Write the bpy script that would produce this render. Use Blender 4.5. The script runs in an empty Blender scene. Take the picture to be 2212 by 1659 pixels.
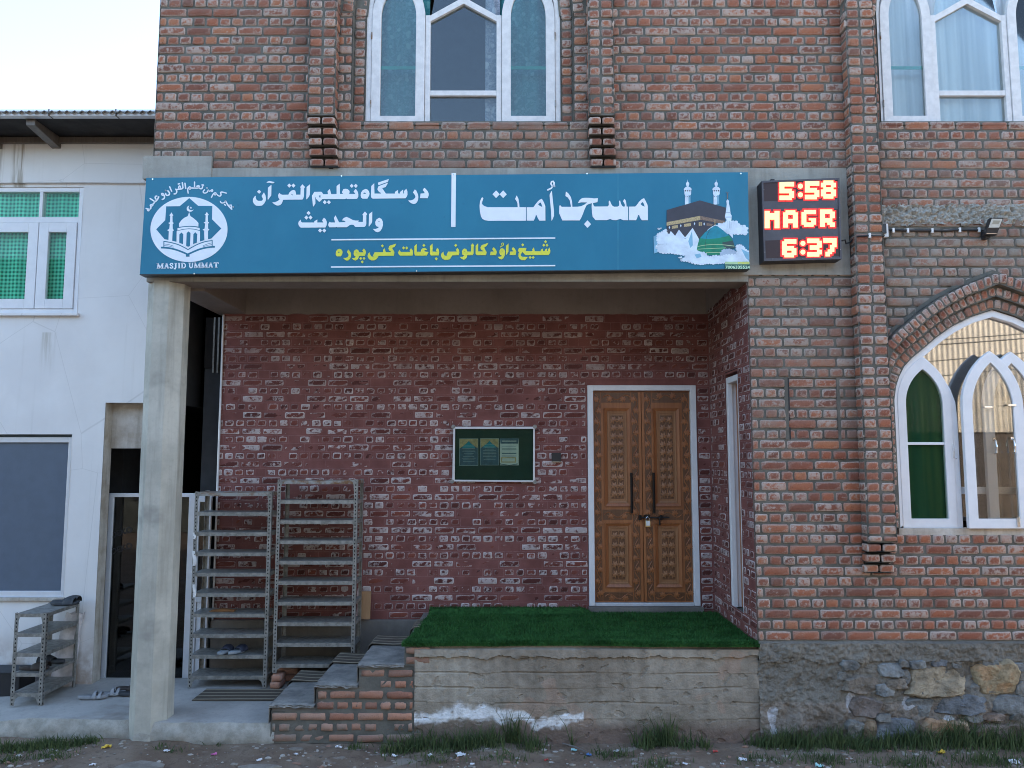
import bpy, bmesh, math, random
import numpy as np
from mathutils import Vector, noise as mnoise
from mathutils.geometry import tessellate_polygon
random.seed(7); RNG = np.random.default_rng(7)
SC = bpy.context.scene; COL = SC.collection
# ------------------------------------------------------------------ camera, sky, sun, exposure
H = 2.43                                   # camera height over the ground at the wall; meshes below are laid out with z measured from it
FPX, CU, CV, PITCH = 1670.0, 1106.0, 829.5, math.radians(5.45)
cam_d = bpy.data.cameras.new("camera"); cam_d.sensor_width = 36; cam_d.lens = 36 * FPX / 2212
cam_d.clip_start = 0.05; cam_d.clip_end = 3000
cam = bpy.data.objects.new("camera", cam_d); COL.objects.link(cam)
cam.location = (0, 0, H); cam.rotation_euler = (math.pi / 2 + PITCH, 0, 0); SC.camera = cam
SUN_EL, SUN_AZ = math.radians(24), math.radians(50)      # low sun behind the mosque: the facade lies in open shade
SUN_DIR = Vector((math.sin(SUN_AZ) * math.cos(SUN_EL), math.cos(SUN_AZ) * math.cos(SUN_EL), math.sin(SUN_EL)))
W = bpy.data.worlds.new("World"); SC.world = W; W.use_nodes = True
wn = W.node_tree; bg = wn.nodes["Background"]
sky = wn.nodes.new("ShaderNodeTexSky"); sky.sky_type = 'NISHITA'; sky.sun_disc = False
sky.sun_elevation = SUN_EL; sky.sun_rotation = SUN_AZ; sky.air_density = 1.0; sky.dust_density = 1.5; sky.ozone_density = 1.2
wn.links.new(sky.outputs[0], bg.inputs[0]); bg.inputs[1].default_value = 0.15
sl = bpy.data.lights.new("sun", 'SUN'); sl.energy = 2.4; sl.angle = math.radians(0.5); sl.color = (1, 0.90, 0.76)
so = bpy.data.objects.new("sun", sl); COL.objects.link(so); so.rotation_euler = SUN_DIR.to_track_quat('Z', 'Y').to_euler()
so.location = (0, 0, 12)
SC.view_settings.view_transform = 'Standard'; SC.view_settings.look = 'None'
SC.view_settings.gamma = 1; SC.view_settings.exposure = 2.3
SC.render.filter_size = 1.0
try: SC.cycles.use_denoising = True; SC.cycles.filter_width = 1.0
except Exception: pass
# ------------------------------------------------------------------ pixel -> point on a plane of depth Y (view pixels 2212 x 1659)
SP, CP = math.sin(PITCH), math.cos(PITCH)
def P(u, v, Y):
    yu = (CV - v) / FPX; zd = SP + CP * yu; yd = CP - SP * yu; t = Y / yd
    return ((u - CU) / FPX * t, Y, zd * t)
def Xa(u, v, Y): return P(u, v, Y)[0]
def Za(v, Y): return P(CU, v, Y)[2]
def crop(x0, y0, w, ow):                   # zoomed crop pixel -> view pixel
    s = w / ow
    return lambda x, y: ((x0 + x * s) * 0.72, (y0 + y * s) * 0.72)
def vn(x, y, z, s=1.0): return mnoise.noise(Vector((x * s, y * s, z * s)))
def fbm(x, y, z, s=1.0, o=4): return mnoise.fractal(Vector((x * s, y * s, z * s)), 1.0, 2.0, o)
# ------------------------------------------------------------------ materials
MATS = {}
class N:
    def __init__(s, name):
        s.m = bpy.data.materials.new(name); s.m.use_nodes = True; s.t = s.m.node_tree
        s.b = s.t.nodes["Principled BSDF"]; s.out = s.t.nodes["Material Output"]; MATS[name] = s.m
        s._tc = None
    def n(s, typ, **kw):
        x = s.t.nodes.new(typ)
        for k, v in kw.items():
            if k.startswith("i_"):
                key = k[2:]; key = int(key) if key.isdigit() else key
                s.put(v, x.inputs[key])
            else: setattr(x, k, v)
        return x
    def put(s, v, sock):
        if hasattr(v, "is_output"): s.t.links.new(v, sock)
        else:
            if isinstance(v, (tuple, list)) and len(v) == 3 and sock.type == 'RGBA': v = (*v, 1)
            sock.default_value = v
    def co(s, scale=(1, 1, 1)):
        if s._tc is None: s._tc = s.n("ShaderNodeTexCoord").outputs["Object"]
        if scale == (1, 1, 1): return s._tc
        return s.n("ShaderNodeVectorMath", operation='MULTIPLY', i_0=s._tc, i_1=scale).outputs[0]
    def noise(s, sc, det=4, rough=0.6, stretch=(1, 1, 1), dist=0.0):
        return s.n("ShaderNodeTexNoise", i_Vector=s.co(stretch), i_Scale=sc, i_Detail=det, i_Roughness=rough, i_Distortion=dist).outputs[0]
    def vor(s, sc, feature='F1', stretch=(1, 1, 1)):
        return s.n("ShaderNodeTexVoronoi", feature=feature, i_Vector=s.co(stretch), i_Scale=sc)
    def mr(s, v, a, b, c=0.0, d=1.0):
        return s.n("ShaderNodeMapRange", interpolation_type='SMOOTHSTEP', i_Value=v, i_1=a, i_2=b, i_3=c, i_4=d).outputs[0]
    def math(s, op, a, b=0.0, clamp=False):
        return s.n("ShaderNodeMath", operation=op, use_clamp=clamp, i_0=a, i_1=b).outputs[0]
    def mix(s, f, a, b, blend='MIX'):
        x = s.n("ShaderNodeMix", data_type='RGBA', blend_type=blend)
        s.put(f, x.inputs[0]); s.put(a, x.inputs[6]); s.put(b, x.inputs[7]); return x.outputs[2]
    def ramp(s, f, stops):
        r = s.n("ShaderNodeValToRGB"); s.put(f, r.inputs[0]); e = r.color_ramp.elements
        while len(e) < len(stops): e.new(0.5)
        for k, (p, c) in zip(e, stops): k.position = p; k.color = (*c, 1)
        return r.outputs[0]
    def attr(s, name): return s.n("ShaderNodeAttribute", attribute_name=name)
    def bump(s, h, strength=0.4, dist=0.01):
        s.put(s.n("ShaderNodeBump", i_Height=h, i_Strength=strength, i_Distance=dist).outputs[0], s.b.inputs["Normal"])
    def fin(s, color=None, rough=0.8, metal=0.0, spec=None):
        if color is not None: s.put(color, s.b.inputs["Base Color"])
        s.put(rough, s.b.inputs["Roughness"]); s.put(metal, s.b.inputs["Metallic"])
        if spec is not None: s.put(spec, s.b.inputs["Specular IOR Level"])
        return s.m

def plain(name, c, rough=0.6, metal=0.0, var=0.12, sc=9, bump=0.0, bsc=60, spec=None):
    k = N(name); nz = k.noise(sc, 5)
    f = k.mr(nz, 0.3, 0.7)
    lo = tuple(x * (1 - var) for x in c); hi = tuple(min(1, x * (1 + var)) for x in c)
    if bump: k.bump(k.noise(bsc, 3), bump, 0.004)
    return k.fin(k.mix(f, lo, hi), rough, metal, spec)

def brick_mat(name, stops, pale, gray, rim_w, rim_amt, patch_lo, bump=0.5, en=1.6):
    k = N(name); a = k.attr("bk"); sep = k.n("ShaderNodeSeparateColor", i_0=a.outputs["Color"])
    r, g, e = sep.outputs[0], sep.outputs[1], sep.outputs[2]; w = a.outputs["Alpha"]
    n1 = k.noise(22, 5, 0.65); n2 = k.noise(75, 4, 0.7); n3 = k.noise(7, 3)
    base = k.ramp(k.math('ADD', k.math('MULTIPLY', r, 0.7), k.math('MULTIPLY', n1, 0.3)), stops)
    base = k.mix(k.mr(n2, 0.52, 0.72, 0, 0.55), base, tuple(x * 0.38 for x in stops[1][1]))
    edge = k.math('ADD', e, k.math('MULTIPLY', k.math('SUBTRACT', n2, 0.5), rim_w * en))
    rim = k.mr(edge, rim_w * 0.15, rim_w, 1, 0)
    rim = k.math('MULTIPLY', rim, k.math('MULTIPLY', k.mr(g, 0.05, 0.8, 0.25, 1), rim_amt))
    patch = k.math('MULTIPLY', k.mr(k.math('ADD', n1, k.math('MULTIPLY', g, 0.28)), patch_lo, patch_lo + 0.16), 0.75)
    f = k.math('MAXIMUM', rim, patch)
    c = k.mix(f, base, k.mix(n2, pale, tuple(x * 0.72 for x in pale)))
    wf = k.math('MULTIPLY', w, k.mr(k.math('ADD', n3, k.math('MULTIPLY', n1, 0.5)), 0.45, 0.95, 0.35, 1.0), True)
    c = k.mix(wf, c, gray)
    k.bump(k.math('ADD', n2, k.math('MULTIPLY', n1, 1.2)), bump, 0.006)
    return k.fin(c, 0.92, 0, 0.25)
def concrete(name, c1, c2, streak=0.0, sc=3.0, bump=0.35, dark=None, speck=0.25, rough=0.9):
    k = N(name); n1 = k.noise(sc, 6, 0.65); n2 = k.noise(sc * 14, 4, 0.7); n3 = k.noise(sc * 60, 2)
    c = k.mix(k.mr(n1, 0.32, 0.68), c1, c2)
    if streak:
        st = k.noise(9, 4, 0.6, (1.6, 1.6, 0.12)); c = k.mix(k.mr(st, 0.45, 0.75, 0, streak), c, tuple(x * 0.5 for x in c1))
    c = k.mix(k.mr(n2, 0.5, 0.75, 0, speck), c, tuple(x * 0.55 for x in c2))
    if dark: c = k.mix(k.mr(k.noise(sc * 0.7, 4, 0.6, (1, 1, 1.4)), 0.55, 0.72, 0, 0.8), c, dark)
    k.bump(k.math('ADD', n2, k.math('MULTIPLY', n3, 0.5)), bump, 0.006)
    return k.fin(c, rough, 0, 0.3)
def attr_mat(name, rough=0.9, nsc=30, amt=0.35, bump=0.4):      # base colour carried by the mesh, one colour per stone / stain, broken up by grain
    k = N(name); a = k.attr("col"); n1 = k.noise(nsc, 5, 0.65); n2 = k.noise(nsc * 4, 3)
    c = k.mix(k.mr(n1, 0.4, 0.75, 0, amt * 1.4), a.outputs["Color"], k.mix(1.0, a.outputs["Color"], (0.42, 0.40, 0.38), 'MULTIPLY'))
    c = k.mix(k.mr(n2, 0.55, 0.8, 0, amt), c, (0.42, 0.40, 0.36))
    k.bump(k.math('ADD', n1, k.math('MULTIPLY', n2, 0.4)), bump, 0.012)
    return k.fin(c, rough, 0, 0.3)
def glass_mat(name, tint, refl, base=0.0):
    k = N(name); t = k.t; t.nodes.remove(k.b)
    tr = k.n("ShaderNodeBsdfTransparent"); tr.inputs[0].default_value = (*tint, 1)
    gl = k.n("ShaderNodeBsdfGlossy", i_Roughness=0.015); gl.inputs[0].default_value = (1, 1, 1, 1)
    fr = k.n("ShaderNodeFresnel", i_IOR=1.5).outputs[0]
    f = k.math('ADD', k.math('MULTIPLY', fr, refl), base, True)
    mx = k.n("ShaderNodeMixShader"); t.links.new(f, mx.inputs[0]); t.links.new(tr.outputs[0], mx.inputs[1]); t.links.new(gl.outputs[0], mx.inputs[2])
    t.links.new(mx.outputs[0], k.out.inputs[0]); return k.m
def emit(name, c, s):
    k = N(name); k.b.inputs["Base Color"].default_value = (0.02, 0.01, 0.01, 1)
    k.b.inputs["Emission Color"].default_value = (*c, 1); k.b.inputs["Emission Strength"].default_value = s; return k.m

BR = brick_mat("facade_brick", [(0.0, (0.13, 0.047, 0.034)), (0.35, (0.255, 0.082, 0.048)), (0.68, (0.36, 0.112, 0.055)), (1.0, (0.47, 0.19, 0.085))],
               (0.60, 0.48, 0.41), (0.27, 0.25, 0.21), 0.020, 1.1, 0.67, 0.9, 1.35)
PB = brick_mat("painted_brick", [(0.0, (0.065, 0.022, 0.019)), (0.4, (0.125, 0.038, 0.031)), (0.75, (0.20, 0.060, 0.044)), (1.0, (0.32, 0.092, 0.055))],
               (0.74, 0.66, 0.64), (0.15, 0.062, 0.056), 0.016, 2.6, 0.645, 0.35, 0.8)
SB = brick_mat("step_brick", [(0.0, (0.24, 0.12, 0.09)), (0.4, (0.38, 0.17, 0.11)), (0.7, (0.47, 0.23, 0.15)), (1.0, (0.52, 0.30, 0.22))],
               (0.40, 0.34, 0.28), (0.24, 0.22, 0.185), 0.012, 0.5, 0.80)
MO = concrete("gray_mortar", (0.105, 0.10, 0.085), (0.175, 0.165, 0.14), 0, 5, 0.6)
def mk_pmortar():
    k = N("red_painted_mortar"); n1 = k.noise(4, 5); n2 = k.noise(60, 3)
    c = k.mix(k.mr(n1, 0.3, 0.7), (0.16, 0.056, 0.048), (0.235, 0.090, 0.078)); c = k.mix(k.mr(n2, 0.55, 0.75, 0, 0.3), c, (0.13, 0.04, 0.04))
    k.bump(n2, 0.35, 0.004); return k.fin(c, 0.75, 0, 0.35)
PM = mk_pmortar()
CONC = concrete("lintel_concrete", (0.30, 0.29, 0.255), (0.40, 0.385, 0.34), 0.35, 2.5, 0.4)
ROUGH = concrete("rough_concrete", (0.36, 0.345, 0.30), (0.52, 0.50, 0.45), 0.0, 12, 1.0, speck=0.75)
COLM = concrete("column_concrete", (0.40, 0.385, 0.33), (0.55, 0.53, 0.46), 0.45, 2.2, 0.3, (0.27, 0.26, 0.23))
PLAST = concrete("ceiling_plaster", (0.24, 0.205, 0.175), (0.30, 0.26, 0.23), 0.1, 1.6, 0.2)
PLINC = concrete("plinth_cement", (0.15, 0.135, 0.12), (0.235, 0.215, 0.19), 0.2, 2.0, 0.3, (0.12, 0.11, 0.10))
TREAD = concrete("tread_cement", (0.19, 0.185, 0.175), (0.34, 0.325, 0.295), 0, 7.0, 0.9, (0.11, 0.115, 0.125), 0.6)
SLAB = concrete("slab_cement", (0.33, 0.32, 0.30), (0.46, 0.445, 0.415), 0, 1.7, 0.6, (0.20, 0.165, 0.135), 0.5)
def mk_white_wall():
    k = N("whitewashed_wall"); n1 = k.noise(1.1, 6, 0.6); n2 = k.noise(30, 4)
    c = k.mix(k.mr(n1, 0.35, 0.7), (0.735, 0.72, 0.705), (0.81, 0.80, 0.785))
    z = k.n("ShaderNodeSeparateXYZ", i_0=k.co()).outputs[2]
    st = k.noise(7, 4, 0.6, (2.2, 1, 0.10)); low = k.mr(z, 0.2, 0.75, 1, 0)
    c = k.mix(k.math('MULTIPLY', k.mr(st, 0.55, 0.8), 0.14), c, (0.42, 0.40, 0.35))
    c = k.mix(k.math('MULTIPLY', low, k.mr(k.noise(5, 5), 0.35, 0.65)), c, (0.42, 0.335, 0.27))
    x = k.n("ShaderNodeSeparateXYZ", i_0=k.co()).outputs[0]; fine = k.noise(14, 4, 0.6, (2.5, 1, 0.10))
    def drip(xs, w, za, zb, amt, col):                        # rain drips below the eave and the sill
        d = k.math('ABSOLUTE', k.math('SUBTRACT', x, xs)); mk = k.math('MULTIPLY', k.mr(d, w * 0.3, w, 1, 0), k.math('MULTIPLY', k.mr(z, za, za + 0.02), k.mr(z, zb - 0.02, zb + 0.25, 1, 0) if zb > 5 else k.mr(z, zb - 0.5, zb, 0, 1)))
        if zb < 5: mk = k.math('MULTIPLY', mk, k.mr(z, zb, zb + 0.02, 1, 0))
        return k.mix(k.math('MULTIPLY', mk, k.mr(fine, 0.35, 0.6, 0, amt)), c, col)
    c = drip(-5.30, 0.10, 5.30, 6.2, 0.9, (0.33, 0.29, 0.23)); c = drip(-5.50, 0.05, 5.30, 6.2, 0.7, (0.36, 0.33, 0.28)); c = drip(-4.90, 0.10, 3.2, 3.74, 0.7, (0.45, 0.42, 0.35)); c = drip(-5.6, 0.25, 3.2, 3.74, 0.4, (0.5, 0.47, 0.42))
    c = k.mix(k.mr(k.vor(0.9, 'DISTANCE_TO_EDGE').outputs[0], 0.0, 0.004, 0.35, 0), c, (0.45, 0.44, 0.42))
    k.bump(n2, 0.15, 0.004); return k.fin(c, 0.85, 0, 0.3)
WWALL = mk_white_wall()
STAIN = concrete("stained_plaster", (0.42, 0.36, 0.29), (0.62, 0.58, 0.52), 0.5, 4, 0.2)
WPAINT = plain("white_window_paint", (0.76, 0.765, 0.78), 0.45, var=0.04, sc=7, bump=0.08)
WPAINT2 = plain("weathered_white_paint", (0.70, 0.68, 0.67), 0.6, var=0.09, sc=14, bump=0.15)
ALU = plain("aluminium", (0.68, 0.70, 0.73), 0.35, 0.25, var=0.05)
GALV = plain("galvanised_steel", (0.29, 0.285, 0.262), 0.5, 0.45, var=0.28, sc=22, bump=0.15)
def mk_rust():
    k = N("rusty_steel"); n1 = k.noise(9, 5, 0.6); c = k.mix(k.mr(n1, 0.42, 0.62), (0.35, 0.35, 0.33), (0.22, 0.115, 0.055))
    return k.fin(c, 0.65, 0.3)
RUST = mk_rust()
HOLE = plain("dark_hole", (0.015, 0.014, 0.013), 0.9)
BLACK = plain("black_plastic", (0.02, 0.021, 0.024), 0.45)
DARK = plain("dark_interior", (0.035, 0.035, 0.037), 0.9)
DARKWALL = plain("shade_dark_wall", (0.05, 0.053, 0.056), 0.85)  # near-black colour stands for the shade in the hall and porch corner
IRON = plain("black_iron", (0.018, 0.016, 0.016), 0.4, 0.6)
BRASS = plain("brass", (0.55, 0.42, 0.2), 0.35, 0.8)
CHROME = plain("chrome", (0.75, 0.75, 0.75), 0.2, 0.9)
def mk_wood(name, a, b, d, sc=1.0):
    k = N(name); g = k.noise(14 * sc, 5, 0.6, (3.0, 3.0, 0.18), 0.6); f = k.noise(120, 3, 0.6, (1, 1, 0.12)); n = k.noise(2.0, 3)
    c = k.mix(k.mr(g, 0.3, 0.7), a, b); c = k.mix(k.mr(f, 0.5, 0.75, 0, 0.4), c, d); c = k.mix(k.mr(n, 0.4, 0.7, 0, 0.35), c, d)
    k.bump(f, 0.1, 0.002); return k.fin(c, 0.38, 0, 0.5)
WOOD = mk_wood("varnished_walnut", (0.30, 0.104, 0.036), (0.39, 0.148, 0.052), (0.18, 0.062, 0.023))
WOODP = mk_wood("carved_panel_wood", (0.29, 0.128, 0.055), (0.36, 0.17, 0.076), (0.19, 0.083, 0.036))
WOODD = mk_wood("carved_ground_wood", (0.13, 0.055, 0.026), (0.17, 0.075, 0.035), (0.08, 0.035, 0.018))
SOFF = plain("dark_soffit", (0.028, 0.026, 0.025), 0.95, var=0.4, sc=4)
RAFT = mk_wood("old_rafter_wood", (0.12, 0.10, 0.085), (0.17, 0.14, 0.115), (0.07, 0.06, 0.05))
PLY = mk_wood("plywood", (0.36, 0.20, 0.10), (0.42, 0.24, 0.12), (0.28, 0.15, 0.07))
CLEAR = glass_mat("window_glass", (0.86, 0.90, 0.90), 1.15)
LOWG = glass_mat("lancet_glass", (0.80, 0.86, 0.80), 0.10)
COATED = glass_mat("coated_glass", (0.82, 0.80, 0.76), 1.0, 0.14)
SASHG = glass_mat("sash_glass", (0.92, 0.91, 0.88), 0.9, 0.045)
FROST = plain("frosted_window_film", (0.105, 0.14, 0.19), 0.32, var=0.05)
TEALB = glass_mat("tinted_glass", (0.62, 0.70, 0.78), 0.35)
HOUSEG = glass_mat("house_glass", (0.90, 0.94, 0.93), 0.22)
DARKG = glass_mat("dark_door_glass", (0.30, 0.32, 0.33), 1.3)
def mk_lace(name, a, b, sc):
    k = N(name); v = k.vor(sc, 'SMOOTH_F1').outputs[0]; w = k.noise(sc * 1.6, 3, 0.5, (1, 1, 1), 1.5)
    c = k.mix(k.mr(v, 0.22, 0.3, 1, 0), a, b); c = k.mix(k.mr(w, 0.5, 0.53, 0, 0.45), c, b)
    f = k.noise(9, 2, 0.5, (2.4, 1, 0.1)); c = k.mix(k.mr(f, 0.35, 0.7, 0, 0.4), c, tuple(x * 0.6 for x in a)); return k.fin(c, 0.9)
TEALC = mk_lace("teal_lace_curtain", (0.035, 0.22, 0.24), (0.13, 0.37, 0.37), 14)
LACE = mk_lace("pale_lace_curtain", (0.30, 0.33, 0.40), (0.60, 0.62, 0.68), 16)
TEALBAR = plain("teal_tape", (0.01, 0.34, 0.28), 0.7)
def mk_drape(name, a, b, sc):
    k = N(name); f = k.noise(sc, 2, 0.5, (2.0, 1, 0.06)); return k.fin(k.mix(k.mr(f, 0.35, 0.68), a, b), 0.9)
WDRAPE = mk_drape("white_sheer_curtain", (0.52, 0.56, 0.60), (0.90, 0.92, 0.94), 6)
GDRAPE = mk_drape("dark_green_curtain", (0.006, 0.07, 0.035), (0.045, 0.10, 0.035), 5)
def mk_gingham():
    k = N("green_gingham"); s = k.n("ShaderNodeSeparateXYZ", i_0=k.co())
    def st(o): return k.mr(k.math('SINE', k.math('MULTIPLY', o, 2 * math.pi / 0.042)), -0.15, 0.15)
    a, b = st(s.outputs[0]), st(s.outputs[2]); f = k.math('MULTIPLY', k.math('ADD', a, b), 0.5)
    fold = k.mr(k.noise(7, 3, 0.5, (1.5, 1, 0.2)), 0.3, 0.7, 0, 0.3)
    c = k.ramp(f, [(0.0, (0.22, 0.88, 0.60)), (0.5, (0.07, 0.66, 0.40)), (1.0, (0.008, 0.20, 0.125))]); return k.fin(k.mix(fold, c, (0.02, 0.16, 0.11)), 0.85)
GING = mk_gingham()
SIGNB = N("sign_vinyl_teal")
_n = SIGNB.noise(1.4, 4); _c = SIGNB.mix(SIGNB.mr(_n, 0.3, 0.7), (0.011, 0.165, 0.275), (0.017, 0.195, 0.31))
_c = SIGNB.mix(SIGNB.mr(SIGNB.noise(16, 5, 0.7), 0.62, 0.8, 0, 0.5), _c, (0.012, 0.10, 0.19)); SIGNB.bump(SIGNB.noise(2.2, 3, 0.5, (1, 1, 0.4)), 0.5, 0.05)
SIGNB = SIGNB.fin(_c, 0.42, 0, 0.4)
SW = plain("sign_white_vinyl", (0.80, 0.86, 0.93), 0.5, var=0.03)
SY = plain("sign_yellow_vinyl", (0.72, 0.72, 0.06), 0.5, var=0.05)
SGR = plain("print_dark_green", (0.008, 0.10, 0.08), 0.5)  # dark green print strip behind the phone number
S_BLK = plain("print_black_cloth", (0.045, 0.045, 0.062), 0.5)
S_GLD = plain("print_gold", (0.46, 0.36, 0.19), 0.5, var=0.35, sc=90)
S_GLD2 = plain("print_dim_gold", (0.22, 0.15, 0.11), 0.5, var=0.35, sc=90)
S_CLD = plain("print_cloud", (0.66, 0.78, 0.90), 0.5, var=0.14, sc=9)
S_CLDG = plain("print_gray_cloud", (0.36, 0.47, 0.60), 0.5, var=0.15, sc=12)
S_PALE = plain("print_pale_blue", (0.20, 0.44, 0.60), 0.5, var=0.2, sc=8)
S_GRN = plain("print_green_dome", (0.0, 0.22, 0.12), 0.5, var=0.2, sc=14)
S_TEAL = plain("print_teal_dome", (0.005, 0.24, 0.33), 0.5, var=0.15, sc=14)
S_DKG = plain("print_dark_dome", (0.035, 0.075, 0.075), 0.5)
S_LIME = plain("print_lime", (0.42, 0.62, 0.34), 0.5)
S_NAVY = plain("poster_navy", (0.05, 0.11, 0.17), 0.35, var=0.25, sc=20)
S_TAN = plain("poster_tan", (0.50, 0.36, 0.20), 0.35, var=0.25, sc=25)
S_PTXT = plain("poster_text", (0.36, 0.42, 0.46), 0.4)
S_CREAM = plain("poster_cream", (0.62, 0.62, 0.62), 0.4)
FELT = plain("green_felt", (0.022, 0.05, 0.04), 0.9, var=0.1)
LEDC = emit("led_core", (1.0, 0.80, 0.36), 0.36); LEDHALO = emit("led_halo", (1.0, 0.02, 0.015), 0.26)  # yellow core and red halo paint the overexposed glow of red LEDs
LEDB = plain("led_panel_dark", (0.035, 0.014, 0.014), 0.5)
CASE = plain("clock_case", (0.075, 0.07, 0.082), 0.5)
CASED = plain("clock_frame", (0.022, 0.02, 0.026), 0.5)
LENS = plain("flood_lens", (0.62, 0.64, 0.60), 0.25)
WPLAS = plain("white_plastic", (0.75, 0.75, 0.74), 0.5)
STONE = attr_mat("rubble_stone", 0.95, 34, 0.5, 1.0)
BOARD = attr_mat("board_marked_concrete", 0.92, 18, 0.28, 0.6)
def mk_dirt():
    k = N("trodden_dirt"); n1 = k.noise(1.6, 6, 0.65); n2 = k.noise(16, 5, 0.7); n3 = k.noise(90, 3); v = k.vor(34).outputs[0]
    c = k.mix(k.mr(n1, 0.35, 0.65), (0.165, 0.115, 0.082), (0.24, 0.185, 0.14))
    c = k.mix(k.mr(n2, 0.5, 0.72, 0, 0.7), c, (0.095, 0.07, 0.055)); c = k.mix(k.mr(k.noise(2.6, 5, 0.6, (1, 1.8, 1)), 0.58, 0.66, 0, 0.6), c, (0.32, 0.29, 0.25))
    c = k.mix(k.mr(v, 0.0, 0.2, 0.35, 0), c, (0.33, 0.30, 0.27))
    k.bump(k.math('ADD', n2, k.math('MULTIPLY', n3, 0.6)), 0.8, 0.02); return k.fin(c, 0.95, 0, 0.2)
DIRT = mk_dirt()
def mk_grass(name, a, b):
    k = N(name); n1 = k.noise(5, 3); n2 = k.noise(40, 2); c = k.mix(k.mr(k.math('ADD', k.math('MULTIPLY', n1, 0.6), k.math('MULTIPLY', n2, 0.4)), 0.35, 0.65), a, b)
    return k.fin(c, 0.7, 0, 0.3)
GRASS = mk_grass("grass_blades", (0.045, 0.075, 0.028), (0.10, 0.135, 0.05))
TURF = mk_grass("artificial_turf", (0.013, 0.066, 0.012), (0.034, 0.13, 0.028))
def mk_rug():
    k = N("striped_rug"); y = k.n("ShaderNodeSeparateXYZ", i_0=k.co()).outputs[1]
    s = k.math('SINE', k.math('MULTIPLY', y, 2 * math.pi / 0.098)); f = k.mr(s, 0.62, 0.85)
    c = k.mix(f, k.mix(k.noise(60, 3), (0.06, 0.048, 0.036), (0.11, 0.088, 0.065)), (0.29, 0.245, 0.175)); k.bump(k.noise(220, 2), 0.4, 0.004); return k.fin(c, 0.95)
RUG = mk_rug()
def mk_beige():
    k = N("beige_sheet_metal"); n = k.noise(2.2, 4); return k.fin(k.mix(k.mr(n, 0.3, 0.7), (0.40, 0.36, 0.31), (0.48, 0.44, 0.385)), 0.55)
BEIGE = mk_beige()
PLINE = plain("scribed_joint", (0.27, 0.135, 0.125), 0.8, var=0.3, sc=30)
BLOCKERW = plain("sky_blocker_dark", (0.085, 0.09, 0.08), 0.9, var=0.4, sc=2)
BROWNW = plain("brown_base_wall", (0.065, 0.05, 0.042), 0.9, var=0.3, sc=3)
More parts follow.
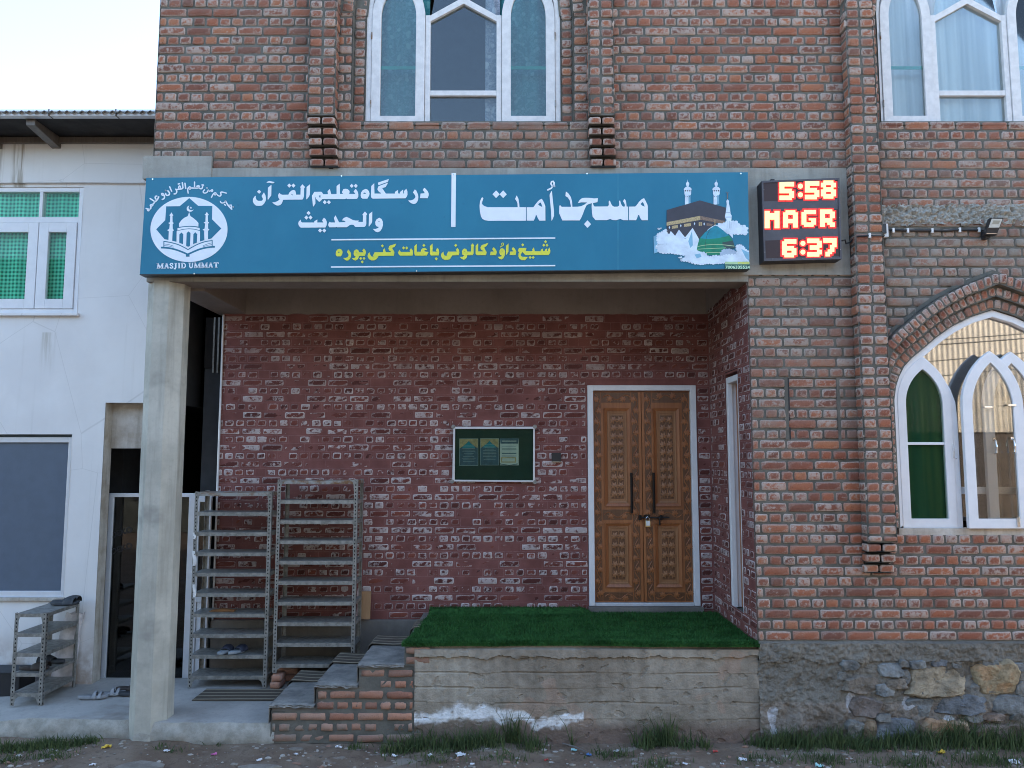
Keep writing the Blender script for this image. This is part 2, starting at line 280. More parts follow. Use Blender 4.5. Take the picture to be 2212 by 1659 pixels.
# ------------------------------------------------------------------ mesh builder (z measured from the camera, lifted by H when built)
class MB:
    def __init__(s): s.v = []; s.f = []; s.mi = []; s.m = []
    def mat(s, m):
        if m not in s.m: s.m.append(m)
        return s.m.index(m)
    def add(s, vs, fs, m):
        o = len(s.v); i = s.mat(m); s.v += [tuple(p) for p in vs]
        for f in fs: s.f.append(tuple(o + k for k in f)); s.mi.append(i)
    def box(s, x0, x1, y0, y1, z0, z1, m):
        vs = [(x0, y0, z0), (x1, y0, z0), (x1, y1, z0), (x0, y1, z0), (x0, y0, z1), (x1, y0, z1), (x1, y1, z1), (x0, y1, z1)]
        s.add(vs, [(0, 3, 2, 1), (4, 5, 6, 7), (0, 1, 5, 4), (1, 2, 6, 5), (2, 3, 7, 6), (3, 0, 4, 7)], m)
    def quad(s, a, b, c, d, m): s.add([a, b, c, d], [(0, 1, 2, 3)], m)
    def hexa(s, front, back, m):                      # two quads, same winding
        s.add(list(front) + list(back), [(0, 1, 2, 3), (7, 6, 5, 4), (0, 4, 5, 1), (1, 5, 6, 2), (2, 6, 7, 3), (3, 7, 4, 0)], m)
    def prism(s, pts, y0, y1, m, holes=(), mside=None):   # polygon in the XZ plane, front at y0, back at y1
        loops = [list(pts)] + [list(h) for h in holes]
        tri = tessellate_polygon([[Vector((p[0], p[1], 0)) for p in l] for l in loops]); flat = [p for l in loops for p in l]; n = len(flat)
        s.add([(p[0], y0, p[1]) for p in flat], [tuple(t) for t in tri], m)
        if y1 is None: return
        s.add([(p[0], y1, p[1]) for p in flat], [tuple(t)[::-1] for t in tri], m)
        for l in loops:
            k = len(l); vs = [(p[0], y0, p[1]) for p in l] + [(p[0], y1, p[1]) for p in l]
            s.add(vs, [(i, (i + 1) % k, k + (i + 1) % k, k + i) for i in range(k)], mside or m)
    def ring(s, outer, inner, y0, y1, m, closed=True):    # frame between two outlines of equal length (XZ)
        k = len(outer); vs = [(p[0], y0, p[1]) for p in outer] + [(p[0], y0, p[1]) for p in inner] + [(p[0], y1, p[1]) for p in outer] + [(p[0], y1, p[1]) for p in inner]
        fs = []
        for i in range(k if closed else k - 1):
            j = (i + 1) % k
            fs += [(i, j, k + j, k + i), (2 * k + j, 2 * k + i, 3 * k + i, 3 * k + j), (j, i, 2 * k + i, 2 * k + j), (k + i, k + j, 3 * k + j, 3 * k + i)]
        s.add(vs, fs, m)
    def tube(s, pts, r, m, seg=8, caps=True):
        pts = [Vector(p) for p in pts]; rs = r if isinstance(r, (list, tuple)) else [r] * len(pts); vs = []; fs = []
        up = Vector((0, 0, 1))
        for i, p in enumerate(pts):
            d = (pts[min(i + 1, len(pts) - 1)] - pts[max(i - 1, 0)]).normalized()
            a = d.cross(up if abs(d.z) < 0.95 else Vector((1, 0, 0))).normalized(); b = d.cross(a)
            for k in range(seg):
                t = 2 * math.pi * k / seg; vs.append(p + (a * math.cos(t) + b * math.sin(t)) * rs[i])
        for i in range(len(pts) - 1):
            for k in range(seg): fs.append((i * seg + k, i * seg + (k + 1) % seg, (i + 1) * seg + (k + 1) % seg, (i + 1) * seg + k))
        if caps: fs += [tuple(range(seg))[::-1], tuple((len(pts) - 1) * seg + k for k in range(seg))]
        s.add(vs, fs, m)
    def grid(s, fn, nu, nv, m):                       # fn(i/nu, j/nv) -> point
        vs = [fn(i / nu, j / nv) for j in range(nv + 1) for i in range(nu + 1)]
        s.add(vs, [(j * (nu + 1) + i, j * (nu + 1) + i + 1, (j + 1) * (nu + 1) + i + 1, (j + 1) * (nu + 1) + i) for j in range(nv) for i in range(nu)], m)
    def build(s, name, parent=None, smooth=False, bevel=0.0, colors=None):
        me = bpy.data.meshes.new(name); me.from_pydata([(x, y, z + H) for x, y, z in s.v], [], s.f)
        for m in s.m: me.materials.append(m)
        me.polygons.foreach_set("material_index", s.mi)
        if smooth: me.polygons.foreach_set("use_smooth", [True] * len(s.f))
        if colors is not None:
            ca = me.color_attributes.new("col", 'FLOAT_COLOR', 'POINT'); ca.data.foreach_set("color", np.asarray(colors, dtype=np.float32).ravel())
        me.update()
        return link(name, me, parent, bevel)
def link(name, me, parent=None, bevel=0.0):
    o = bpy.data.objects.new(name, me); COL.objects.link(o)
    if parent is not None:
        o.parent = parent
        if parent.type == 'EMPTY': o.location = -parent.location
    if bevel:
        b = o.modifiers.new("bevel", 'BEVEL'); b.width = bevel; b.segments = 2; b.limit_method = 'ANGLE'; b.angle_limit = math.radians(40)
    return o
def tag(o, label, cat, group=None):
    o["label"] = label; o["category"] = cat
    if group: o["group"] = group
    return o
def thing(name, label, cat, loc, group=None):
    o = bpy.data.objects.new(name, None); COL.objects.link(o); o.empty_display_size = 0.1
    o.location = (loc[0], loc[1], loc[2] + H); return tag(o, label, cat, group)
def struct(o): o["kind"] = "structure"; return o
def dup(root, loc, label, rotz=0.0, mats=None):
    r = root.copy(); COL.objects.link(r); r.location = (loc[0], loc[1], loc[2] + H); r.rotation_euler = (0, 0, rotz); r["label"] = label
    for ch in list(root.children):
        c = ch.copy(); COL.objects.link(c); c.parent = r
        if mats:
            c.data = ch.data.copy()
            for i, m in enumerate(list(c.data.materials)):
                if m in mats: c.data.materials[i] = mats[m]
        for g in ch.children:
            d = g.copy(); COL.objects.link(d); d.parent = c
    return r
# ------------------------------------------------------------------ brickwork: every brick is modelled
class Bricks:
    def __init__(s, bm, mm, course=0.0925, pitch=0.24, jv=0.013, jh=0.015, mdep=0.011, wear=1.0, pr=0.003):
        s.bm, s.mm, s.course, s.pitch, s.jv, s.jh, s.mdep, s.wear, s.pr = bm, mm, course, pitch, jv, jh, mdep, wear, pr; s.it = []; s.q = []; s.ln = []; s.lines = None
    def one(s, O, U, V, Nn, uc, vc, a, b, prot=0.0, tone=0.0): s.it.append((*O, *U, *V, *Nn, uc, vc, a, b, prot, tone))
    def panel(s, O, U, V, Nn, u0, u1, v0, v1, excl=None, tone=None, phase=0.0, vref=0.0, headers=True, mortar=True):
        k = math.floor((v0 - vref) / s.course)
        while vref + k * s.course < v1 - 1e-6:
            va = max(v0, vref + k * s.course); vb = min(v1, vref + (k + 1) * s.course); vm = (va + vb) / 2
            iv = [(u0, u1)]
            for (a, b) in (excl(vm) if excl else []):
                nx = []
                for (p, q) in iv:
                    if b <= p or a >= q: nx.append((p, q)); continue
                    if a > p: nx.append((p, a))
                    if b < q: nx.append((b, q))
                iv = nx
            hd = headers and k % 2; pit = s.pitch / 2 if hd else s.pitch; off = phase + (s.pitch / 4 if hd else 0)
            for (p, q) in iv:
                if q - p < 0.01: continue
                if mortar: s.q.append((O, U, V, Nn, p, q, va, vb))
                if s.lines: s.ln.append((O, U, V, Nn, p, q, va - 0.0016, va + 0.0016))
                i = math.floor((p - off) / pit); cuts = [p]
                while True:
                    i += 1; c = off + i * pit + random.uniform(-0.006, 0.006)
                    if c >= q - 0.05: break
                    if c > p + 0.05: cuts.append(c)
                cuts.append(q)
                if vb - va > 0.035:
                    for c0, c1 in zip(cuts[:-1], cuts[1:]):
                        a = (c1 - c0 - s.jv * random.uniform(0.8, 1.25)) / 2; b = (vb - va - s.jh * random.uniform(0.85, 1.15)) / 2
                        if a < 0.012 or b < 0.012: continue
                        uc, vc = (c0 + c1) / 2, vm + random.uniform(-0.002, 0.002)
                        s.one(O, U, V, Nn, uc, vc, a, b, random.gauss(0, s.pr), tone(uc, vc) if tone else 0.0)
                        if s.lines and random.random() < 0.8: s.ln.append((O, U, V, Nn, c1 - 0.0016, c1 + 0.0016, va + 0.004, vb - 0.004))
            k += 1
    def build(s, name, parent=None, extra=None):
        D = np.array(s.it, dtype=np.float64); n = len(D)
        O, U, V, Nn = D[:, 0:3], D[:, 3:6], D[:, 6:9], D[:, 9:12]; uc, vc, a, b, pr, tn = (D[:, 12 + i] for i in range(6))
        e = np.minimum(0.011, np.minimum(a, b) * 0.35); z = np.zeros(n); nu, nv = 7, 5
        us = np.stack([-a, -a + e, -a * 0.45, z, a * 0.45, a - e, a], 1); vs = np.stack([-b, -b + e, z, b - e, b], 1)
        u = np.repeat(us[:, None, :], nv, 1).copy(); v = np.repeat(vs[:, :, None], nu, 2).copy()
        edge = np.minimum(a[:, None, None] - np.abs(u), b[:, None, None] - np.abs(v))
        h = np.repeat(pr[:, None], nv, 1)[:, :, None] + np.zeros((n, nv, nu)); rim = np.zeros((nv, nu), bool); rim[0] = rim[-1] = True; rim[:, 0] = rim[:, -1] = True
        w = s.wear; jit = RNG.random((n, nv, nu)) * 0.0045 * w * rim
        cor = np.zeros((nv, nu)); cor[0, 0] = cor[0, -1] = cor[-1, 0] = cor[-1, -1] = 1
        jit = jit + cor * 0.0045 * w
        u -= np.sign(u) * jit; v -= np.sign(v) * (jit + 0.001 * w * RNG.random((n, nv, nu)) * rim)
        h = h + RNG.normal(0, 0.0011 * w, (n, nv, nu)) - rim * (0.005 + 0.0035 * RNG.random((n, nv, nu))) * w - cor * 0.002
        tl = RNG.normal(0, 0.012, (n, 2)); h = h + tl[:, 0, None, None] * u * 0.6 + tl[:, 1, None, None] * v
        ridx = [(0, i) for i in range(nu)] + [(j, nu - 1) for j in range(1, nv)] + [(nv - 1, i) for i in range(nu - 2, -1, -1)] + [(j, 0) for j in range(nv - 2, 0, -1)]
        rj = np.array([r[0] for r in ridx]); ri = np.array([r[1] for r in ridx]); nr = len(ridx)
        uu = np.concatenate([u.reshape(n, -1), u[:, rj, ri]], 1); vv = np.concatenate([v.reshape(n, -1), v[:, rj, ri]], 1)
        hh = np.concatenate([h.reshape(n, -1), np.full((n, nr), -0.024)], 1); ee = np.concatenate([edge.reshape(n, -1), np.zeros((n, nr))], 1)
        per = nu * nv + nr
        co = O[:, None, :] + U[:, None, :] * (uc[:, None] + uu)[..., None] + V[:, None, :] * (vc[:, None] + vv)[..., None] + Nn[:, None, :] * hh[..., None]
        q = [(j * nu + i, j * nu + i + 1, (j + 1) * nu + i + 1, (j + 1) * nu + i) for j in range(nv - 1) for i in range(nu - 1)]
        for t in range(nr):
            t2 = (t + 1) % nr; q.append((nu * nv + t, nu * nv + t2, rj[t2] * nu + ri[t2], rj[t] * nu + ri[t]))
        q = np.array(q); F = (np.arange(n)[:, None, None] * per + q[None]).reshape(-1, 4)
        flip = np.einsum('ij,ij->i', np.cross(U, V), Nn) < 0; fl = np.repeat(flip, len(q)); F[fl] = F[fl][:, ::-1]
        rnd = RNG.random((n, 2)); ca = np.zeros((n, per, 4)); ca[..., 0] = rnd[:, 0, None]; ca[..., 1] = rnd[:, 1, None]; ca[..., 2] = ee; ca[..., 3] = tn[:, None]
        VC = [co.reshape(-1, 3)]; CA = [ca.reshape(-1, 4)]; FF = [F]; MI = [np.zeros(len(F), int)]; tot = n * per
        mv = []; mf = []
        for (O_, U_, V_, N_, p, q2, va, vb) in s.q:
            O_, U_, V_, N_ = map(np.array, (O_, U_, V_, N_)); B = O_ - N_ * s.mdep; k = tot + len(mv)
            mv += [B + U_ * p + V_ * va, B + U_ * q2 + V_ * va, B + U_ * q2 + V_ * vb, B + U_ * p + V_ * vb]
            f = (k, k + 1, k + 2, k + 3); mf.append(f if np.dot(np.cross(U_, V_), N_) > 0 else f[::-1])
        mk = [1] * len(mf)
        for (O_, U_, V_, N_, p, q2, va, vb) in s.ln:
            O_, U_, V_, N_ = map(np.array, (O_, U_, V_, N_)); B = O_ - N_ * (s.mdep - 0.0008); k = tot + len(mv)
            mv += [B + U_ * p + V_ * va, B + U_ * q2 + V_ * va, B + U_ * q2 + V_ * vb, B + U_ * p + V_ * vb]
            f = (k, k + 1, k + 2, k + 3); mf.append(f if np.dot(np.cross(U_, V_), N_) > 0 else f[::-1]); mk.append(2)
        if mv: VC.append(np.array(mv)); CA.append(np.zeros((len(mv), 4))); FF.append(np.array(mf)); MI.append(np.array(mk, int)); tot += len(mv)
        mats = [s.bm, s.mm] + ([s.lines] if s.lines else [])
        ex_f = []
        if extra is not None:
            VC.append(np.array(extra.v, dtype=float)); CA.append(np.zeros((len(extra.v), 4)))
            for f, mi in zip(extra.f, extra.mi):
                m = extra.m[mi]
                if m not in mats: mats.append(m)
                ex_f.append((tuple(tot + i for i in f), mats.index(m)))
        VC = np.concatenate(VC); CA = np.concatenate(CA); FF = np.concatenate(FF); MI = np.concatenate(MI); VC[:, 2] += H
        me = bpy.data.meshes.new(name); nl = len(FF) * 4 + sum(len(f) for f, _ in ex_f); npoly = len(FF) + len(ex_f)
        me.vertices.add(len(VC)); me.vertices.foreach_set("co", VC.astype(np.float32).ravel()); me.loops.add(nl); me.polygons.add(npoly)
        li = FF.ravel().tolist() + [i for f, _ in ex_f for i in f]; me.loops.foreach_set("vertex_index", li)
        st = (np.arange(len(FF)) * 4).tolist(); pos = len(FF) * 4
        for f, _ in ex_f: st.append(pos); pos += len(f)
        me.polygons.foreach_set("loop_start", st)
        me.polygons.foreach_set("material_index", MI.tolist() + [m for _, m in ex_f])
        me.polygons.foreach_set("use_smooth", [True] * len(FF) + [False] * len(ex_f))
        for m in mats: me.materials.append(m)
        ca = me.color_attributes.new("bk", 'FLOAT_COLOR', 'POINT'); ca.data.foreach_set("color", CA.astype(np.float32).ravel())
        me.update(calc_edges=True); me.validate()
        return link(name, me, parent)
EX, EY, EZ = (1, 0, 0), (0, 1, 0), (0, 0, 1)
NF = (0, -1, 0)
# ------------------------------------------------------------------ ground and paving
Y0, YB, GZ, SZ, PZ = 6.93, 8.38, -2.43, -2.285, -1.625      # facade plane, porch back wall, ground, paving and platform heights
def ground_z(x, y):
    d = 0.035 * fbm(x, y, 1.3, 0.9, 4) + 0.012 * fbm(x, y, 7.1, 5, 3)
    near = max(0.0, min(1.0, (9.5 - abs(y - 4)) / 3)); return GZ - 0.012 + d * near
gx = np.concatenate([[-150, -60, -25, -12], np.linspace(-7, 7, 176), [12, 25, 60, 150]]); gy = np.concatenate([[-150, -60, -25, -10, -2, 2, 4], np.linspace(5.2, 8.6, 70), [12, 25, 60, 150]])
m = MB(); m.add([(x, y, ground_z(x, y) if abs(x) < 8 and 4.5 < y < 9 else GZ - 0.012) for y in gy for x in gx],
      [(j * len(gx) + i, j * len(gx) + i + 1, (j + 1) * len(gx) + i + 1, (j + 1) * len(gx) + i) for j in range(len(gy) - 1) for i in range(len(gx) - 1)], DIRT)
struct(m.build("ground", smooth=True))
# cement paving in front of the white house and under the porch, with a ragged broken edge
m = MB()
def slab_edge(x):                                            # Y of the front edge
    if x < -3.3: return 7.02 + 0.10 * max(0, (-3.4 - x)) * 0.55 + 0.018 * vn(x, 3, 0, 4)
    return 6.95 + 0.015 * vn(x, 1, 0, 7)
xs = np.concatenate([np.linspace(-9, -5.4, 12), np.linspace(-5.3, -2.05, 110)]); vs = []
NR = 16
for x in xs:
    e = slab_edge(x); low = max(0.0, min(1.0, (-4.25 - x) / 0.9))
    for k in range(NR + 1):
        y = e + (8.6 - e) * (k / NR) ** 1.5
        z = SZ + 0.006 * fbm(x, y, 2, 2.2, 3) - low * 0.11 * max(0, 1 - (y - e) / 0.8)
        vs.append((x, y, z))
nf = NR + 1; fs = [(i * nf + k, (i + 1) * nf + k, (i + 1) * nf + k + 1, i * nf + k + 1) for i in range(len(xs) - 1) for k in range(NR)]
m.add(vs, fs, SLAB); vs = []
for x in xs:
    e = slab_edge(x); low = max(0.0, min(1.0, (-4.25 - x) / 0.9)); zt = SZ + 0.006 * fbm(x, e, 2, 2.2, 3) - low * 0.11
    for k in range(5):
        f = k / 4; vs.append((x, e - (0.028 * math.sin(f * 3) + 0.022 * fbm(x, f, 5, 6, 3)) * (1 if k else 0), zt + (GZ - 0.06 - zt) * f))
m.add(vs, [(i * 5 + k, i * 5 + k + 1, (i + 1) * 5 + k + 1, (i + 1) * 5 + k) for i in range(len(xs) - 1) for k in range(4)], ROUGH)
struct(m.build("pavement", smooth=True))

# ------------------------------------------------------------------ the mosque
MOS = thing("mosque_building", "red brick mosque with pointed-arch white windows and a porch under the teal sign", "mosque", (0, Y0, GZ))
XL, XR, ZT = -3.33, 5.9, 5.45
CA = crop(2572, 900, 500, 2212); CB = crop(2572, 1250, 500, 2212)
def dedup(pts):
    o = [pts[0]]
    for p in pts[1:]:
        if math.dist(p, o[-1]) > 1e-4: o.append(p)
    return o
def lancet(cx, hw, z0, zs, za, n=9):
    h = za - zs; c = (h * h - hw * hw) / (2 * hw); R = hw + c; t1 = math.atan2(h, c) if c > -hw else math.pi / 2
    arc = [(-c + R * math.cos(t1 * i / n), zs + R * math.sin(t1 * i / n)) for i in range(n + 1)]
    return [(cx - hw, z0), (cx + hw, z0)] + [(cx + x, z) for x, z in arc] + [(cx - x, z) for x, z in arc[-2::-1]]
def span(poly, z):
    xs = []
    for (x0, z0), (x1, z1) in zip(poly, poly[1:] + poly[:1]):
        if (z0 <= z < z1) or (z1 <= z < z0): xs.append(x0 + (x1 - x0) * (z - z0) / (z1 - z0))
    return (min(xs), max(xs)) if len(xs) >= 2 else None
# main arch of the lower window, from the photograph, mirrored about its middle
YC = 6.97
arcL = [P(*CA(*p), YC) for p in [(480, 1330), (503, 1150), (545, 1020), (610, 890), (720, 770), (870, 650), (1050, 495), (1250, 355), (1500, 228), (1790, 132)]]
arcL = [(p[0], p[2]) for p in arcL]; CXC = arcL[-1][0]; CZB = -0.684
arcL[0] = (arcL[0][0], arcL[0][1])
HWC = CXC - arcL[0][0]
def arc_outline(off, zb):
    pts = [(arcL[0][0], -0.62)] + arcL; full = pts + [(2 * CXC - x, z) for x, z in pts[-2::-1]]; res = []
    for i, p in enumerate(full):
        a = full[max(i - 1, 0)]; b = full[min(i + 1, len(full) - 1)]; dx, dz = b[0] - a[0], b[1] - a[1]; l = math.hypot(dx, dz)
        nx, nz = -dz / l, dx / l; k = 1.0
        if i == len(full) // 2: k = 1.12
        res.append((p[0] + nx * off * k, p[1] + nz * off * k))
    res[0] = (res[0][0], zb); res[-1] = (res[-1][0], zb); return res
WA_C, WA_H, WB_C, WB_H = -0.461, 0.92, 4.345, 0.90
WZB, WZS, WZA = 3.092, 4.18, 5.13
outA, outB, outC = lancet(WA_C, WA_H + 0.115, WZB - 0.01, WZS, WZA + 0.12), lancet(WB_C, WB_H + 0.01, WZB - 0.01, WZS, WZA + 0.02), arc_outline(0.29, CZB)
def excl_front(z):
    e = []
    if z < 2.66: e.append((XL - 1, 2.145))
    if 1.75 < z < 2.66: e.append((XL - 1, 3.2))
    if z < 2.77: e.append((XL - 1, -2.78))
    for o in (outA, outB, outC):
        s = span(o, z)
        if s: e.append(s)
    if z < -0.02 and z > CZB: pass
    if 2.155 < z < 2.31: e.append((3.3, XR + 1))
    if 0.1625 < z < 0.7175: e.append((2.465, 2.94))
    return e
def tone_front(x, z):
    n = 0.5 + 0.5 * vn(x, z, 2, 1.6)
    if x > 3.34 and 1.15 < z < 2.2: t = 0.95 * (0.72 + 0.28 * n)
    elif x > 2.1 and 0.15 < z < 1.8: t = 0.30 + 0.5 * n
    elif x > 2.1 and z <= 0.15: t = 0.05 + 0.25 * n
    elif -1.7 < x < 0.7 and z < 3.08: t = 0.2 + 0.75 * n * min(1, max(0.3, (x + 1.6) / 1.3))
    elif z < 2.95: t = 0.35 + 0.3 * n
    else: t = 0.05 + 0.3 * n
    return t
fb = Bricks(BR, MO)
fb.panel((0, Y0, 0), EX, EZ, NF, XL, XR, -1.595, ZT, excl_front, tone_front, phase=0.05, vref=2.66)
fb.panel((0, Y0 + 0.013, 0), EX, EZ, NF, 2.465, 2.94, 0.1625, 0.7175, None, lambda x, z: 0.25, phase=0.09, vref=2.66)       # bricked-up niche
for cx, hw in ((WA_C, WA_H),):                               # set-back jambs of the upper window
    for s in (-1, 1):
        xa, xb = sorted((cx + s * (hw + 0.002), cx + s * (hw + 0.115)))
        fb.panel((0, Y0 + 0.055, 0), EX, EZ, NF, xa, xb, WZB - 0.01, WZS + 0.02, None, tone_front, phase=xa, vref=2.66, headers=False)
fb.panel((XL, 0, 0), EY, EZ, (-1, 0, 0), Y0, 9.2, 2.78, ZT, None, tone_front, phase=Y0, vref=2.66)
ex = MB()
for s in (-1, 1):
    x = WA_C + s * (WA_H + 0.115); ex.quad((x, Y0 - 0.004, WZB - 0.01), (x, Y0 + 0.12, WZB - 0.01), (x, Y0 + 0.12, WZS), (x, Y0 - 0.004, WZS), MO)
    x = WA_C + s * (WA_H + 0.002); ex.quad((x, Y0 + 0.05, WZB - 0.01), (x, Y0 + 0.16, WZB - 0.01), (x, Y0 + 0.16, WZS), (x, Y0 + 0.05, WZS), MO)
    x = WB_C + s * (WB_H + 0.01); ex.quad((x, Y0 - 0.004, WZB - 0.01), (x, Y0 + 0.16, WZB - 0.01), (x, Y0 + 0.16, WZS), (x, Y0 - 0.004, WZS), MO)
for cx, hw in ((WA_C, WA_H + 0.115), (WB_C, WB_H + 0.01)):
    ex.quad((cx - hw, Y0 - 0.004, WZB - 0.01), (cx + hw, Y0 - 0.004, WZB - 0.01), (cx + hw, Y0 + 0.2, WZB - 0.01), (cx - hw, Y0 + 0.2, WZB - 0.01), MO)
    ol = lancet(cx, hw, WZB, WZS, WZA + (0.12 if hw > 1 else 0.02)); ol2 = lancet(cx, hw + 0.16, WZB, WZS, WZA + 0.29)
    if hw > 1: ex.ring(ol[2:], lancet(cx, hw - 0.125, WZB, WZS, WZA - 0.01)[2:], Y0 + 0.058, Y0 + 0.2, MO, closed=False)
    ex.ring(ol2[2:], ol[2:], Y0 - 0.003, Y0 + 0.2, MO, closed=False)      # arch head over the upper windows
    hd = list(reversed(ol[2:]))
    for off, yy in ((0.055, Y0 - 0.012), (-0.06, Y0 + 0.05)):
        if off < 0 and hw < 1: continue
        for (xa, za), (xb, zb_) in zip(hd, hd[1:]):
            l_ = math.dist((xa, za), (xb, zb_)); nb_ = max(1, round(l_ / 0.085)); dx, dz = (xb - xa) / l_, (zb_ - za) / l_
            for q_ in range(nb_):
                t_ = (q_ + 0.5) / nb_; px, pz = xa + (xb - xa) * t_ - dz * off, za + (zb_ - za) * t_ + dx * off
                if abs(px) < 9 and pz < ZT - 0.06 and px > 3.36 or px < 1: fb.one((px, yy, pz), (dx, 0, dz), (-dz, 0, dx), NF, 0, 0, l_ / nb_ / 2 - 0.006, 0.052, random.gauss(0, 0.003), 0.2)
for z0, z1 in ((0.1625, 0.7175),):
    ex.quad((2.465, Y0 + 0.0112, z1), (2.94, Y0 + 0.0112, z1), (2.94, Y0 + 0.04, z1), (2.465, Y0 + 0.04, z1), MO)
    ex.quad((2.465, Y0 + 0.0112, z0), (2.94, Y0 + 0.0112, z0), (2.94, Y0 + 0.04, z0), (2.465, Y0 + 0.04, z0), MO)
    ex.box(2.448, 2.484, Y0 + 0.004, Y0 + 0.05, z0, z1, MO); ex.box(2.925, 2.955, Y0 + 0.006, Y0 + 0.05, z0, z1, MO)
    for x in (2.465, 2.94): ex.quad((x, Y0 + 0.0112, z0), (x, Y0 + 0.04, z0), (x, Y0 + 0.04, z1), (x, Y0 + 0.0112, z1), MO)
# body of the building behind the brick faces, with rooms left hollow behind the windows
ex.box(XL + 0.01, XR, Y0 + 1.3, 17, 1.97, ZT - 0.01, DARK); ex.box(XL + 0.01, XR, Y0 + 0.012, Y0 + 1.3, ZT - 0.16, ZT - 0.012, DARK)
ex.box(2.5, XR, Y0 + 1.4, 17, GZ, 1.97, DARK); ex.box(XL + 0.02, XR, Y0 + 0.30, Y0 + 1.3, 1.97, 2.66, DARK); ex.box(XL + 0.02, 2.5, 10.9, 17, GZ, 1.97, DARK)
ex.box(XR - 0.05, XR, Y0 + 0.012, Y0 + 1.3, GZ, ZT - 0.16, DARK); ex.box(XL + 0.02, XL + 0.1, Y0 + 0.03, Y0 + 1.3, 2.66, ZT - 0.16, DARK)
ex.box(1.6, 1.7, Y0 + 0.2, Y0 + 1.3, 2.66, ZT - 0.16, DARK)
WALL = fb.build("wall", MOS, ex)
# pilasters: two headers wide, corbelled off at the foot
def pilaster(x0, x1, zfoot, steps):
    b = Bricks(BR, MO, pitch=(x1 - x0) / 2, jv=0.016, jh=0.016, pr=0.004); yf = Y0 - 0.135; z1 = zfoot + steps * 0.0925
    tn = lambda x, z: 0.06 + 0.28 * (0.5 + 0.5 * vn(x0, z, 9, 2))
    for z0, zz, y in [(z1, ZT, yf)]:
        b.panel((0, y, 0), EX, EZ, NF, x0, x1, z0, zz, None, tn, phase=x0, vref=2.66, headers=False)
        b.pitch = Y0 - y
        b.panel((x0, 0, 0), EY, EZ, (-1, 0, 0), y, Y0 + 0.004, z0, zz, None, tn, phase=y, vref=2.66, headers=False)
        b.panel((x1, 0, 0), EY, EZ, (1, 0, 0), y, Y0 + 0.004, z0, zz, None, tn, phase=y, vref=2.66, headers=False); b.pitch = (x1 - x0) / 2
    e = MB()
    for k in range(steps):
        y = yf + 0.010 + 0.016 * (steps - 1 - k) if steps > 3 else yf + 0.03 * (steps - 1 - k) + 0.012; zc = zfoot + (k + 0.5) * 0.0925; w = (x1 - x0) / 4
        sh = 0.010 * (steps - 1 - k) if steps > 3 else -0.004 * (steps - k)
        for i in (0, 1):
            b.one((0, y, 0), EX, EZ, NF, x0 + sh * 0.5 + w * (2 * i + 1), zc, w - 0.006, 0.034, random.gauss(0, 0.004), 0.12)
        for sx, xx in ((-1, x0 + sh * 0.5), (1, x1 + sh * 0.5)):
            b.one((xx, 0, 0), EY, EZ, (sx, 0, 0), (y + Y0) / 2, zc, (Y0 - y) / 2 - 0.002, 0.034, 0, 0.12)
        for zz in (zc - 0.034, zc + 0.034): e.quad((x0 + sh * 0.5, y, zz), (x1 + sh * 0.5, y, zz), (x1 + sh * 0.5, Y0, zz), (x0 + sh * 0.5, Y0, zz), MO)
        e.box(x0 + 0.03, x1 - 0.03, y + 0.055, Y0 - 0.011, zfoot + k * 0.0925 + 0.001, zfoot + (k + 1) * 0.0925 - 0.001, HOLE)
    e.quad((x0, yf + 0.01, z1), (x1, yf + 0.01, z1), (x1, Y0, z1), (x0, Y0, z1), MO)
    return b.build("pilaster", MOS, e)
xp1 = Xa(665, 150, 6.795); xp2 = Xa(1271, 150, 6.795)
pilaster(xp1, xp1 + 0.255, 2.655, 5); pilaster(xp2, xp2 + 0.235, 2.655, 5); pilaster(3.085, 3.345, -1.01, 3)
# concrete lintel band, corner pad, honeycombed strip
m = MB()
def bump_face(mb, x0, x1, z0, z1, y, m_, amp, sc, nx, nz, ragged=0.0):
    def f(i, j):
        x = x0 + (x1 - x0) * i; z = z0 + (z1 - z0) * j
        if ragged and (j < 1e-6 or j > 1 - 1e-6): z += ragged * fbm(x, z, 3, 9, 3)
        return (x, y - amp * (0.5 + fbm(x, z, 5, sc, 4)), z)
    mb.grid(f, nx, nz, m_)
bump_face(m, -3.335, 3.088, 1.66, 2.665, Y0 - 0.006, CONC, 0.008, 3, 120, 24); bump_face(m, 2.16, 3.088, 1.75, 2.0, Y0 - 0.008, CONC, 0.008, 3, 30, 8)
m.box(-3.335, 2.158, Y0 + 0.003, Y0 + 0.28, 1.60, 2.655, CONC); m.box(2.158, 3.088, Y0 + 0.003, Y0 + 0.28, 1.757, 2.655, CONC)
m.box(-3.405, -2.775, Y0 - 0.02, Y0 + 0.25, 2.56, 2.775, CONC)
m.build("lintel_band", MOS, smooth=False)
m = MB(); bump_face(m, 3.345, XR, 2.13, 2.32, Y0 - 0.004, ROUGH, 0.035, 26, 420, 32, 0.03)
m.v = [(x, y + 0.012 + 0.02 * max(0, vn(x * 21, z * 24, 4)), z) for x, y, z in m.v]; m.build("honeycombed_strip", MOS)
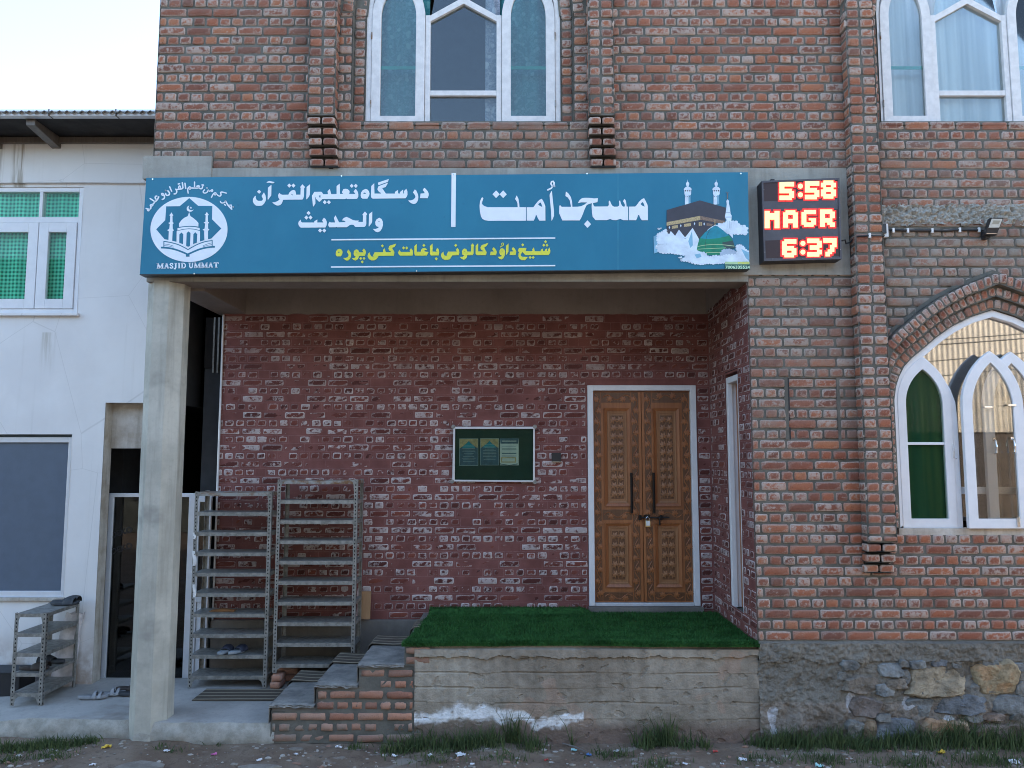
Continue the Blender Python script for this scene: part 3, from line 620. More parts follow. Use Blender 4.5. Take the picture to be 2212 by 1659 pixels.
# arch rings over the lower window
ab = Bricks(BR, MO, wear=1.1)
full = arc_outline(0.0, -0.62)
def ring_bricks(off0, off1, y, tn, w=0.071):
    mid = arc_outline((off0 + off1) / 2, -0.62); L = [0]
    for p, q in zip(mid, mid[1:]): L.append(L[-1] + math.dist(p, q))
    half = L[len(mid) // 2]; nb = int(half / w)
    for side in (0, 1):
        for k in range(nb):
            s = (k + 0.5) * half / nb; i = max(j for j in range(len(L)) if L[j] <= s and j < len(mid) - 1); t = (s - L[i]) / (L[i + 1] - L[i])
            x = mid[i][0] + (mid[i + 1][0] - mid[i][0]) * t; z = mid[i][1] + (mid[i + 1][1] - mid[i][1]) * t
            i0, i1 = max(i - 1, 0), min(i + 2, len(mid) - 1)
            da = Vector((mid[i + 1][0] - mid[i][0], 0, mid[i + 1][1] - mid[i][1])).normalized()
            db = (Vector((mid[i1][0] - mid[i + 1][0], 0, mid[i1][1] - mid[i + 1][1])) if i + 1 < i1 else da).normalized()
            dc = (Vector((mid[i][0] - mid[i0][0], 0, mid[i][1] - mid[i0][1])) if i > i0 else da).normalized()
            d = (da * 1.0 + db * t + dc * (1 - t)).normalized()
            if side: x = 2 * CXC - x; d = Vector((d.x, 0, -d.z))
            if x < 3.375: continue
            Vn = Vector((-d.z, 0, d.x)) if True else None
            ab.one((x, y, z), tuple(d), tuple(Vn), NF, 0, 0, half / nb / 2 - 0.0048, (off1 - off0) / 2 - 0.004, random.gauss(0, 0.004), tn)
ring_bricks(0.008, 0.098, 6.935, 0.35); ring_bricks(0.104, 0.190, 6.895, 0.1); ring_bricks(0.196, 0.292, 6.835, 0.15)
e = MB(); o_ = arc_outline(0.295, -0.62); i_ = arc_outline(0.004, -0.62)
sel = [k for k in range(len(o_))]
e.ring([(max(p[0], 3.35), p[1]) for p in o_], i_, 6.944, 7.0, MO, closed=False)
a1, a2 = arc_outline(0.288, 0.3), arc_outline(0.192, 0.3); e.ring([(max(p[0], 3.35), p[1]) for p in a1], [(max(p[0], 3.35), p[1]) for p in a2], 6.846, 6.944, MO, closed=False)
a1, a2 = arc_outline(0.19, 0.1), arc_outline(0.102, 0.1); e.ring([(max(p[0], 3.35), p[1]) for p in a1], [(max(p[0], 3.35), p[1]) for p in a2], 6.905, 6.944, MO, closed=False)
a1, a2 = arc_outline(0.325, 0.62), arc_outline(0.292, 0.62); e.ring([(max(p[0], 3.35), p[1] + 0.012 * vn(p[0], 2, 1, 9)) for p in a1], [(max(p[0], 3.35), p[1]) for p in a2], 6.928, 6.944, MO, closed=False)
ab.build("brick_arch", MOS, e)
# porch: painted brick walls, ceiling, column, plinth
DX0, DX1, DZ0, DZ1 = Xa(1270, 1000, YB), Xa(1506, 1000, YB), -1.56, 0.785
pb = Bricks(PB, PM, course=0.0882, pitch=0.233, jv=0.019, jh=0.017, mdep=0.0015, wear=0.7, pr=0.0016); pb.lines = PLINE
XBL = Xa(474, 900, YB)
def ex_back(z):
    e = []
    if DZ0 - 0.2 < z < DZ1 + 0.05: e.append((DX0 - 0.004, DX1 + 0.004))
    return e
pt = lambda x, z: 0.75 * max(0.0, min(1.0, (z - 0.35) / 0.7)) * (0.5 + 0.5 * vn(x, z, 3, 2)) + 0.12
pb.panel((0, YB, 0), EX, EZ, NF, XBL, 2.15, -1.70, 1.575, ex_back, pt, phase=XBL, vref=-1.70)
SD0, SD1, SDZ = 7.33, 7.77, 0.80
pb.panel((2.15, 0, 0), EY, EZ, (-1, 0, 0), Y0 + 0.004, YB, -1.70, 1.68, lambda z: [(SD0, SD1)] if -1.46 < z < SDZ + 0.03 else [], lambda x, z: 0.45, phase=Y0, vref=-1.70)
pb.panel((XBL, 0, 0), EY, EZ, (-1, 0, 0), YB, YB + 0.23, -1.70, 1.575, None, pt, phase=YB, vref=-1.70)
ex = MB(); ex.box(DX0 - 0.006, DX1 + 0.006, YB + 0.004, YB + 0.1, DZ1 + 0.001, DZ1 + 0.14, PM)
ex.quad((XBL, YB + 0.235, GZ), (4.0, YB + 0.235, GZ), (4.0, YB + 0.235, 2), (XBL, YB + 0.235, 2), DARK)
ex.quad((DX0 - 0.004, YB - 0.001, DZ1 + 0.05), (DX1 + 0.004, YB - 0.001, DZ1 + 0.05), (DX1 + 0.004, YB + 0.2, DZ1 + 0.05), (DX0 - 0.004, YB + 0.2, DZ1 + 0.05), PM)
for x in (DX0 - 0.004, DX1 + 0.004): ex.quad((x, YB - 0.001, DZ0 - 0.1), (x, YB + 0.2, DZ0 - 0.1), (x, YB + 0.2, DZ1 + 0.05), (x, YB - 0.001, DZ1 + 0.05), PM)
ex.box(2.155, 2.5, SD1, SD1 + 0.02, -1.7, SDZ + 0.03, PM); ex.box(2.155, 2.5, SD0 - 0.02, SD0, -1.7, SDZ + 0.03, PM); ex.box(2.155, 2.5, SD0 - 0.02, SD1 + 0.02, SDZ + 0.03, SDZ + 0.05, PM)
ex.box(2.17, 2.5, Y0 + 0.012, SD0 - 0.021, GZ, 1.96, DARK); ex.box(2.17, 2.5, SD1 + 0.021, 8.6, GZ, 1.96, DARK); ex.box(2.17, 2.5, SD0 - 0.021, SD1 + 0.021, SDZ + 0.051, 1.96, DARK)
ex.box(2.152, 2.48, SD0 + 0.001, SD1 - 0.001, -1.70, -1.46, PLINC)
pb.build("porch_wall", MOS, ex)
m = MB(); rag = []
xs = np.linspace(-2.9, 2.16, 180)
def beam(mb, f0, f1, n):                                     # strip between two edge functions
    mb.grid(lambda i, j: tuple(Vector(f0(i)) * (1 - j) + Vector(f1(i)) * j), n, 3, PLAST)
beam(m, lambda i: (-2.92 + 5.08 * i, YB - 0.035, 1.565 + 0.012 * fbm(i * 40, 1, 2, 1, 3)), lambda i: (-2.92 + 5.08 * i, YB - 0.035, 1.97), 160)
m.quad((-2.92, YB - 0.035, 1.575), (2.16, YB - 0.035, 1.575), (2.16, YB + 0.01, 1.575), (-2.92, YB + 0.01, 1.575), PLAST)
beam(m, lambda i: (2.125, Y0 + 0.02 + 1.42 * i, 1.66 - 0.09 * i + 0.016 * fbm(i * 20, 4, 2, 1.6, 3)), lambda i: (2.125, Y0 + 0.02 + 1.42 * i, 1.97), 70)
m.box(-3.24, -2.915, Y0 + 0.28, YB + 0.2, 1.575, 2.0, PLAST); m.box(-3.3, 2.5, Y0 + 0.2, YB + 0.3, 1.96, 2.1, PLAST)
m.quad((-3.335, Y0 + 0.004, 1.598), (2.158, Y0 + 0.004, 1.598), (2.158, Y0 + 0.283, 1.598), (-3.335, Y0 + 0.283, 1.598), PLAST)
m.quad((-2.92, Y0 + 0.283, 1.598), (2.158, Y0 + 0.283, 1.598), (2.158, Y0 + 0.283, 1.97), (-2.92, Y0 + 0.283, 1.97), PLAST)
m.build("porch_ceiling", MOS)
m = MB(); cx, cy, R = -3.195, 7.098, 0.166 / math.cos(math.pi / 8)
zz = np.linspace(GZ - 0.05, 1.61, 60); vs = []; NSEG = 48
for z in zz:
    fl = 1 + 0.05 * max(0, (-2.25 - z) / 0.2)
    for k in range(NSEG):
        t = k / NSEG * 8; i = int(t); f = t - i; a0 = math.pi / 8 + i * math.pi / 4; a1 = a0 + math.pi / 4
        x = (math.cos(a0) * (1 - f) + math.cos(a1) * f) * R; y = (math.sin(a0) * (1 - f) + math.sin(a1) * f) * R; d = fl * (1 + 0.010 * fbm(x * 3 + 5, y * 3, z, 2.2, 4))
        vs.append((cx + x * d, cy + y * d, z))
m.add(vs, [(j * NSEG + k, j * NSEG + (k + 1) % NSEG, (j + 1) * NSEG + (k + 1) % NSEG, (j + 1) * NSEG + k) for j in range(len(zz) - 1) for k in range(NSEG)], COLM)
m.build("column", MOS)
m = MB(); m.box(XBL + 0.002, 2.152, YB - 0.05, YB + 0.18, GZ, -1.702, PLINC); m.build("plinth", MOS, bevel=0.008)
# stone foundation right of the platform: board of cement, rubble stones in colour
m = MB(); cols = []
CS = crop(1972, 1479, 1100, 2212)
def add_col(k, c): cols.extend([(*c, 1)] * k)
nx, nz = 420, 130; x0, x1, z0, z1 = 2.135, XR, GZ - 0.05, -1.590
def fnd(i, j):
    x = x0 + (x1 - x0) * i; z = z0 + (z1 - z0) * j; y = Y0 - 0.026 - 0.034 * fbm(x, z, 6, 4.5, 6) - 0.016 * fbm(x, z, 1, 14, 4) + 0.012 * max(0, vn(x, z, 3, 26))
    if z > -1.76 + 0.04 * fbm(x, 1, 3, 5, 3): y -= 0.018
    if j > 0.985: y = Y0 + 0.01
    return (x, y, z)
m.grid(fnd, nx, nz, STONE)
for (x, y, z) in m.v:
    n = 0.5 + 0.6 * fbm(x, z, 2, 1.7, 4); c = np.array((0.175, 0.160, 0.135)) * (1 - n) + np.array((0.285, 0.262, 0.22)) * n
    if z < -2.1: c = c * (1 - 0.35 * min(1, (-2.1 - z) / 0.3)) + np.array((0.16, 0.10, 0.08)) * 0.35
    if vn(x, z, 7, 6) > 0.42 and z < -2.0: c = np.array((0.52, 0.52, 0.54))
    cols.append((*c, 1))
STN = [(1680, 1130, 330, 165, 't'), (2030, 1112, 240, 180, 'y'), (1820, 1272, 275, 120, 'b'), (2120, 1272, 210, 115, 'g'), (1570, 1288, 165, 110, 'g'), (1240, 1285, 175, 112, 'r'),
       (1225, 1150, 190, 105, 'n'), (1365, 1182, 125, 75, 'g'), (1425, 1143, 125, 55, 'n'), (1430, 1432, 235, 145, 'b'), (1722, 1455, 285, 180, 'o'), (1182, 1425, 100, 110, 's'), (1268, 1420, 85, 130, 'o'),
       (2075, 1455, 340, 125, 'm'), (2010, 1345, 130, 42, 'm'), (1555, 1028, 100, 46, 'g'), (1690, 1018, 95, 40, 'b'), (1795, 1030, 65, 40, 'g'), (1150, 1030, 105, 60, 'g'), (1390, 1060, 135, 75, 'g'),
       (1482, 1100, 60, 80, 's'), (2190, 1175, 85, 85, 's'), (1900, 1350, 100, 42, 's'), (2165, 1340, 90, 48, 's'), (1110, 1100, 60, 50, 's'), (2150, 1045, 110, 45, 'g'), (1990, 1020, 90, 40, 's'),
       (2330, 1110, 180, 150, 't'), (2340, 1280, 180, 120, 'b'), (2400, 1440, 220, 160, 'n'), (1350, 1345, 90, 40, 's'), (1560, 1180, 70, 40, 's'), (1470, 1020, 50, 36, 's'), (1900, 1180, 60, 60, 's')]
SCOL = dict(t=(0.42, 0.34, 0.23), y=(0.47, 0.36, 0.21), b=(0.15, 0.18, 0.225), g=(0.25, 0.275, 0.29), r=(0.15, 0.105, 0.095), n=(0.25, 0.20, 0.155), o=(0.42, 0.30, 0.19), s=(0.22, 0.22, 0.21), m=(0.24, 0.15, 0.11))
for sx, sy, sw, sh, ck in STN:
    px, _, pz = P(*CS(sx, sy), Y0); q, _, qz = P(*CS(sx + sw / 2, sy + sh / 2), Y0); a, b = abs(q - px), abs(qz - pz); seed = random.random() * 50; vs = []; NA, NRr = 64, 12; tlx, tlz = random.gauss(0, .10), random.gauss(0, .10)
    a *= 1.16; b *= 1.20; sink = random.uniform(0.0, 0.022); cut = [(q_ * math.pi / 2 + random.uniform(-.22, .22), random.uniform(0.9, 1.05)) for q_ in range(4)] + [(math.pi / 4 + q_ * math.pi / 2 + random.uniform(-.3, .3), random.uniform(0.95, 1.30)) for q_ in range(4)]
    base = np.array(SCOL[ck]) * (0.8 if ck in 'tyo' else 0.6) + np.array((0.25, 0.235, 0.205)) * (0.2 if ck in 'tyo' else 0.4); vs.append((px, Y0 - 0.07, pz)); cs = [base]
    for r in range(1, NRr + 1):
        f = r / NRr
        for k in range(NA):
            t = 2 * math.pi * k / NA; rr = min([d_ / math.cos(t - p_) for p_, d_ in cut if math.cos(t - p_) > 0.12]); rr *= 1 + 0.10 * fbm(math.cos(t) + seed, math.sin(t), seed, 3.3, 5)
            x = px + a * rr * f * math.cos(t); z = pz + b * rr * f * math.sin(t)
            y = Y0 - 0.030 + sink - (0.030 if f < 0.84 else 0.030 * (1 - f) / 0.16) - 0.020 * fbm(x, z, seed, 9, 5) - 0.016 * abs(vn(x + seed, z * 1.3, seed, 5)) + tlx * (x - px) + tlz * (z - pz) + (0.03 if r == NRr else 0)
            vs.append((x, y, z)); n = fbm(x, z, seed + 3, 7, 4)
            c = base * (1 + 0.55 * n)
            if ck in 'oy' and n > 0.15: c = c * 0.6 + np.array((0.40, 0.17, 0.06)) * 0.4
            cs.append(np.clip(c, 0.02, 0.7))
    fs = [(0, 1 + (k + 1) % NA, 1 + k) for k in range(NA)] + [(1 + (r - 1) * NA + k, 1 + (r - 1) * NA + (k + 1) % NA, 1 + r * NA + (k + 1) % NA, 1 + r * NA + k) for r in range(1, NRr) for k in range(NA)]
    m.add(vs, fs, STONE); cols += [(*c, 1) for c in cs]
m.build("stone_foundation", MOS, smooth=False, colors=cols)
# ------------------------------------------------------------------ windows of the mosque
def drape(mb, x0, x1, z0, z1, y, m_, amp=0.018, per=0.11, n=40):
    ph = random.random() * 6
    mb.grid(lambda i, j: (x0 + (x1 - x0) * i, y + amp * math.sin((x0 + (x1 - x0) * i) / per * 2 * math.pi + ph + 0.5 * math.sin(j * 2 + ph)) * (0.6 + 0.4 * j), z0 + (z1 - z0) * j), n, 8, m_)
def upper_window(cx, hw, paint, side_cur, centre, name):
    yf, yb = 7.0, 7.075; k = (hw - 0.05)
    fr = MB(); fr.ring(lancet(cx, hw, WZB, WZS, WZA), lancet(cx, k, WZB + 0.028, WZS, WZA - 0.09), yf, yb, paint)
    for s in (-1, 1):
        xa, xb = sorted((cx + s * 0.314, cx + s * 0.362)); fr.box(xa, xb, yf, yb, WZB + 0.028, WZS + 0.02, paint)
        ap = (cx, WZS + 0.17); p0 = (cx + s * 0.33, WZS - 0.02); w = 0.03
        pts = [(p0[0], p0[1] - w), (ap[0], ap[1] - w * 1.1), (ap[0], ap[1] + w * 1.1), (p0[0], p0[1] + w)]; pts = pts if s < 0 else pts[::-1]
        fr.prism(pts, yf + 0.002, yb, paint)
        up = [(p0[0] + s * 0.005, WZS), (cx + s * 0.25, WZS + 0.17), (cx + s * 0.13, WZS + 0.36), (cx + s * 0.0, WZS + 0.6)]
    fr.box(cx - 0.314, cx + 0.314, yf + 0.004, yb, 3.403, 3.454, paint); fr.box(cx - hw - 0.004, cx + hw + 0.004, yf - 0.012, yf, WZB - 0.004, WZB + 0.02, paint)
    W_ = fr.build(name, MOS, bevel=0.004)
    for s in (-1, 1):
        sc = cx + s * (k + 0.362) / 2; sh = (k - 0.362) / 2 - 0.003
        mb = MB(); mb.ring(lancet(sc, sh, WZB + 0.03, WZS, WZS + 0.46), lancet(sc, sh - 0.085, WZB + 0.105, WZS, WZS + 0.34), yf - 0.012, yf + 0.03, paint)
        for z in (3.28, 3.95): mb.tube([(sc + s * (sh + 0.002), yf - 0.014, z), (sc + s * (sh + 0.002), yf - 0.014, z + 0.07)], 0.007, RUST, 6)
        mb.build("sash", W_, bevel=0.003)
        g = MB(); g.prism(lancet(sc, sh - 0.083, WZB + 0.103, WZS, WZS + 0.345), yf + 0.012, yf + 0.016, CLEAR); g.build("pane", W_)
        c = MB(); drape(c, sc - sh - 0.03, sc + sh + 0.03, WZB, WZS + 0.55, yf + 0.13, side_cur, 0.012, 0.16); c.build("curtain", W_, smooth=True)
        b = MB(); b.box(sc - sh + 0.085, sc + sh - 0.085, yf + 0.019, yf + 0.023, 3.668, 3.70, TEALBAR); b.build("tape", W_)
    g = MB(); g.prism([(cx - 0.316, WZB + 0.026), (cx + 0.316, WZB + 0.026), (cx + 0.316, WZS), (cx + 0.25, WZS + 0.4), (cx, WZA - 0.08), (cx - 0.25, WZS + 0.4), (cx - 0.316, WZS)], yf + 0.035, yf + 0.039, CLEAR); g.build("pane", W_)
    centre(W_, cx, yf)
    return W_
def centre_a(W_, cx, yf):
    c = MB(); drape(c, cx + 0.205, cx + 0.345, WZB, WZS + 0.6, yf + 0.10, LACE, 0.01, 0.12, 14); c.build("curtain", W_, smooth=True)
def centre_b(W_, cx, yf):
    c = MB(); drape(c, cx - 0.35, cx + 0.35, WZB, WZS + 0.7, yf + 0.11, WDRAPE, 0.02, 0.19, 60); c.build("curtain", W_, smooth=True)
WIN_A = upper_window(WA_C, WA_H, WPAINT2, TEALC, centre_a, "window"); WIN_B = upper_window(WB_C, WB_H, WPAINT2, WDRAPE, centre_b, "window")
# lower right window: big pointed frame, closed lancet sash, two open lancet sashes
fr = MB(); yf = YC; fr.ring(arc_outline(0.0, CZB + 0.06), arc_outline(-0.058, CZB + 0.10), yf, yf + 0.09, WPAINT, closed=False)
fr.box(CXC - HWC - 0.02, CXC + HWC + 0.02, yf - 0.03, yf + 0.09, CZB, CZB + 0.062, STAIN)
LX0, LX1 = 3.482, 3.966; LZ0 = Za(1140.8, 6.95)
for sx in (1, -1):
    mir = (lambda p: p) if sx == 1 else (lambda p: (2 * CXC - p[0], p[1]))
    rib = [(3.725, 0.93), (3.80, 0.86), (3.90, 0.74), (3.97, 0.62), (4.01, 0.50), (4.02, 0.36), (4.02, LZ0 - 0.01)]; inn = [(3.715, 0.88), (3.775, 0.815), (3.86, 0.70), (3.925, 0.585), (3.957, 0.475), (3.968, 0.35), (3.968, LZ0 - 0.01)]
    fr.ring([mir(p) for p in rib], [mir(p) for p in inn], yf + 0.004, yf + 0.085, WPAINT, closed=False)
fr.box(4.02, 2 * CXC - 4.02, yf + 0.03, yf + 0.08, -0.325, -0.262, WPAINT); fr.box(3.5, 2 * CXC - 3.5, yf + 0.004, yf + 0.085, LZ0 - 0.03, LZ0 - 0.001, WPAINT)
WIN_C = fr.build("window", MOS, bevel=0.004)
def sash_c(cxs, hw, z0, zs, za, st, gz0, gza, y, glass, bar=None, name="sash"):
    mb = MB(); mb.ring(lancet(cxs, hw, z0, zs, za), lancet(cxs, hw - st, gz0, zs - 0.02, gza), y, y + 0.04, WPAINT)
    if bar: mb.box(cxs - hw + st, cxs + hw - st, y + 0.006, y + 0.03, bar, bar + 0.025, WPAINT)
    s_ = mb.build(name, WIN_C, bevel=0.003); g = MB(); g.prism(lancet(cxs, hw - st + 0.002, gz0 - 0.002, zs - 0.02, gza + 0.004), y + 0.016, y + 0.020, glass); g.build("pane", WIN_C); return s_
sash_c((LX0 + LX1) / 2, (LX1 - LX0) / 2, LZ0, 0.50, 0.905, 0.076, -0.54, 0.80, yf - 0.004, LOWG, 0.115)
sash_c(2 * CXC - (LX0 + LX1) / 2, (LX1 - LX0) / 2, LZ0, 0.50, 0.905, 0.076, -0.54, 0.80, yf - 0.004, LOWG, 0.115)
S1 = sash_c(4.292, 0.272, LZ0 + 0.002, 0.46, 0.955, 0.088, -0.535, 0.85, 6.885, SASHG); S2 = sash_c(4.508, 0.272, LZ0 + 0.01, 0.46, 0.955, 0.088, -0.535, 0.85, 6.928, SASHG)
g = MB(); g.prism([(p[0], max(p[1], CZB + 0.11)) for p in arc_outline(-0.055, CZB + 0.12)], yf + 0.05, yf + 0.054, COATED)
g.v = [p for p in g.v]; g.build("pane", WIN_C)
for cc in ((LX0 + LX1) / 2, 2 * CXC - (LX0 + LX1) / 2):
    lp = lancet(cc, 0.225, LZ0 + 0.02, 0.50, 0.875); c = MB()
    def fcur(i, j):
        z = LZ0 + 0.021 + (0.872 - LZ0 - 0.021) * j; s_ = span(lp, z) or (cc, cc); x = s_[0] + (s_[1] - s_[0]) * i; return (x, yf + 0.036 + 0.008 * math.sin(x * 34), z)
    c.grid(fcur, 30, 24, GDRAPE); c.build("curtain", WIN_C, smooth=True)
def grip(px, py, y):
    mb = MB(); x, _, z = P(*CB(px, py), y); mb.tube([(x, y, z + 0.062), (x, y - 0.03, z + 0.052), (x, y - 0.036, z), (x, y - 0.03, z - 0.052), (x, y, z - 0.062)], 0.008, CHROME, 8)
    mb.box(x - 0.012, x + 0.012, y - 0.004, y + 0.001, z + 0.052, z + 0.08, CHROME); mb.build("handle", WIN_C)
grip(1820, 400, 6.925); grip(2060, 390, 6.882)
mb = MB()
x, _, z = P(*CB(2135, 1385), 6.88); mb.box(x - 0.012, x + 0.012, 6.872, 6.884, z - 0.05, z + 0.03, CHROME); mb.tube([(x, 6.868, z + 0.04), (x, 6.868, z - 0.01)], 0.006, CHROME, 6)
for px, py in ((1735, 1420), (2050, 1395)):
    x, _, z = P(*CA(px, py), 6.88); mh = MB(); mh.box(x - 0.035, x + 0.035, 6.872, 6.884, z - 0.007, z + 0.007, CHROME); mh.build("hinge", WIN_C)
mb.build("catch", WIN_C); mb = MB()
x, _, z = P(*CB(1270, 460), 6.96); mb.tube([(x, 6.955, z + 0.06), (x, 6.945, z + 0.0), (x, 6.95, z - 0.06), (x + 0.02, 6.94, z - 0.065)], 0.004, CHROME, 6)
mb.build("hook", WIN_C)
# ------------------------------------------------------------------ carved double door
fr = MB(); f0, f1 = YB - 0.015, YB + 0.11
fr.box(DX0, DX0 + 0.062, f0, f1, DZ0, DZ1, WPAINT); fr.box(DX1 - 0.062, DX1, f0, f1, DZ0, DZ1, WPAINT); fr.box(DX0 + 0.062, DX1 - 0.062, f0, f1, DZ1 - 0.058, DZ1, WPAINT)
fr.box(DX0 + 0.064, DX1 - 0.064, f0 + 0.01, f1, DZ0 - 0.004, DZ0 + 0.028, ALU); fr.box(DX0 - 0.01, DX1 + 0.02, YB - 0.075, YB + 0.1, PZ - 0.05, DZ0 - 0.006, PLINC)
DOOR = fr.build("carved_door", MOS, bevel=0.004)
YD = YB + 0.035
def maple(mb, x, z, r, rot, y, m_, h=0.009):
    pts = []; n = 7
    for i in range(n * 2):
        t = rot + math.pi / 2 + math.pi * 2 * i / (n * 2); rr = r * (1.0 if i % 2 == 0 else 0.55)
        if i == n: rr *= 0.55
        pts.append((x + rr * math.cos(t), z + rr * math.sin(t)))
    vs = [(x, y - h, z)] + [(p[0], y - (h * 0.35 if i % 2 == 0 else h * 0.75), p[1]) for i, p in enumerate(pts)] + [(p[0], y, p[1]) for p in pts]; k = len(pts)
    mb.add(vs, [(0, 1 + (i + 1) % k, 1 + i) for i in range(k)] + [(1 + i, 1 + (i + 1) % k, 1 + k + (i + 1) % k, 1 + k + i) for i in range(k)], m_)
def vine(mb, a, b, w, y, m_, leafr, per=0.20):
    a, b = Vector(a), Vector(b); d = b - a; L = d.length; d.normalize(); nrm = Vector((-d.y, d.x)); n = max(2, int(L / per * 8)); pts = []
    for i in range(n + 1):
        s = L * i / n; o = w * 0.30 * math.sin(2 * math.pi * s / per); p = a + d * s + nrm * o; pts.append((p.x, y - 0.002, p.y))
    mb.tube(pts, 0.0055, m_, 5, False)
    k = max(1, int(L / (per / 2)))
    for i in range(k):
        s = (i + 0.5) * L / k; sg = -1 if math.sin(2 * math.pi * s / per) > 0 else 1; p = a + d * s + nrm * (sg * w * 0.20); maple(mb, p.x, p.y, leafr, random.uniform(-0.7, 0.7), y, m_)
def frame_rect(mb, x0, x1, z0, z1, w, ya, yb_, m_):
    o = [(x0, z0), (x1, z0), (x1, z1), (x0, z1)]; i = [(x0 + w, z0 + w), (x1 - w, z0 + w), (x1 - w, z1 - w), (x0 + w, z1 - w)]
    vs = [(p[0], ya, p[1]) for p in o] + [(p[0], yb_, p[1]) for p in i] + [(p[0], YD + 0.01, p[1]) for p in o]
    mb.add(vs, [(k, (k + 1) % 4, 4 + (k + 1) % 4, 4 + k) for k in range(4)] + [(k, 8 + k, 8 + (k + 1) % 4, (k + 1) % 4) for k in range(4)], m_)
def leaf(x0, x1, inner):                                      # inner: +1 if the meeting edge is at x1
    mb = MB(); z0, z1 = DZ0 + 0.032, DZ1 - 0.062; mb.box(x0, x1, YD, YD + 0.04, z0, z1, WOOD)
    w = x1 - x0; ob, ib = 0.085, 0.085; edge = 0.028
    xo = x0 if inner > 0 else x1; sgn = 1 if inner > 0 else -1
    X = lambda d: xo + sgn * d                                # d measured from the outer edge
    def rect(d0, d1, za, zb, ya, yb_, m_): a, b = sorted((X(d0), X(d1))); mb.box(a, b, ya, yb_, za, zb, m_)
    pu0, pu1, pl0, pl1 = -0.52, z1 - 0.185, z0 + 0.155, -0.70; d0, d1 = ob + 0.03, w - ib - edge - 0.012
    for za, zb in ((z0 + 0.01, z1 - 0.01),):
        rect(0.008, ob - 0.004, za, zb, YD - 0.0015, YD, WOODD); rect(w - edge - ib + 0.008, w - edge - 0.004, za, zb, YD - 0.0015, YD, WOODD)
    for za, zb in ((z1 - 0.125, z1 - 0.012), (-0.665, -0.555), (z0 + 0.012, z0 + 0.10)): rect(ob + 0.004, w - ib - edge, za, zb, YD - 0.0015, YD, WOODD)
    for za, zb in ((pu0, pu1), (pl0, pl1)):
        a, b = sorted((X(d0), X(d1))); frame_rect(mb, a, b, za, zb, 0.034, YD - 0.020, YD - 0.004, WOOD)
        mb.box(a + 0.034, b - 0.034, YD - 0.004, YD, za + 0.034, zb - 0.034, WOODP); frame_rect(mb, a + 0.038, b - 0.038, za + 0.038, zb - 0.038, 0.018, YD - 0.013, YD - 0.010, WOODP)
        a2, b2 = a + 0.072, b - 0.072; mb.box(a2, b2, YD - 0.006, YD - 0.003, za + 0.08, zb - 0.08, WOODD); n = int((zb - za - 0.17) / 0.088)
        for i in range(n):
            z = za + 0.085 + (i + 0.5) * (zb - za - 0.17) / n
            for s in (-1, 1): maple(mb, (a2 + b2) / 2 + s * (b2 - a2) * 0.26, z, 0.046, s * -0.5, YD - 0.006, WOODP, 0.016)
        mb.tube([((a2 + b2) / 2, YD - 0.007, za + 0.085), ((a2 + b2) / 2, YD - 0.007, zb - 0.085)], 0.004, WOODP, 5)
    for d in (ob / 2 + 0.002, w - edge - ib / 2 + 0.002): vine(mb, (X(d), z0 + 0.03), (X(d), z1 - 0.03), ob, YD - 0.0015, WOOD, 0.042, 0.24)
    for z in (z1 - 0.068, -0.61, z0 + 0.056): vine(mb, (X(ob + 0.02), z), (X(w - ib - edge - 0.01), z), 0.09, YD - 0.0015, WOOD, 0.040, 0.2)
    rect(w - edge, w - 0.002, z0, z1, YD - 0.008, YD, WOOD)
    return mb.build("leaf", DOOR, bevel=0.0025)
mid = (DX0 + DX1) / 2; leaf(DX0 + 0.066, mid - 0.002, 1); leaf(mid + 0.002, DX1 - 0.066, -1)
D2 = crop(1740, 1480, 400, 1746); D1 = crop(1740, 1130, 400, 1896)
for px in (728, 1043):
    x, _, zt = P(*D1(px, 1365), YB); zb = P(*D2(px, 260), YB)[2]; mb = MB(); mb.tube([(x, YD - 0.05, zt), (x, YD - 0.05, zb)], 0.014, IRON, 10)
    for z in (zt - 0.06, zb + 0.06): mb.tube([(x, YD - 0.05, z), (x, YD, z)], 0.010, IRON, 8)
    mb.build("handle", DOOR)
xa, _, z = P(*D2(790, 318), YB); xb = P(*D2(1170, 318), YB)[0]; xl = P(*D2(880, 318), YB)[0]; xc = P(*D2(1065, 318), YB)[0]; mb = MB()
mb.tube([(xa, YD - 0.035, z), (xb, YD - 0.035, z)], 0.009, IRON, 8)
for x in (xa, xc): mb.tube([(x, YD - 0.03, z - 0.026), (x, YD - 0.03, z + 0.026)], 0.016, IRON, 8)
mb.box(xl - 0.03, xl + 0.03, YD - 0.048, YD, z - 0.008, z + 0.03, IRON); mb.tube([(xc - 0.02, YD - 0.045, z), (xc - 0.02, YD - 0.05, z - 0.08)], 0.009, IRON, 8); mb.build("bolt", DOOR)
PAD = thing("padlock", "white padlock hanging from the black bolt of the carved door", "padlock", (xl, YD - 0.06, z - 0.09))
mb = MB(); mb.box(xl - 0.027, xl + 0.027, YD - 0.075, YD - 0.05, z - 0.095, z - 0.03, BRASS); mb.box(xl - 0.021, xl + 0.021, YD - 0.078, YD - 0.0755, z - 0.082, z - 0.034, WPLAS); mb.build("body", PAD, bevel=0.006)
mb = MB(); mb.tube([(xl - 0.017, YD - 0.062, z - 0.035), (xl - 0.017, YD - 0.062, z - 0.005), (xl, YD - 0.062, z + 0.012), (xl + 0.017, YD - 0.062, z - 0.005), (xl + 0.017, YD - 0.062, z - 0.035)], 0.0045, CHROME, 8); mb.build("shackle", PAD)
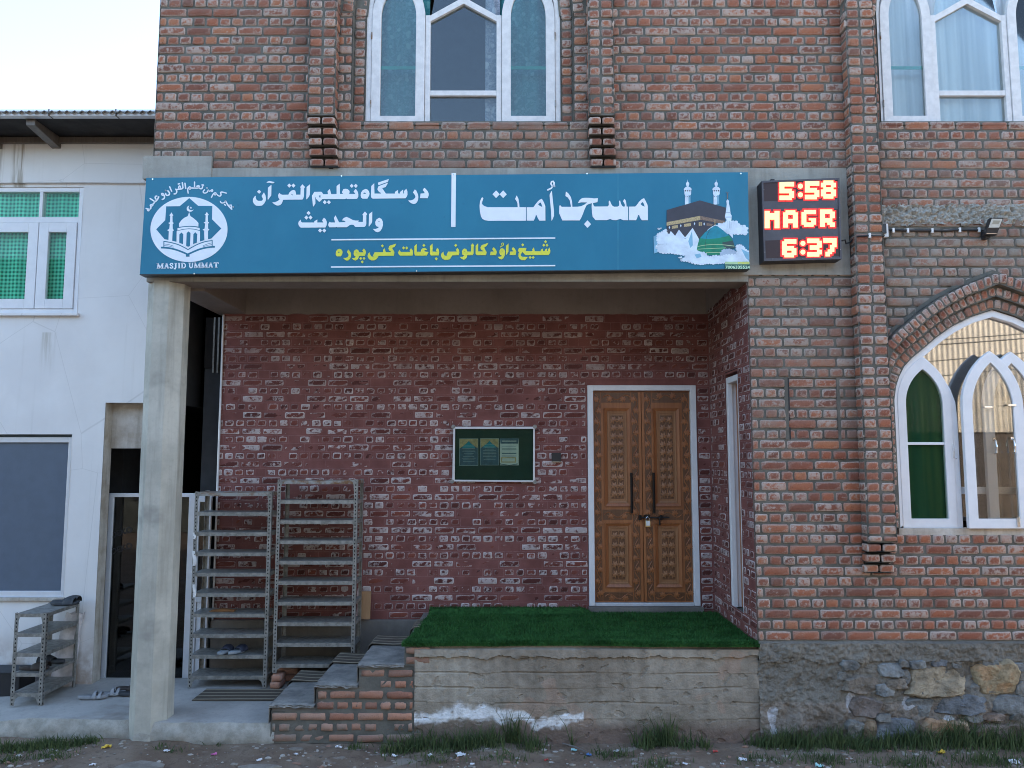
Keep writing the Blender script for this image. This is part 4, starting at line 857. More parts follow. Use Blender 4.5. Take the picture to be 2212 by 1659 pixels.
# side door in the right porch wall
fr = MB(); X0 = 2.158
fr.box(X0, X0 + 0.05, SD1 - 0.06, SD1 - 0.002, -1.452, SDZ, WPAINT); fr.box(X0 + 0.05, X0 + 0.11, SD1 - 0.045, SD1 - 0.002, -1.452, SDZ, WPAINT); fr.box(X0, X0 + 0.11, SD0 + 0.002, SD1 - 0.06, SDZ - 0.06, SDZ, WPAINT)
fr.box(X0, X0 + 0.11, SD0 + 0.002, SD0 + 0.05, -1.452, SDZ - 0.06, WPAINT); SDOOR = fr.build("side_door", MOS, bevel=0.004)
mb = MB(); mb.box(X0 + 0.085, X0 + 0.125, SD0 + 0.051, SD1 - 0.047, -1.45, SDZ - 0.062, WOOD); frame_y = [(-1.35, -0.55), (-0.4, SDZ - 0.2)]
for za, zb in frame_y: mb.box(X0 + 0.078, X0 + 0.085, SD0 + 0.11, SD1 - 0.10, za, zb, WOODP)
mb.build("leaf", SDOOR, bevel=0.003)
mb = MB(); mb.tube([(X0 + 0.04, SD0 + 0.09, -0.45), (X0 + 0.04, SD0 + 0.09, -0.05)], 0.012, IRON, 8); mb.build("handle", SDOOR)
# white conduit at the edge of the porch wall
mb = MB(); x0, _, z0 = P(481, 684, YB - 0.03); mb.tube([(XBL + 0.012, YB - 0.02, -2.2), (XBL + 0.012, YB - 0.02, 1.56)], 0.012, ALU, 8); mb.build("conduit_pipe", MOS)
# ------------------------------------------------------------------ white neighbour house
YN = 8.08; HX0, HX1 = -8.5, -3.60
HOUSE = thing("white_house", "whitewashed house with green gingham curtains and a tin roof beside the mosque", "house", (-5.5, YN, GZ))
ZW1, ZW0 = Za(310, YN), Za(397, YN); RX, RZ = Xa(217, 1100, YN), Za(870, YN)
wu = (Xa(-150, 540, YN), Xa(174, 540, YN), Za(677, YN), Za(404, YN)); wl = (Xa(-220, 1110, YN), Xa(147, 1110, YN), Za(1290, YN), Za(938, YN))
m = MB()
def wall_holes(mb, x0, x1, z0, z1, y, holes, m_, nx=90, nz=70):
    xs = sorted(set(list(np.linspace(x0, x1, nx)) + [h[0] for h in holes] + [h[1] for h in holes])); zs = sorted(set(list(np.linspace(z0, z1, nz)) + [h[2] for h in holes] + [h[3] for h in holes])); xs = [x for x in xs if x0 <= x <= x1]; zs = [z for z in zs if z0 <= z <= z1]
    vs = [(x, y + 0.006 * fbm(x, z, 3, 1.1, 3) + 0.0012 * vn(x, z, 1, 9), z) for z in zs for x in xs]; fs = []
    for j in range(len(zs) - 1):
        for i in range(len(xs) - 1):
            cx_, cz_ = (xs[i] + xs[i + 1]) / 2, (zs[j] + zs[j + 1]) / 2
            if any(h[0] < cx_ < h[1] and h[2] < cz_ < h[3] for h in holes): continue
            k = j * len(xs) + i; fs.append((k, k + 1, k + 1 + len(xs), k + len(xs)))
    mb.add(vs, fs, m_)
wall_holes(m, HX0, HX1, GZ, ZW0, YN, [wu, wl, (RX, HX1 + 1, GZ - 1, RZ)], WWALL)
wall_holes(m, HX0, HX1, ZW0, ZW1 + 0.12, YN - 0.035, [], WWALL, 60, 12)
m.quad((HX0, YN - 0.035, ZW0), (HX1, YN - 0.035, ZW0), (HX1, YN + 0.01, ZW0), (HX0, YN + 0.01, ZW0), WWALL)
for (a, b, c, d) in (wu, wl):                                # window reveals
    for q in (((a, YN - .004, c), (a, YN + .14, c), (a, YN + .14, d), (a, YN - .004, d)), ((b, YN - .004, c), (b, YN + .14, c), (b, YN + .14, d), (b, YN - .004, d)),
              ((a, YN - .004, d), (b, YN - .004, d), (b, YN + .14, d), (a, YN + .14, d)), ((a, YN - .004, c), (b, YN - .004, c), (b, YN + .14, c), (a, YN + .14, c))): m.quad(*q, WWALL)
m.box(HX1 - 0.005, HX1, YN + 0.004, 13, RZ, ZW1 + 0.1, DARKWALL); m.box(HX0, HX1, 8.9, 13, 0.6, ZW1 + 0.1, DARK); m.box(HX0, RX - 0.2, 8.9, 13, GZ, 0.6, DARK)  # return wall of the white house coloured dark for its shade
# shallow recess over the entrance: stained reveal, lintel, dark hall behind
m.box(RX - 0.20, RX - 0.001, YN + 0.012, YN + 0.16, SZ - 0.02, RZ, STAIN); m.box(RX, -3.62, YN + 0.15, YN + 0.30, 0.10, RZ + 0.1, STAIN); m.box(RX, HX1, YN + 0.001, YN + 0.16, RZ, RZ + 0.03, STAIN)
m.box(RX - 0.6, -2.9, 11.2, 11.3, GZ, 2.0, DARKWALL); m.box(RX - 0.7, RX - 0.6, YN + 0.3, 11.3, GZ, 2.0, DARKWALL); m.box(RX - 0.6, -3.0, YN + 0.3, 11.3, 1.98, 2.05, DARKWALL); m.box(-2.99, -2.9, YB + 0.5, 11.2, GZ, 1.98, DARKWALL)
m.box(RX - 0.6, -2.9, YN + 0.4, 11.3, SZ - 0.1, SZ - 0.03, DARKWALL)
ux0 = -3.455; m.box(ux0, XBL + 0.3, YB + 0.26, YB + 0.34, Za(1066, 8.3), 1.0, DARKWALL)   # upper wall in the porch corner, its dark colour standing for shade
m.box(RX + 0.02, RX + 0.6, 9.6, 9.9, SZ - 0.03, -1.5, STAIN)
HW = m.build("wall", HOUSE)
m = MB(); m.box(ux0, XBL + 0.3, YB + 0.24, YB + 0.30, 1.002, 1.575, HOLE)
for x in (-3.36, -3.31): m.box(x, x + 0.018, YB + 0.225, YB + 0.24, 0.95, 1.575, GALV)
m.build("window", HOUSE)
# roof: gutter, soffit, rafters
ZE = Za(305, YN); YG = 7.52
r = MB(); r.quad((HX0, YG + 0.05, ZE + 0.02), (HX1 + 0.1, YG + 0.05, ZE + 0.02), (HX1 + 0.1, YN + 0.1, ZE + 0.03), (HX0, YN + 0.1, ZE + 0.03), SOFF)
zt = Za(232, YG); 
def corr(i, j): x = HX0 + (HX1 + 0.1 - HX0) * i; return (x, YG - 0.06 + 4.5 * j, zt - 0.072 + 0.014 * math.sin(x / 0.076 * 2 * math.pi) + 0.9 * j)
r.grid(corr, 460, 4, GALV); r.quad((HX0, YG + 0.06, ZE + 0.04), (HX1 + 0.1, YG + 0.06, ZE + 0.04), (HX1 + 0.1, YN + 4, ZE + 1.0), (HX0, YN + 4, ZE + 1.0), DARK)
r.box(HX0, HX1 + 0.1, YN + 0.1, YN + 4, ZE - 0.3, ZE + 0.03, DARK)
ROOF = r.build("roof", HOUSE)
r = MB(); zb = Za(252, YG); r.box(HX0, HX1 + 0.1, YG - 0.02, YG + 0.05, zb, zt - 0.05, ALU); r.box(HX0, HX1 + 0.1, YG - 0.032, YG - 0.02, (zb + zt) / 2 - 0.01, zt - 0.035, ALU)
for px in (108, 252, 375, -20): x = Xa(px, 245, YG); r.box(x, x + 0.012, YG - 0.036, YG + 0.05, zb - 0.004, zt - 0.03, RAFT)
r.build("gutter", ROOF, bevel=0.004)
for px, l in ((72, 0.32), (-60, 0.3)):
    x = Xa(px, 275, 7.7); r = MB(); r.hexa([(x, YG + 0.06, ZE - 0.04), (x + 0.09, YG + 0.06, ZE - 0.04), (x + 0.09, YG + 0.06, ZE + 0.018), (x, YG + 0.06, ZE + 0.018)], [(x, YN - 0.03, ZE - 0.10), (x + 0.09, YN - 0.03, ZE - 0.10), (x + 0.09, YN - 0.03, ZE + 0.018), (x, YN - 0.03, ZE + 0.018)], RAFT); r.build("rafter", ROOF)
r = MB(); r.box(HX0, HX1 + 0.1, YN - 0.08, YN - 0.04, ZE - 0.05, ZE + 0.015, RAFT); r.build("wall_plate", ROOF)
# windows of the house
def bars(mb, x0, x1, z0, z1, w, ya, yb_, m_):
    mb.box(x0, x0 + w, ya, yb_, z0, z1, m_); mb.box(x1 - w, x1, ya, yb_, z0, z1, m_); mb.box(x0 + w, x1 - w, ya, yb_, z0, z0 + w, m_); mb.box(x0 + w, x1 - w, ya, yb_, z1 - w, z1, m_)
a, b, c, d = wu; fr = MB(); yw = YN + 0.01; bars(fr, a, b, c, d, 0.05, yw, yw + 0.07, WPAINT); ztr0, ztr1 = Za(480, YN), Za(468, YN); fr.box(a + 0.05, b - 0.05, yw + 0.003, yw + 0.07, ztr0, ztr1, WPAINT)
xm = [Xa(81, 540, YN), Xa(-40, 540, YN)]
for x in xm: fr.box(x - 0.018, x + 0.018, yw + 0.002, yw + 0.07, ztr1, d - 0.05, WPAINT)
fr.box(a, b + 0.03, YN - 0.045, YN + 0.012, c - 0.03, c - 0.002, WWALL)
w_ = fr.build("window", HOUSE, bevel=0.004); edges = [a + 0.05] + [xm[1], xm[0]] + [b - 0.05]
for i in range(3):
    x0, x1 = edges[i] + 0.004, edges[i + 1] - 0.004; s_ = MB(); bars(s_, x0, x1, c + 0.052, ztr0 - 0.004, 0.105, yw - 0.012, yw + 0.035, WPAINT); s_.build("sash", w_, bevel=0.004)
    g = MB(); g.box(x0 + 0.1, x1 - 0.1, yw + 0.012, yw + 0.016, c + 0.15, ztr0 - 0.1, HOUSEG); g.box(x0, x1, yw + 0.03, yw + 0.034, ztr1, d - 0.05, HOUSEG); g.build("pane", w_)
cu = MB(); drape(cu, a, b, c, d, yw + 0.085, GING, 0.006, 0.23, 90); cu.build("curtain", w_, smooth=True)
a, b, c, d = wl; fr = MB(); bars(fr, a, b, c, d - 0.03, 0.055, YN + 0.035, YN + 0.10, ALU); fr.box(a, b + 0.02, YN - 0.03, YN + 0.036, c - 0.035, c - 0.001, STAIN); w_ = fr.build("window", HOUSE, bevel=0.004)
g = MB(); g.box(a + 0.05, b - 0.05, YN + 0.06, YN + 0.065, c + 0.05, d - 0.08, FROST); g.build("pane", w_)
cu = MB(); cu.quad((a, YN + 0.12, c), (b, YN + 0.12, c), (b, YN + 0.12, d), (a, YN + 0.12, d), plain("blue_gray_film", (0.11, 0.17, 0.23), 0.35)); cu.build("blind", w_)
# glazed aluminium entrance screen
YS = 8.30; zt = Za(1068, YS); zb = SZ; sx0, sx1 = Xa(226, 1270, YS), XBL - 0.02
fr = MB(); fr.box(sx0, sx1, YS, YS + 0.05, zt - 0.028, zt + 0.012, ALU); fr.box(sx0, sx0 + 0.05, YS, YS + 0.05, zb, zt - 0.028, ALU); xk = Xa(408, 1270, YS); fr.box(xk - 0.035, xk + 0.03, YS, YS + 0.05, zb, zt - 0.028, ALU)
SCR = fr.build("entrance_screen", HOUSE, bevel=0.003)
dr = MB(); xd0, xd1 = xk + 0.034, sx1; bars(dr, xd0, xd1, zb + 0.005, zt - 0.03, 0.05, YS - 0.006, YS + 0.03, ALU); zmid = Za(1290, YS); dr.box(xd0 + 0.05, xd1 - 0.05, YS - 0.005, YS + 0.03, zmid - 0.05, zmid + 0.01, ALU); dr.box(xd0 + 0.052, xd1 - 0.052, YS + 0.008, YS + 0.02, zb + 0.055, zmid - 0.052, WPAINT)
dr.build("glazed_door", SCR, bevel=0.003)
g = MB(); g.box(xd0 + 0.05, xd1 - 0.05, YS + 0.008, YS + 0.012, zmid + 0.01, zt - 0.08, DARKG); g.box(sx0 + 0.05, xk - 0.035, YS + 0.02, YS + 0.024, zb, zt - 0.028, DARKG); g.build("pane", SCR)
h = MB(); xh = Xa(417, 1215, YS); h.tube([(xh, YS - 0.03, Za(1235, YS)), (xh + 0.03, YS - 0.05, Za(1225, YS)), (xh + 0.03, YS - 0.05, Za(1195, YS)), (xh + 0.01, YS - 0.01, Za(1188, YS))], 0.012, WPLAS, 8); h.build("handle", SCR)
def text_mesh(txt, size, bold=0.0, ext=0.0):
    cu_ = bpy.data.curves.new("t", 'FONT'); cu_.body = txt; cu_.size = size; cu_.offset = bold; cu_.align_x = 'LEFT'
    o = bpy.data.objects.new("t", cu_); COL.objects.link(o); dg = bpy.context.evaluated_depsgraph_get(); me = o.evaluated_get(dg).to_mesh()
    vs = [tuple(v.co) for v in me.vertices]; fs = [tuple(p.vertices) for p in me.polygons]; o.evaluated_get(dg).to_mesh_clear(); bpy.data.objects.remove(o); bpy.data.curves.remove(cu_); return vs, fs
t = MB(); vs, fs = text_mesh("LDEKO", 0.085, 0.002)
for v_ in (1165, 1200):
    x0, _, z0 = P(233, v_, YS + 0.018); ca, sa = math.cos(0.30), math.sin(0.30); t.add([(x0 + x * ca - y * sa, YS + 0.017, z0 + x * sa + y * ca) for x, y, _ in vs], fs, BLACK)
pn = MB(); pn.box(sx0 + 0.07, xk - 0.1, YS + 0.03, YS + 0.034, Za(1270, YS), Za(1145, YS), plain("film_on_glass", (0.085, 0.08, 0.075), 0.6)); pn.add(t.v, t.f, BLACK)
pn.v = [p for p in pn.v]; pn.build("protective_film", SCR)

# ------------------------------------------------------------------ entrance platform and steps
STEP = thing("entrance_platform", "concrete entrance platform with a stepped brick flank below the carved door", "platform", (0.6, Y0, GZ))
SX = [(-2.085, -2.1165), (-1.70, -1.950), (-1.33, -1.778), (-0.93, PZ)]
m = MB(); cols = []
def fpl(i, j):
    x = -0.845 + (2.14 + 0.845) * i; z = GZ - 0.05 + (PZ + 0.02 - GZ + 0.03) * j
    y = Y0 - 0.016 - 0.010 * fbm(x, z, 2, 2.2, 4) - 0.005 * fbm(x, z, 9, 14, 4)
    for zl, ph in ((-1.86, 0), (-1.985, 2), (-2.11, 4), (-2.245, 7)):
        dz = z - zl - 0.012 * vn(x, zl, 3, 2.5)
        if abs(dz) < 0.010 and vn(x, zl, ph, 2.6) > 0.08: y += 0.008 * (1 - abs(dz) / 0.010)
        elif 0 < dz < 0.12: y -= 0.003 * (1 - dz / 0.12)
    rg = -1.725 + 0.03 * fbm(x, 1, 4, 6, 4)
    if z > rg: y -= 0.022
    elif z > rg - 0.028: y += 0.014 * max(0, vn(x, z, 4, 22))
    if vn(x * 1.0, z * 1.3, 12, 10) > 0.42: y += 0.010
    if j > 0.97: y = Y0 + 0.012 * (j - 0.97) / 0.03
    return (x, y, z)
m.grid(fpl, 260, 110, BOARD)
for (x, y, z) in m.v:
    n = 0.5 + 0.7 * fbm(x, z * 1.5, 4, 1.3, 5); st = fbm(x * 5, z * 0.5, 2, 2.4, 4)
    c = np.array((0.255, 0.215, 0.168)) * (1 - n) + np.array((0.37, 0.325, 0.262)) * n; c = c * (1 + 0.22 * st)
    if fbm(x, z, 31, 2.0, 3) > 0.33: c = c * 0.65 + np.array((0.42, 0.27, 0.20)) * 0.35
    damp = max(0.0, min(1.0, (-2.24 + 0.05 * fbm(x, 2, 3, 2, 3) - z) / 0.10)); c = c * (1 - damp) + np.array((0.20, 0.145, 0.115)) * damp
    crest = -2.235 + (0.075 * math.sin(max(0, min(1, (x + 0.86) / 1.05)) * math.pi) if x < 0.19 else (-0.025 + 0.05 * max(0, (x - 0.35) / 0.25) if x < 0.62 else -9)); thick = 0.085 * (1.2 - abs(x + 0.35)) if x < 0.19 else 0.05
    g = (z - crest + 0.05 * fbm(x, z, 8, 7, 4)) / max(0.035, thick)
    salt = max(0.0, 1 - abs(g + 0.35) * 1.25) * max(0.0, min(1.0, 1.15 + 1.7 * vn(x, z, 5, 34))) if -0.88 < x < 0.62 else 0
    salt = min(1, salt * 2.2); c = c * (1 - salt) + np.array((0.80, 0.80, 0.81)) * salt
    cols.append((*np.clip(c, 0.02, 0.8), 1))
k0 = len(m.v); m.box(-0.93, 2.149, Y0 + 0.014, YB - 0.06, GZ, PZ, PLINC); cols += [(0.3, 0.29, 0.27, 1)] * (len(m.v) - k0)
m.build("front_wall", STEP, smooth=False, colors=cols)
def excl_step(z):
    e = []
    for i, (x, zt_) in enumerate(SX):
        if z > zt_ - 0.03: e.append((x - 0.6, SX[i + 1][0] if i + 1 < len(SX) else 5))
    if z > -1.80: e.append((-3, -0.935))
    return e
sb = Bricks(SB, MO, course=0.090, pitch=0.25, jv=0.018, jh=0.017, mdep=0.007, wear=2.6, pr=0.0055)
sb.panel((0, Y0 - 0.012, 0), EX, EZ, NF, -2.085, -0.845, GZ - 0.02, -1.80, excl_step, lambda x, z: random.choice((0.05, 0.15, 0.4, 0.8)) * 0.5 + 0.9 * max(0, min(1, (-1.45 - x) / 0.7)) * (0.6 + 0.4 * vn(x, z, 2, 4)) + (0.3 if z < -2.3 else 0), phase=-0.845, vref=GZ - 0.02)
sb.panel((0, Y0 - 0.02, 0), EX, EZ, NF, -0.935, -0.70, -1.80, PZ - 0.002, None, lambda x, z: 0.5, phase=-0.935, vref=-1.80, headers=False)
e = MB()
for i in range(3):
    x0, zt_ = SX[i]; x1 = SX[i + 1][0]; e.box(x0 + 0.004, x1 + 0.3, Y0 + 0.002, 7.9, GZ, zt_ - 0.03, PLINC)
sb.build("step_wall", STEP, e)
for i in range(3):
    x0, zt_ = SX[i]; x1 = SX[i + 1][0]; t = MB()
    def ftr(u, v): x = x0 - 0.012 + (x1 + 0.006 - x0 + 0.006) * u; y = Y0 - 0.028 + (7.9 - Y0 + 0.028) * v; return (x + 0.010 * fbm(x, y, 1, 5, 3) * (1 if u < 0.01 else 0), y + 0.010 * fbm(x, 3, i, 9, 3) * (1 if v < 0.01 else 0), zt_ + 0.004 * fbm(x, y, i, 5, 3) - (0.010 if v < 0.01 or u < 0.01 else 0))
    t.grid(ftr, 26, 34, TREAD); n = 26
    t.grid(lambda u, v: (x0 - 0.012 + (x1 - x0 + 0.006) * u, Y0 - 0.028 + 0.012 * fbm(x0 + u, v, 3, 7, 3), zt_ - 0.010 - v * 0.020 * (1 + 0.5 * vn(u * 6, i, 2, 1))), n, 3, TREAD)
    t.grid(lambda u, v: (x0 - 0.012 + 0.006 * vn(u * 8, i, v, 1), Y0 - 0.028 + (7.9 - Y0 + 0.02) * u, zt_ - 0.008 - 0.16 * v), n, 3, TREAD); t.build("tread", STEP, smooth=False)
# green artificial turf mat
def mat_edge(x): return Y0 - 0.035 + (0.020 * math.sin(x * 2.1 + 1) + 0.010 * vn(x, 1, 1, 4)) - 0.02 * max(0, x - 1.2)
def mat_z(x, y):
    z = PZ + 0.012 + 0.006 * fbm(x, y, 4, 2.2, 3) + 0.012 * math.exp(-((y - mat_edge(x)) / 0.10) ** 2)
    if y > YB - 0.21: z += 0.055 * min(1, (y - (YB - 0.21)) / 0.06) * max(0, min(1, (DX0 - 0.02 - x) / 0.12))
    return z
t = MB(); MX0, MX1 = -0.955, 2.15
def fmat(u, v):
    x = MX0 + (MX1 - MX0) * u; xl = x + 0.10 * v * (1 - u); ye = mat_edge(x); y = ye + (YB - 0.095 - ye) * v; xr = xl if xl < 2.135 else 2.135
    return (xr, y, mat_z(x, y))
t.grid(fmat, 120, 70, TURF)
for u in range(120):
    pass
bl = []; fs = []
for k in range(46000):
    v = random.random() ** 1.6; u = random.random(); x, y, z = fmat(u, v); hgt = random.uniform(0.014, 0.028) * (1.2 if v < 0.03 else 1); a = random.uniform(0, 6.28); w = 0.0032
    if v < 0.012: y -= 0.008; z -= random.uniform(0, 0.03)
    dx, dy = math.cos(a) * w, math.sin(a) * w; lx, ly = random.gauss(0, 0.007), random.gauss(0, 0.007) - (0.012 if v < 0.012 else 0); o = len(bl)
    bl += [(x - dx, y - dy, z), (x + dx, y + dy, z), (x + lx, y + ly, z + hgt)]; fs.append((o, o + 1, o + 2))
t.add(bl, fs, TURF)
t.grid(lambda u, v: (MX0 + (MX1 - 0.02 - MX0) * u, mat_edge(MX0 + (MX1 - MX0) * u) - 0.002, mat_z(MX0 + (MX1 - MX0) * u, mat_edge(MX0 + (MX1 - MX0) * u)) - 0.028 * v), 100, 1, TURF)
tag(t.build("turf_mat", smooth=False), "green artificial turf mat on the platform before the carved door", "mat")
# striped runner: along the paving and up the steps
prof = [(-3.02, SZ + 0.012), (-2.6, SZ + 0.014), (-2.25, SZ + 0.012), (-2.15, SZ + 0.02)]
for i in range(4):
    x, z = SX[i]; prof += [(x - 0.045, z - 0.05), (x - 0.035, z - 0.004), (x - 0.005, z + 0.022), (x + 0.05, z + 0.020)]
    if i < 3: prof += [(x + 0.2, z + 0.012), (SX[i + 1][0] - 0.09, z + 0.016)]
prof.append((SX[3][0] + 0.06, PZ + 0.02)); prof = prof[:-1]; t = MB(); ya, yb2 = 7.545, 7.90; nI = len(prof); NY = 10
vs = []
for layer in (0, 1):
    for i, (x, z) in enumerate(prof):
        for k in range(NY + 1):
            y = ya + (yb2 - ya) * k / NY + 0.012 * math.sin(x * 3); vs.append((x, y, z + 0.004 * fbm(x, y, 2, 6, 2) - 0.007 * layer))
L_ = nI * (NY + 1); fs = [(i * (NY + 1) + k, (i + 1) * (NY + 1) + k, (i + 1) * (NY + 1) + k + 1, i * (NY + 1) + k + 1) for i in range(nI - 1) for k in range(NY)]
fs += [tuple(L_ + q for q in f[::-1]) for f in fs] + [(i * (NY + 1), L_ + i * (NY + 1), L_ + (i + 1) * (NY + 1), (i + 1) * (NY + 1)) for i in range(nI - 1)]
t.add(vs, fs, RUG); tag(t.build("striped_runner", smooth=True), "brown striped runner laid over the paving and the brick steps", "rug")
# ------------------------------------------------------------------ slotted-angle shoe racks
def rack(name, label, x0, y0, z0, w, d, h, n, bot, group, rusty=True, lip=0.036, rake=0.0):
    R_ = thing(name, label, "shoe rack", (x0 + w / 2, y0, z0), group); pw = 0.036
    for (px, py, sx, sy) in ((x0, y0, 1, 1), (x0 + w, y0, -1, 1), (x0, y0 + d, 1, -1), (x0 + w, y0 + d, -1, -1)):
        p = MB(); xa, xb = sorted((px, px + sx * pw)); ya_, yb_ = sorted((py, py + sy * 0.003)); p.box(xa, xb, ya_, yb_, z0, z0 + h, GALV)
        xa2, xb2 = sorted((px, px + sx * 0.003)); ya2, yb2_ = sorted((py + sy * 0.003, py + sy * pw)); p.box(xa2, xb2, ya2, yb2_, z0, z0 + h, GALV)
        k = int(h / 0.036); yy = py - 0.0006 if sy > 0 else py + 0.0006
        for i in range(k):
            zc = z0 + (i + 0.5) * h / k; xc = px + sx * pw * 0.52; q = [(xc + 0.0065 * math.cos(t_), yy, zc + 0.0095 * math.sin(t_)) for t_ in (0.4, 1.2, 1.95, 2.75, 3.55, 4.3, 5.1, 5.9)]; p.add(q, [tuple(range(8))], HOLE)
            if w < 0.4 and sx < 0 and sy > 0: q = [(px + 0.0006, py + pw * 0.52 + 0.0065 * math.cos(t_), zc + 0.0095 * math.sin(t_)) for t_ in (0.4, 1.2, 1.95, 2.75, 3.55, 4.3, 5.1, 5.9)]; p.add(q, [tuple(range(8))], HOLE)
        p.build("post", R_)
    for i in range(n):
        z = z0 + bot + (h - 0.006 - bot) * i / (n - 1); m_ = RUST if (rusty and i == n - 1) else GALV; s_ = MB(); dent = (0.012 if i == n - 1 and rusty else 0.003)
        s_.grid(lambda u, v: (x0 + 0.004 + (w - 0.008) * u, y0 + 0.0045 + (d - 0.009) * v, z - dent * math.sin(u * math.pi) * (0.4 + 0.6 * math.sin(v * math.pi))), 10, 6, m_)
        for yy, t_ in ((y0 + 0.0045, -1), (y0 + d - 0.0045, 1)):
            s_.grid(lambda u, v: (x0 + 0.004 + (w - 0.008) * u, yy, z - dent * 0.4 * math.sin(u * math.pi) - lip * v), 10, 1, m_)
            s_.grid(lambda u, v: (x0 + 0.004 + (w - 0.008) * u, yy - t_ * 0.014 * v, z - dent * 0.4 * math.sin(u * math.pi) - lip), 10, 1, m_)
        for xx in (x0 + 0.004, x0 + w - 0.004): s_.grid(lambda u, v: (xx, y0 + 0.0045 + (d - 0.009) * u, z - lip * v), 3, 1, m_)
        for xx in (x0 + 0.02, x0 + w - 0.02): s_.tube([(xx, y0 - 0.004, z - lip / 2), (xx, y0 + 0.003, z - lip / 2)], 0.007, GALV, 6)
        s_.build("shelf", R_)
    for zc, dn in ((z0 + h - 0.004, -1), (z0 + bot - lip + 0.004, -1)):
        for px, sx in ((x0, 1), (x0 + w, -1)):
            g_ = MB(); pts = [(px + sx * 0.036, zc), (px + sx * 0.085, zc), (px + sx * 0.05, zc - 0.022), (px + sx * 0.036, zc - 0.075)]; pts = pts if sx < 0 else pts[::-1]
            g_.prism(pts, y0 - 0.002, y0 + 0.0005, GALV); g_.build("gusset", R_)
    return R_
RK = "tall slotted-steel shoe racks in the porch"
RY = 7.925; r1x0, r1x1 = P(407, 1491, RY)[0], P(575, 1487, RY)[0]; rack1_h = Za(1062, RY) - SZ
RK1 = rack("shoe_rack", "tall gray steel shoe rack by the glazed door with slippers on a low shelf", r1x0 - 0.01, RY, SZ + 0.012, r1x1 - r1x0 + 0.01, 0.30, rack1_h - 0.012, 10, 0.115, RK)
r2x0, r2x1 = P(594, 1240, RY)[0], P(769, 1240, RY)[0]; R2Z = Za(1449, RY) - 0.02
rack("shoe_rack", "tall gray steel shoe rack propped on bricks beside the steps", r2x0, RY, R2Z, r2x1 - r2x0, 0.32, Za(1036, RY) - R2Z, 10, 0.085, RK)
rack("shoe_rack", "short gray steel shoe rack standing in front of the whitewashed wall", -4.665, 7.43, SZ - 0.01, 0.295, 0.56, Za(1322, 7.43) - SZ, 5, 0.115, None, False, 0.032)
for va_, vb_, w_ in ((1190, 1222, 0.03), (1262, 1290, 0.026), (1150, 1164, 0.02)):
    tp = MB(); xt = P(420, (va_ + vb_) / 2, RY)[0]; z0_, z1_ = Za(vb_, RY), Za(va_, RY); tp.grid(lambda u, v: (xt - w_ / 2 + w_ * u + 0.008 * math.sin(v * 5), RY - 0.006 - 0.006 * math.sin(u * 3 + v * 4), z0_ + (z1_ - z0_) * v), 4, 5, WPLAS); tp.build("torn_tape", RK1)
# bricks propping the rack
BRK = MB()
def loose_brick(x, y, z, rz, label, sx=0.215, mat_=SB):
    bset = Bricks(SB, MO, wear=1.6); c, s_ = math.cos(rz), math.sin(rz); U_, W_ = (c, s_, 0), (-s_, c, 0); a, b, h_ = sx / 2, 0.052, 0.034; tn = random.random() * 0.3
    O_ = np.array((x, y, z + h_)); bset.one(tuple(O_ - np.array(W_) * b), U_, EZ, tuple(-np.array(W_)), 0, 0, a, h_, 0, tn); bset.one(tuple(O_ + np.array(W_) * b), tuple(-np.array(U_)), EZ, W_, 0, 0, a, h_, 0, tn)
    bset.one(tuple(O_ - np.array(U_) * a), tuple(-np.array(W_)), EZ, tuple(-np.array(U_)), 0, 0, b, h_, 0, tn); bset.one(tuple(O_ + np.array(U_) * a), W_, EZ, U_, 0, 0, b, h_, 0, tn); bset.one(tuple(O_ + np.array((0, 0, h_))), U_, W_, EZ, 0, 0, a, b, 0, tn)
    tag(bset.build("brick"), label, "brick", "loose bricks under the racks")
loose_brick(r2x0 + 0.045, RY + 0.045, SZ + 0.008, 1.5, "bottom brick propping the front leg of the raised shoe rack", 0.17)
loose_brick(r2x0 + 0.05, RY + 0.05, SZ + 0.076, 1.62, "upper brick propping the front leg of the raised shoe rack", 0.17)
loose_brick(r2x0 + 0.10, RY + 0.27, SZ + 0.008, 0.1, "bottom brick under the rear leg of the raised shoe rack")
loose_brick(r2x0 + 0.09, RY + 0.27, SZ + 0.076, 0.0, "upper brick under the rear leg of the raised shoe rack")
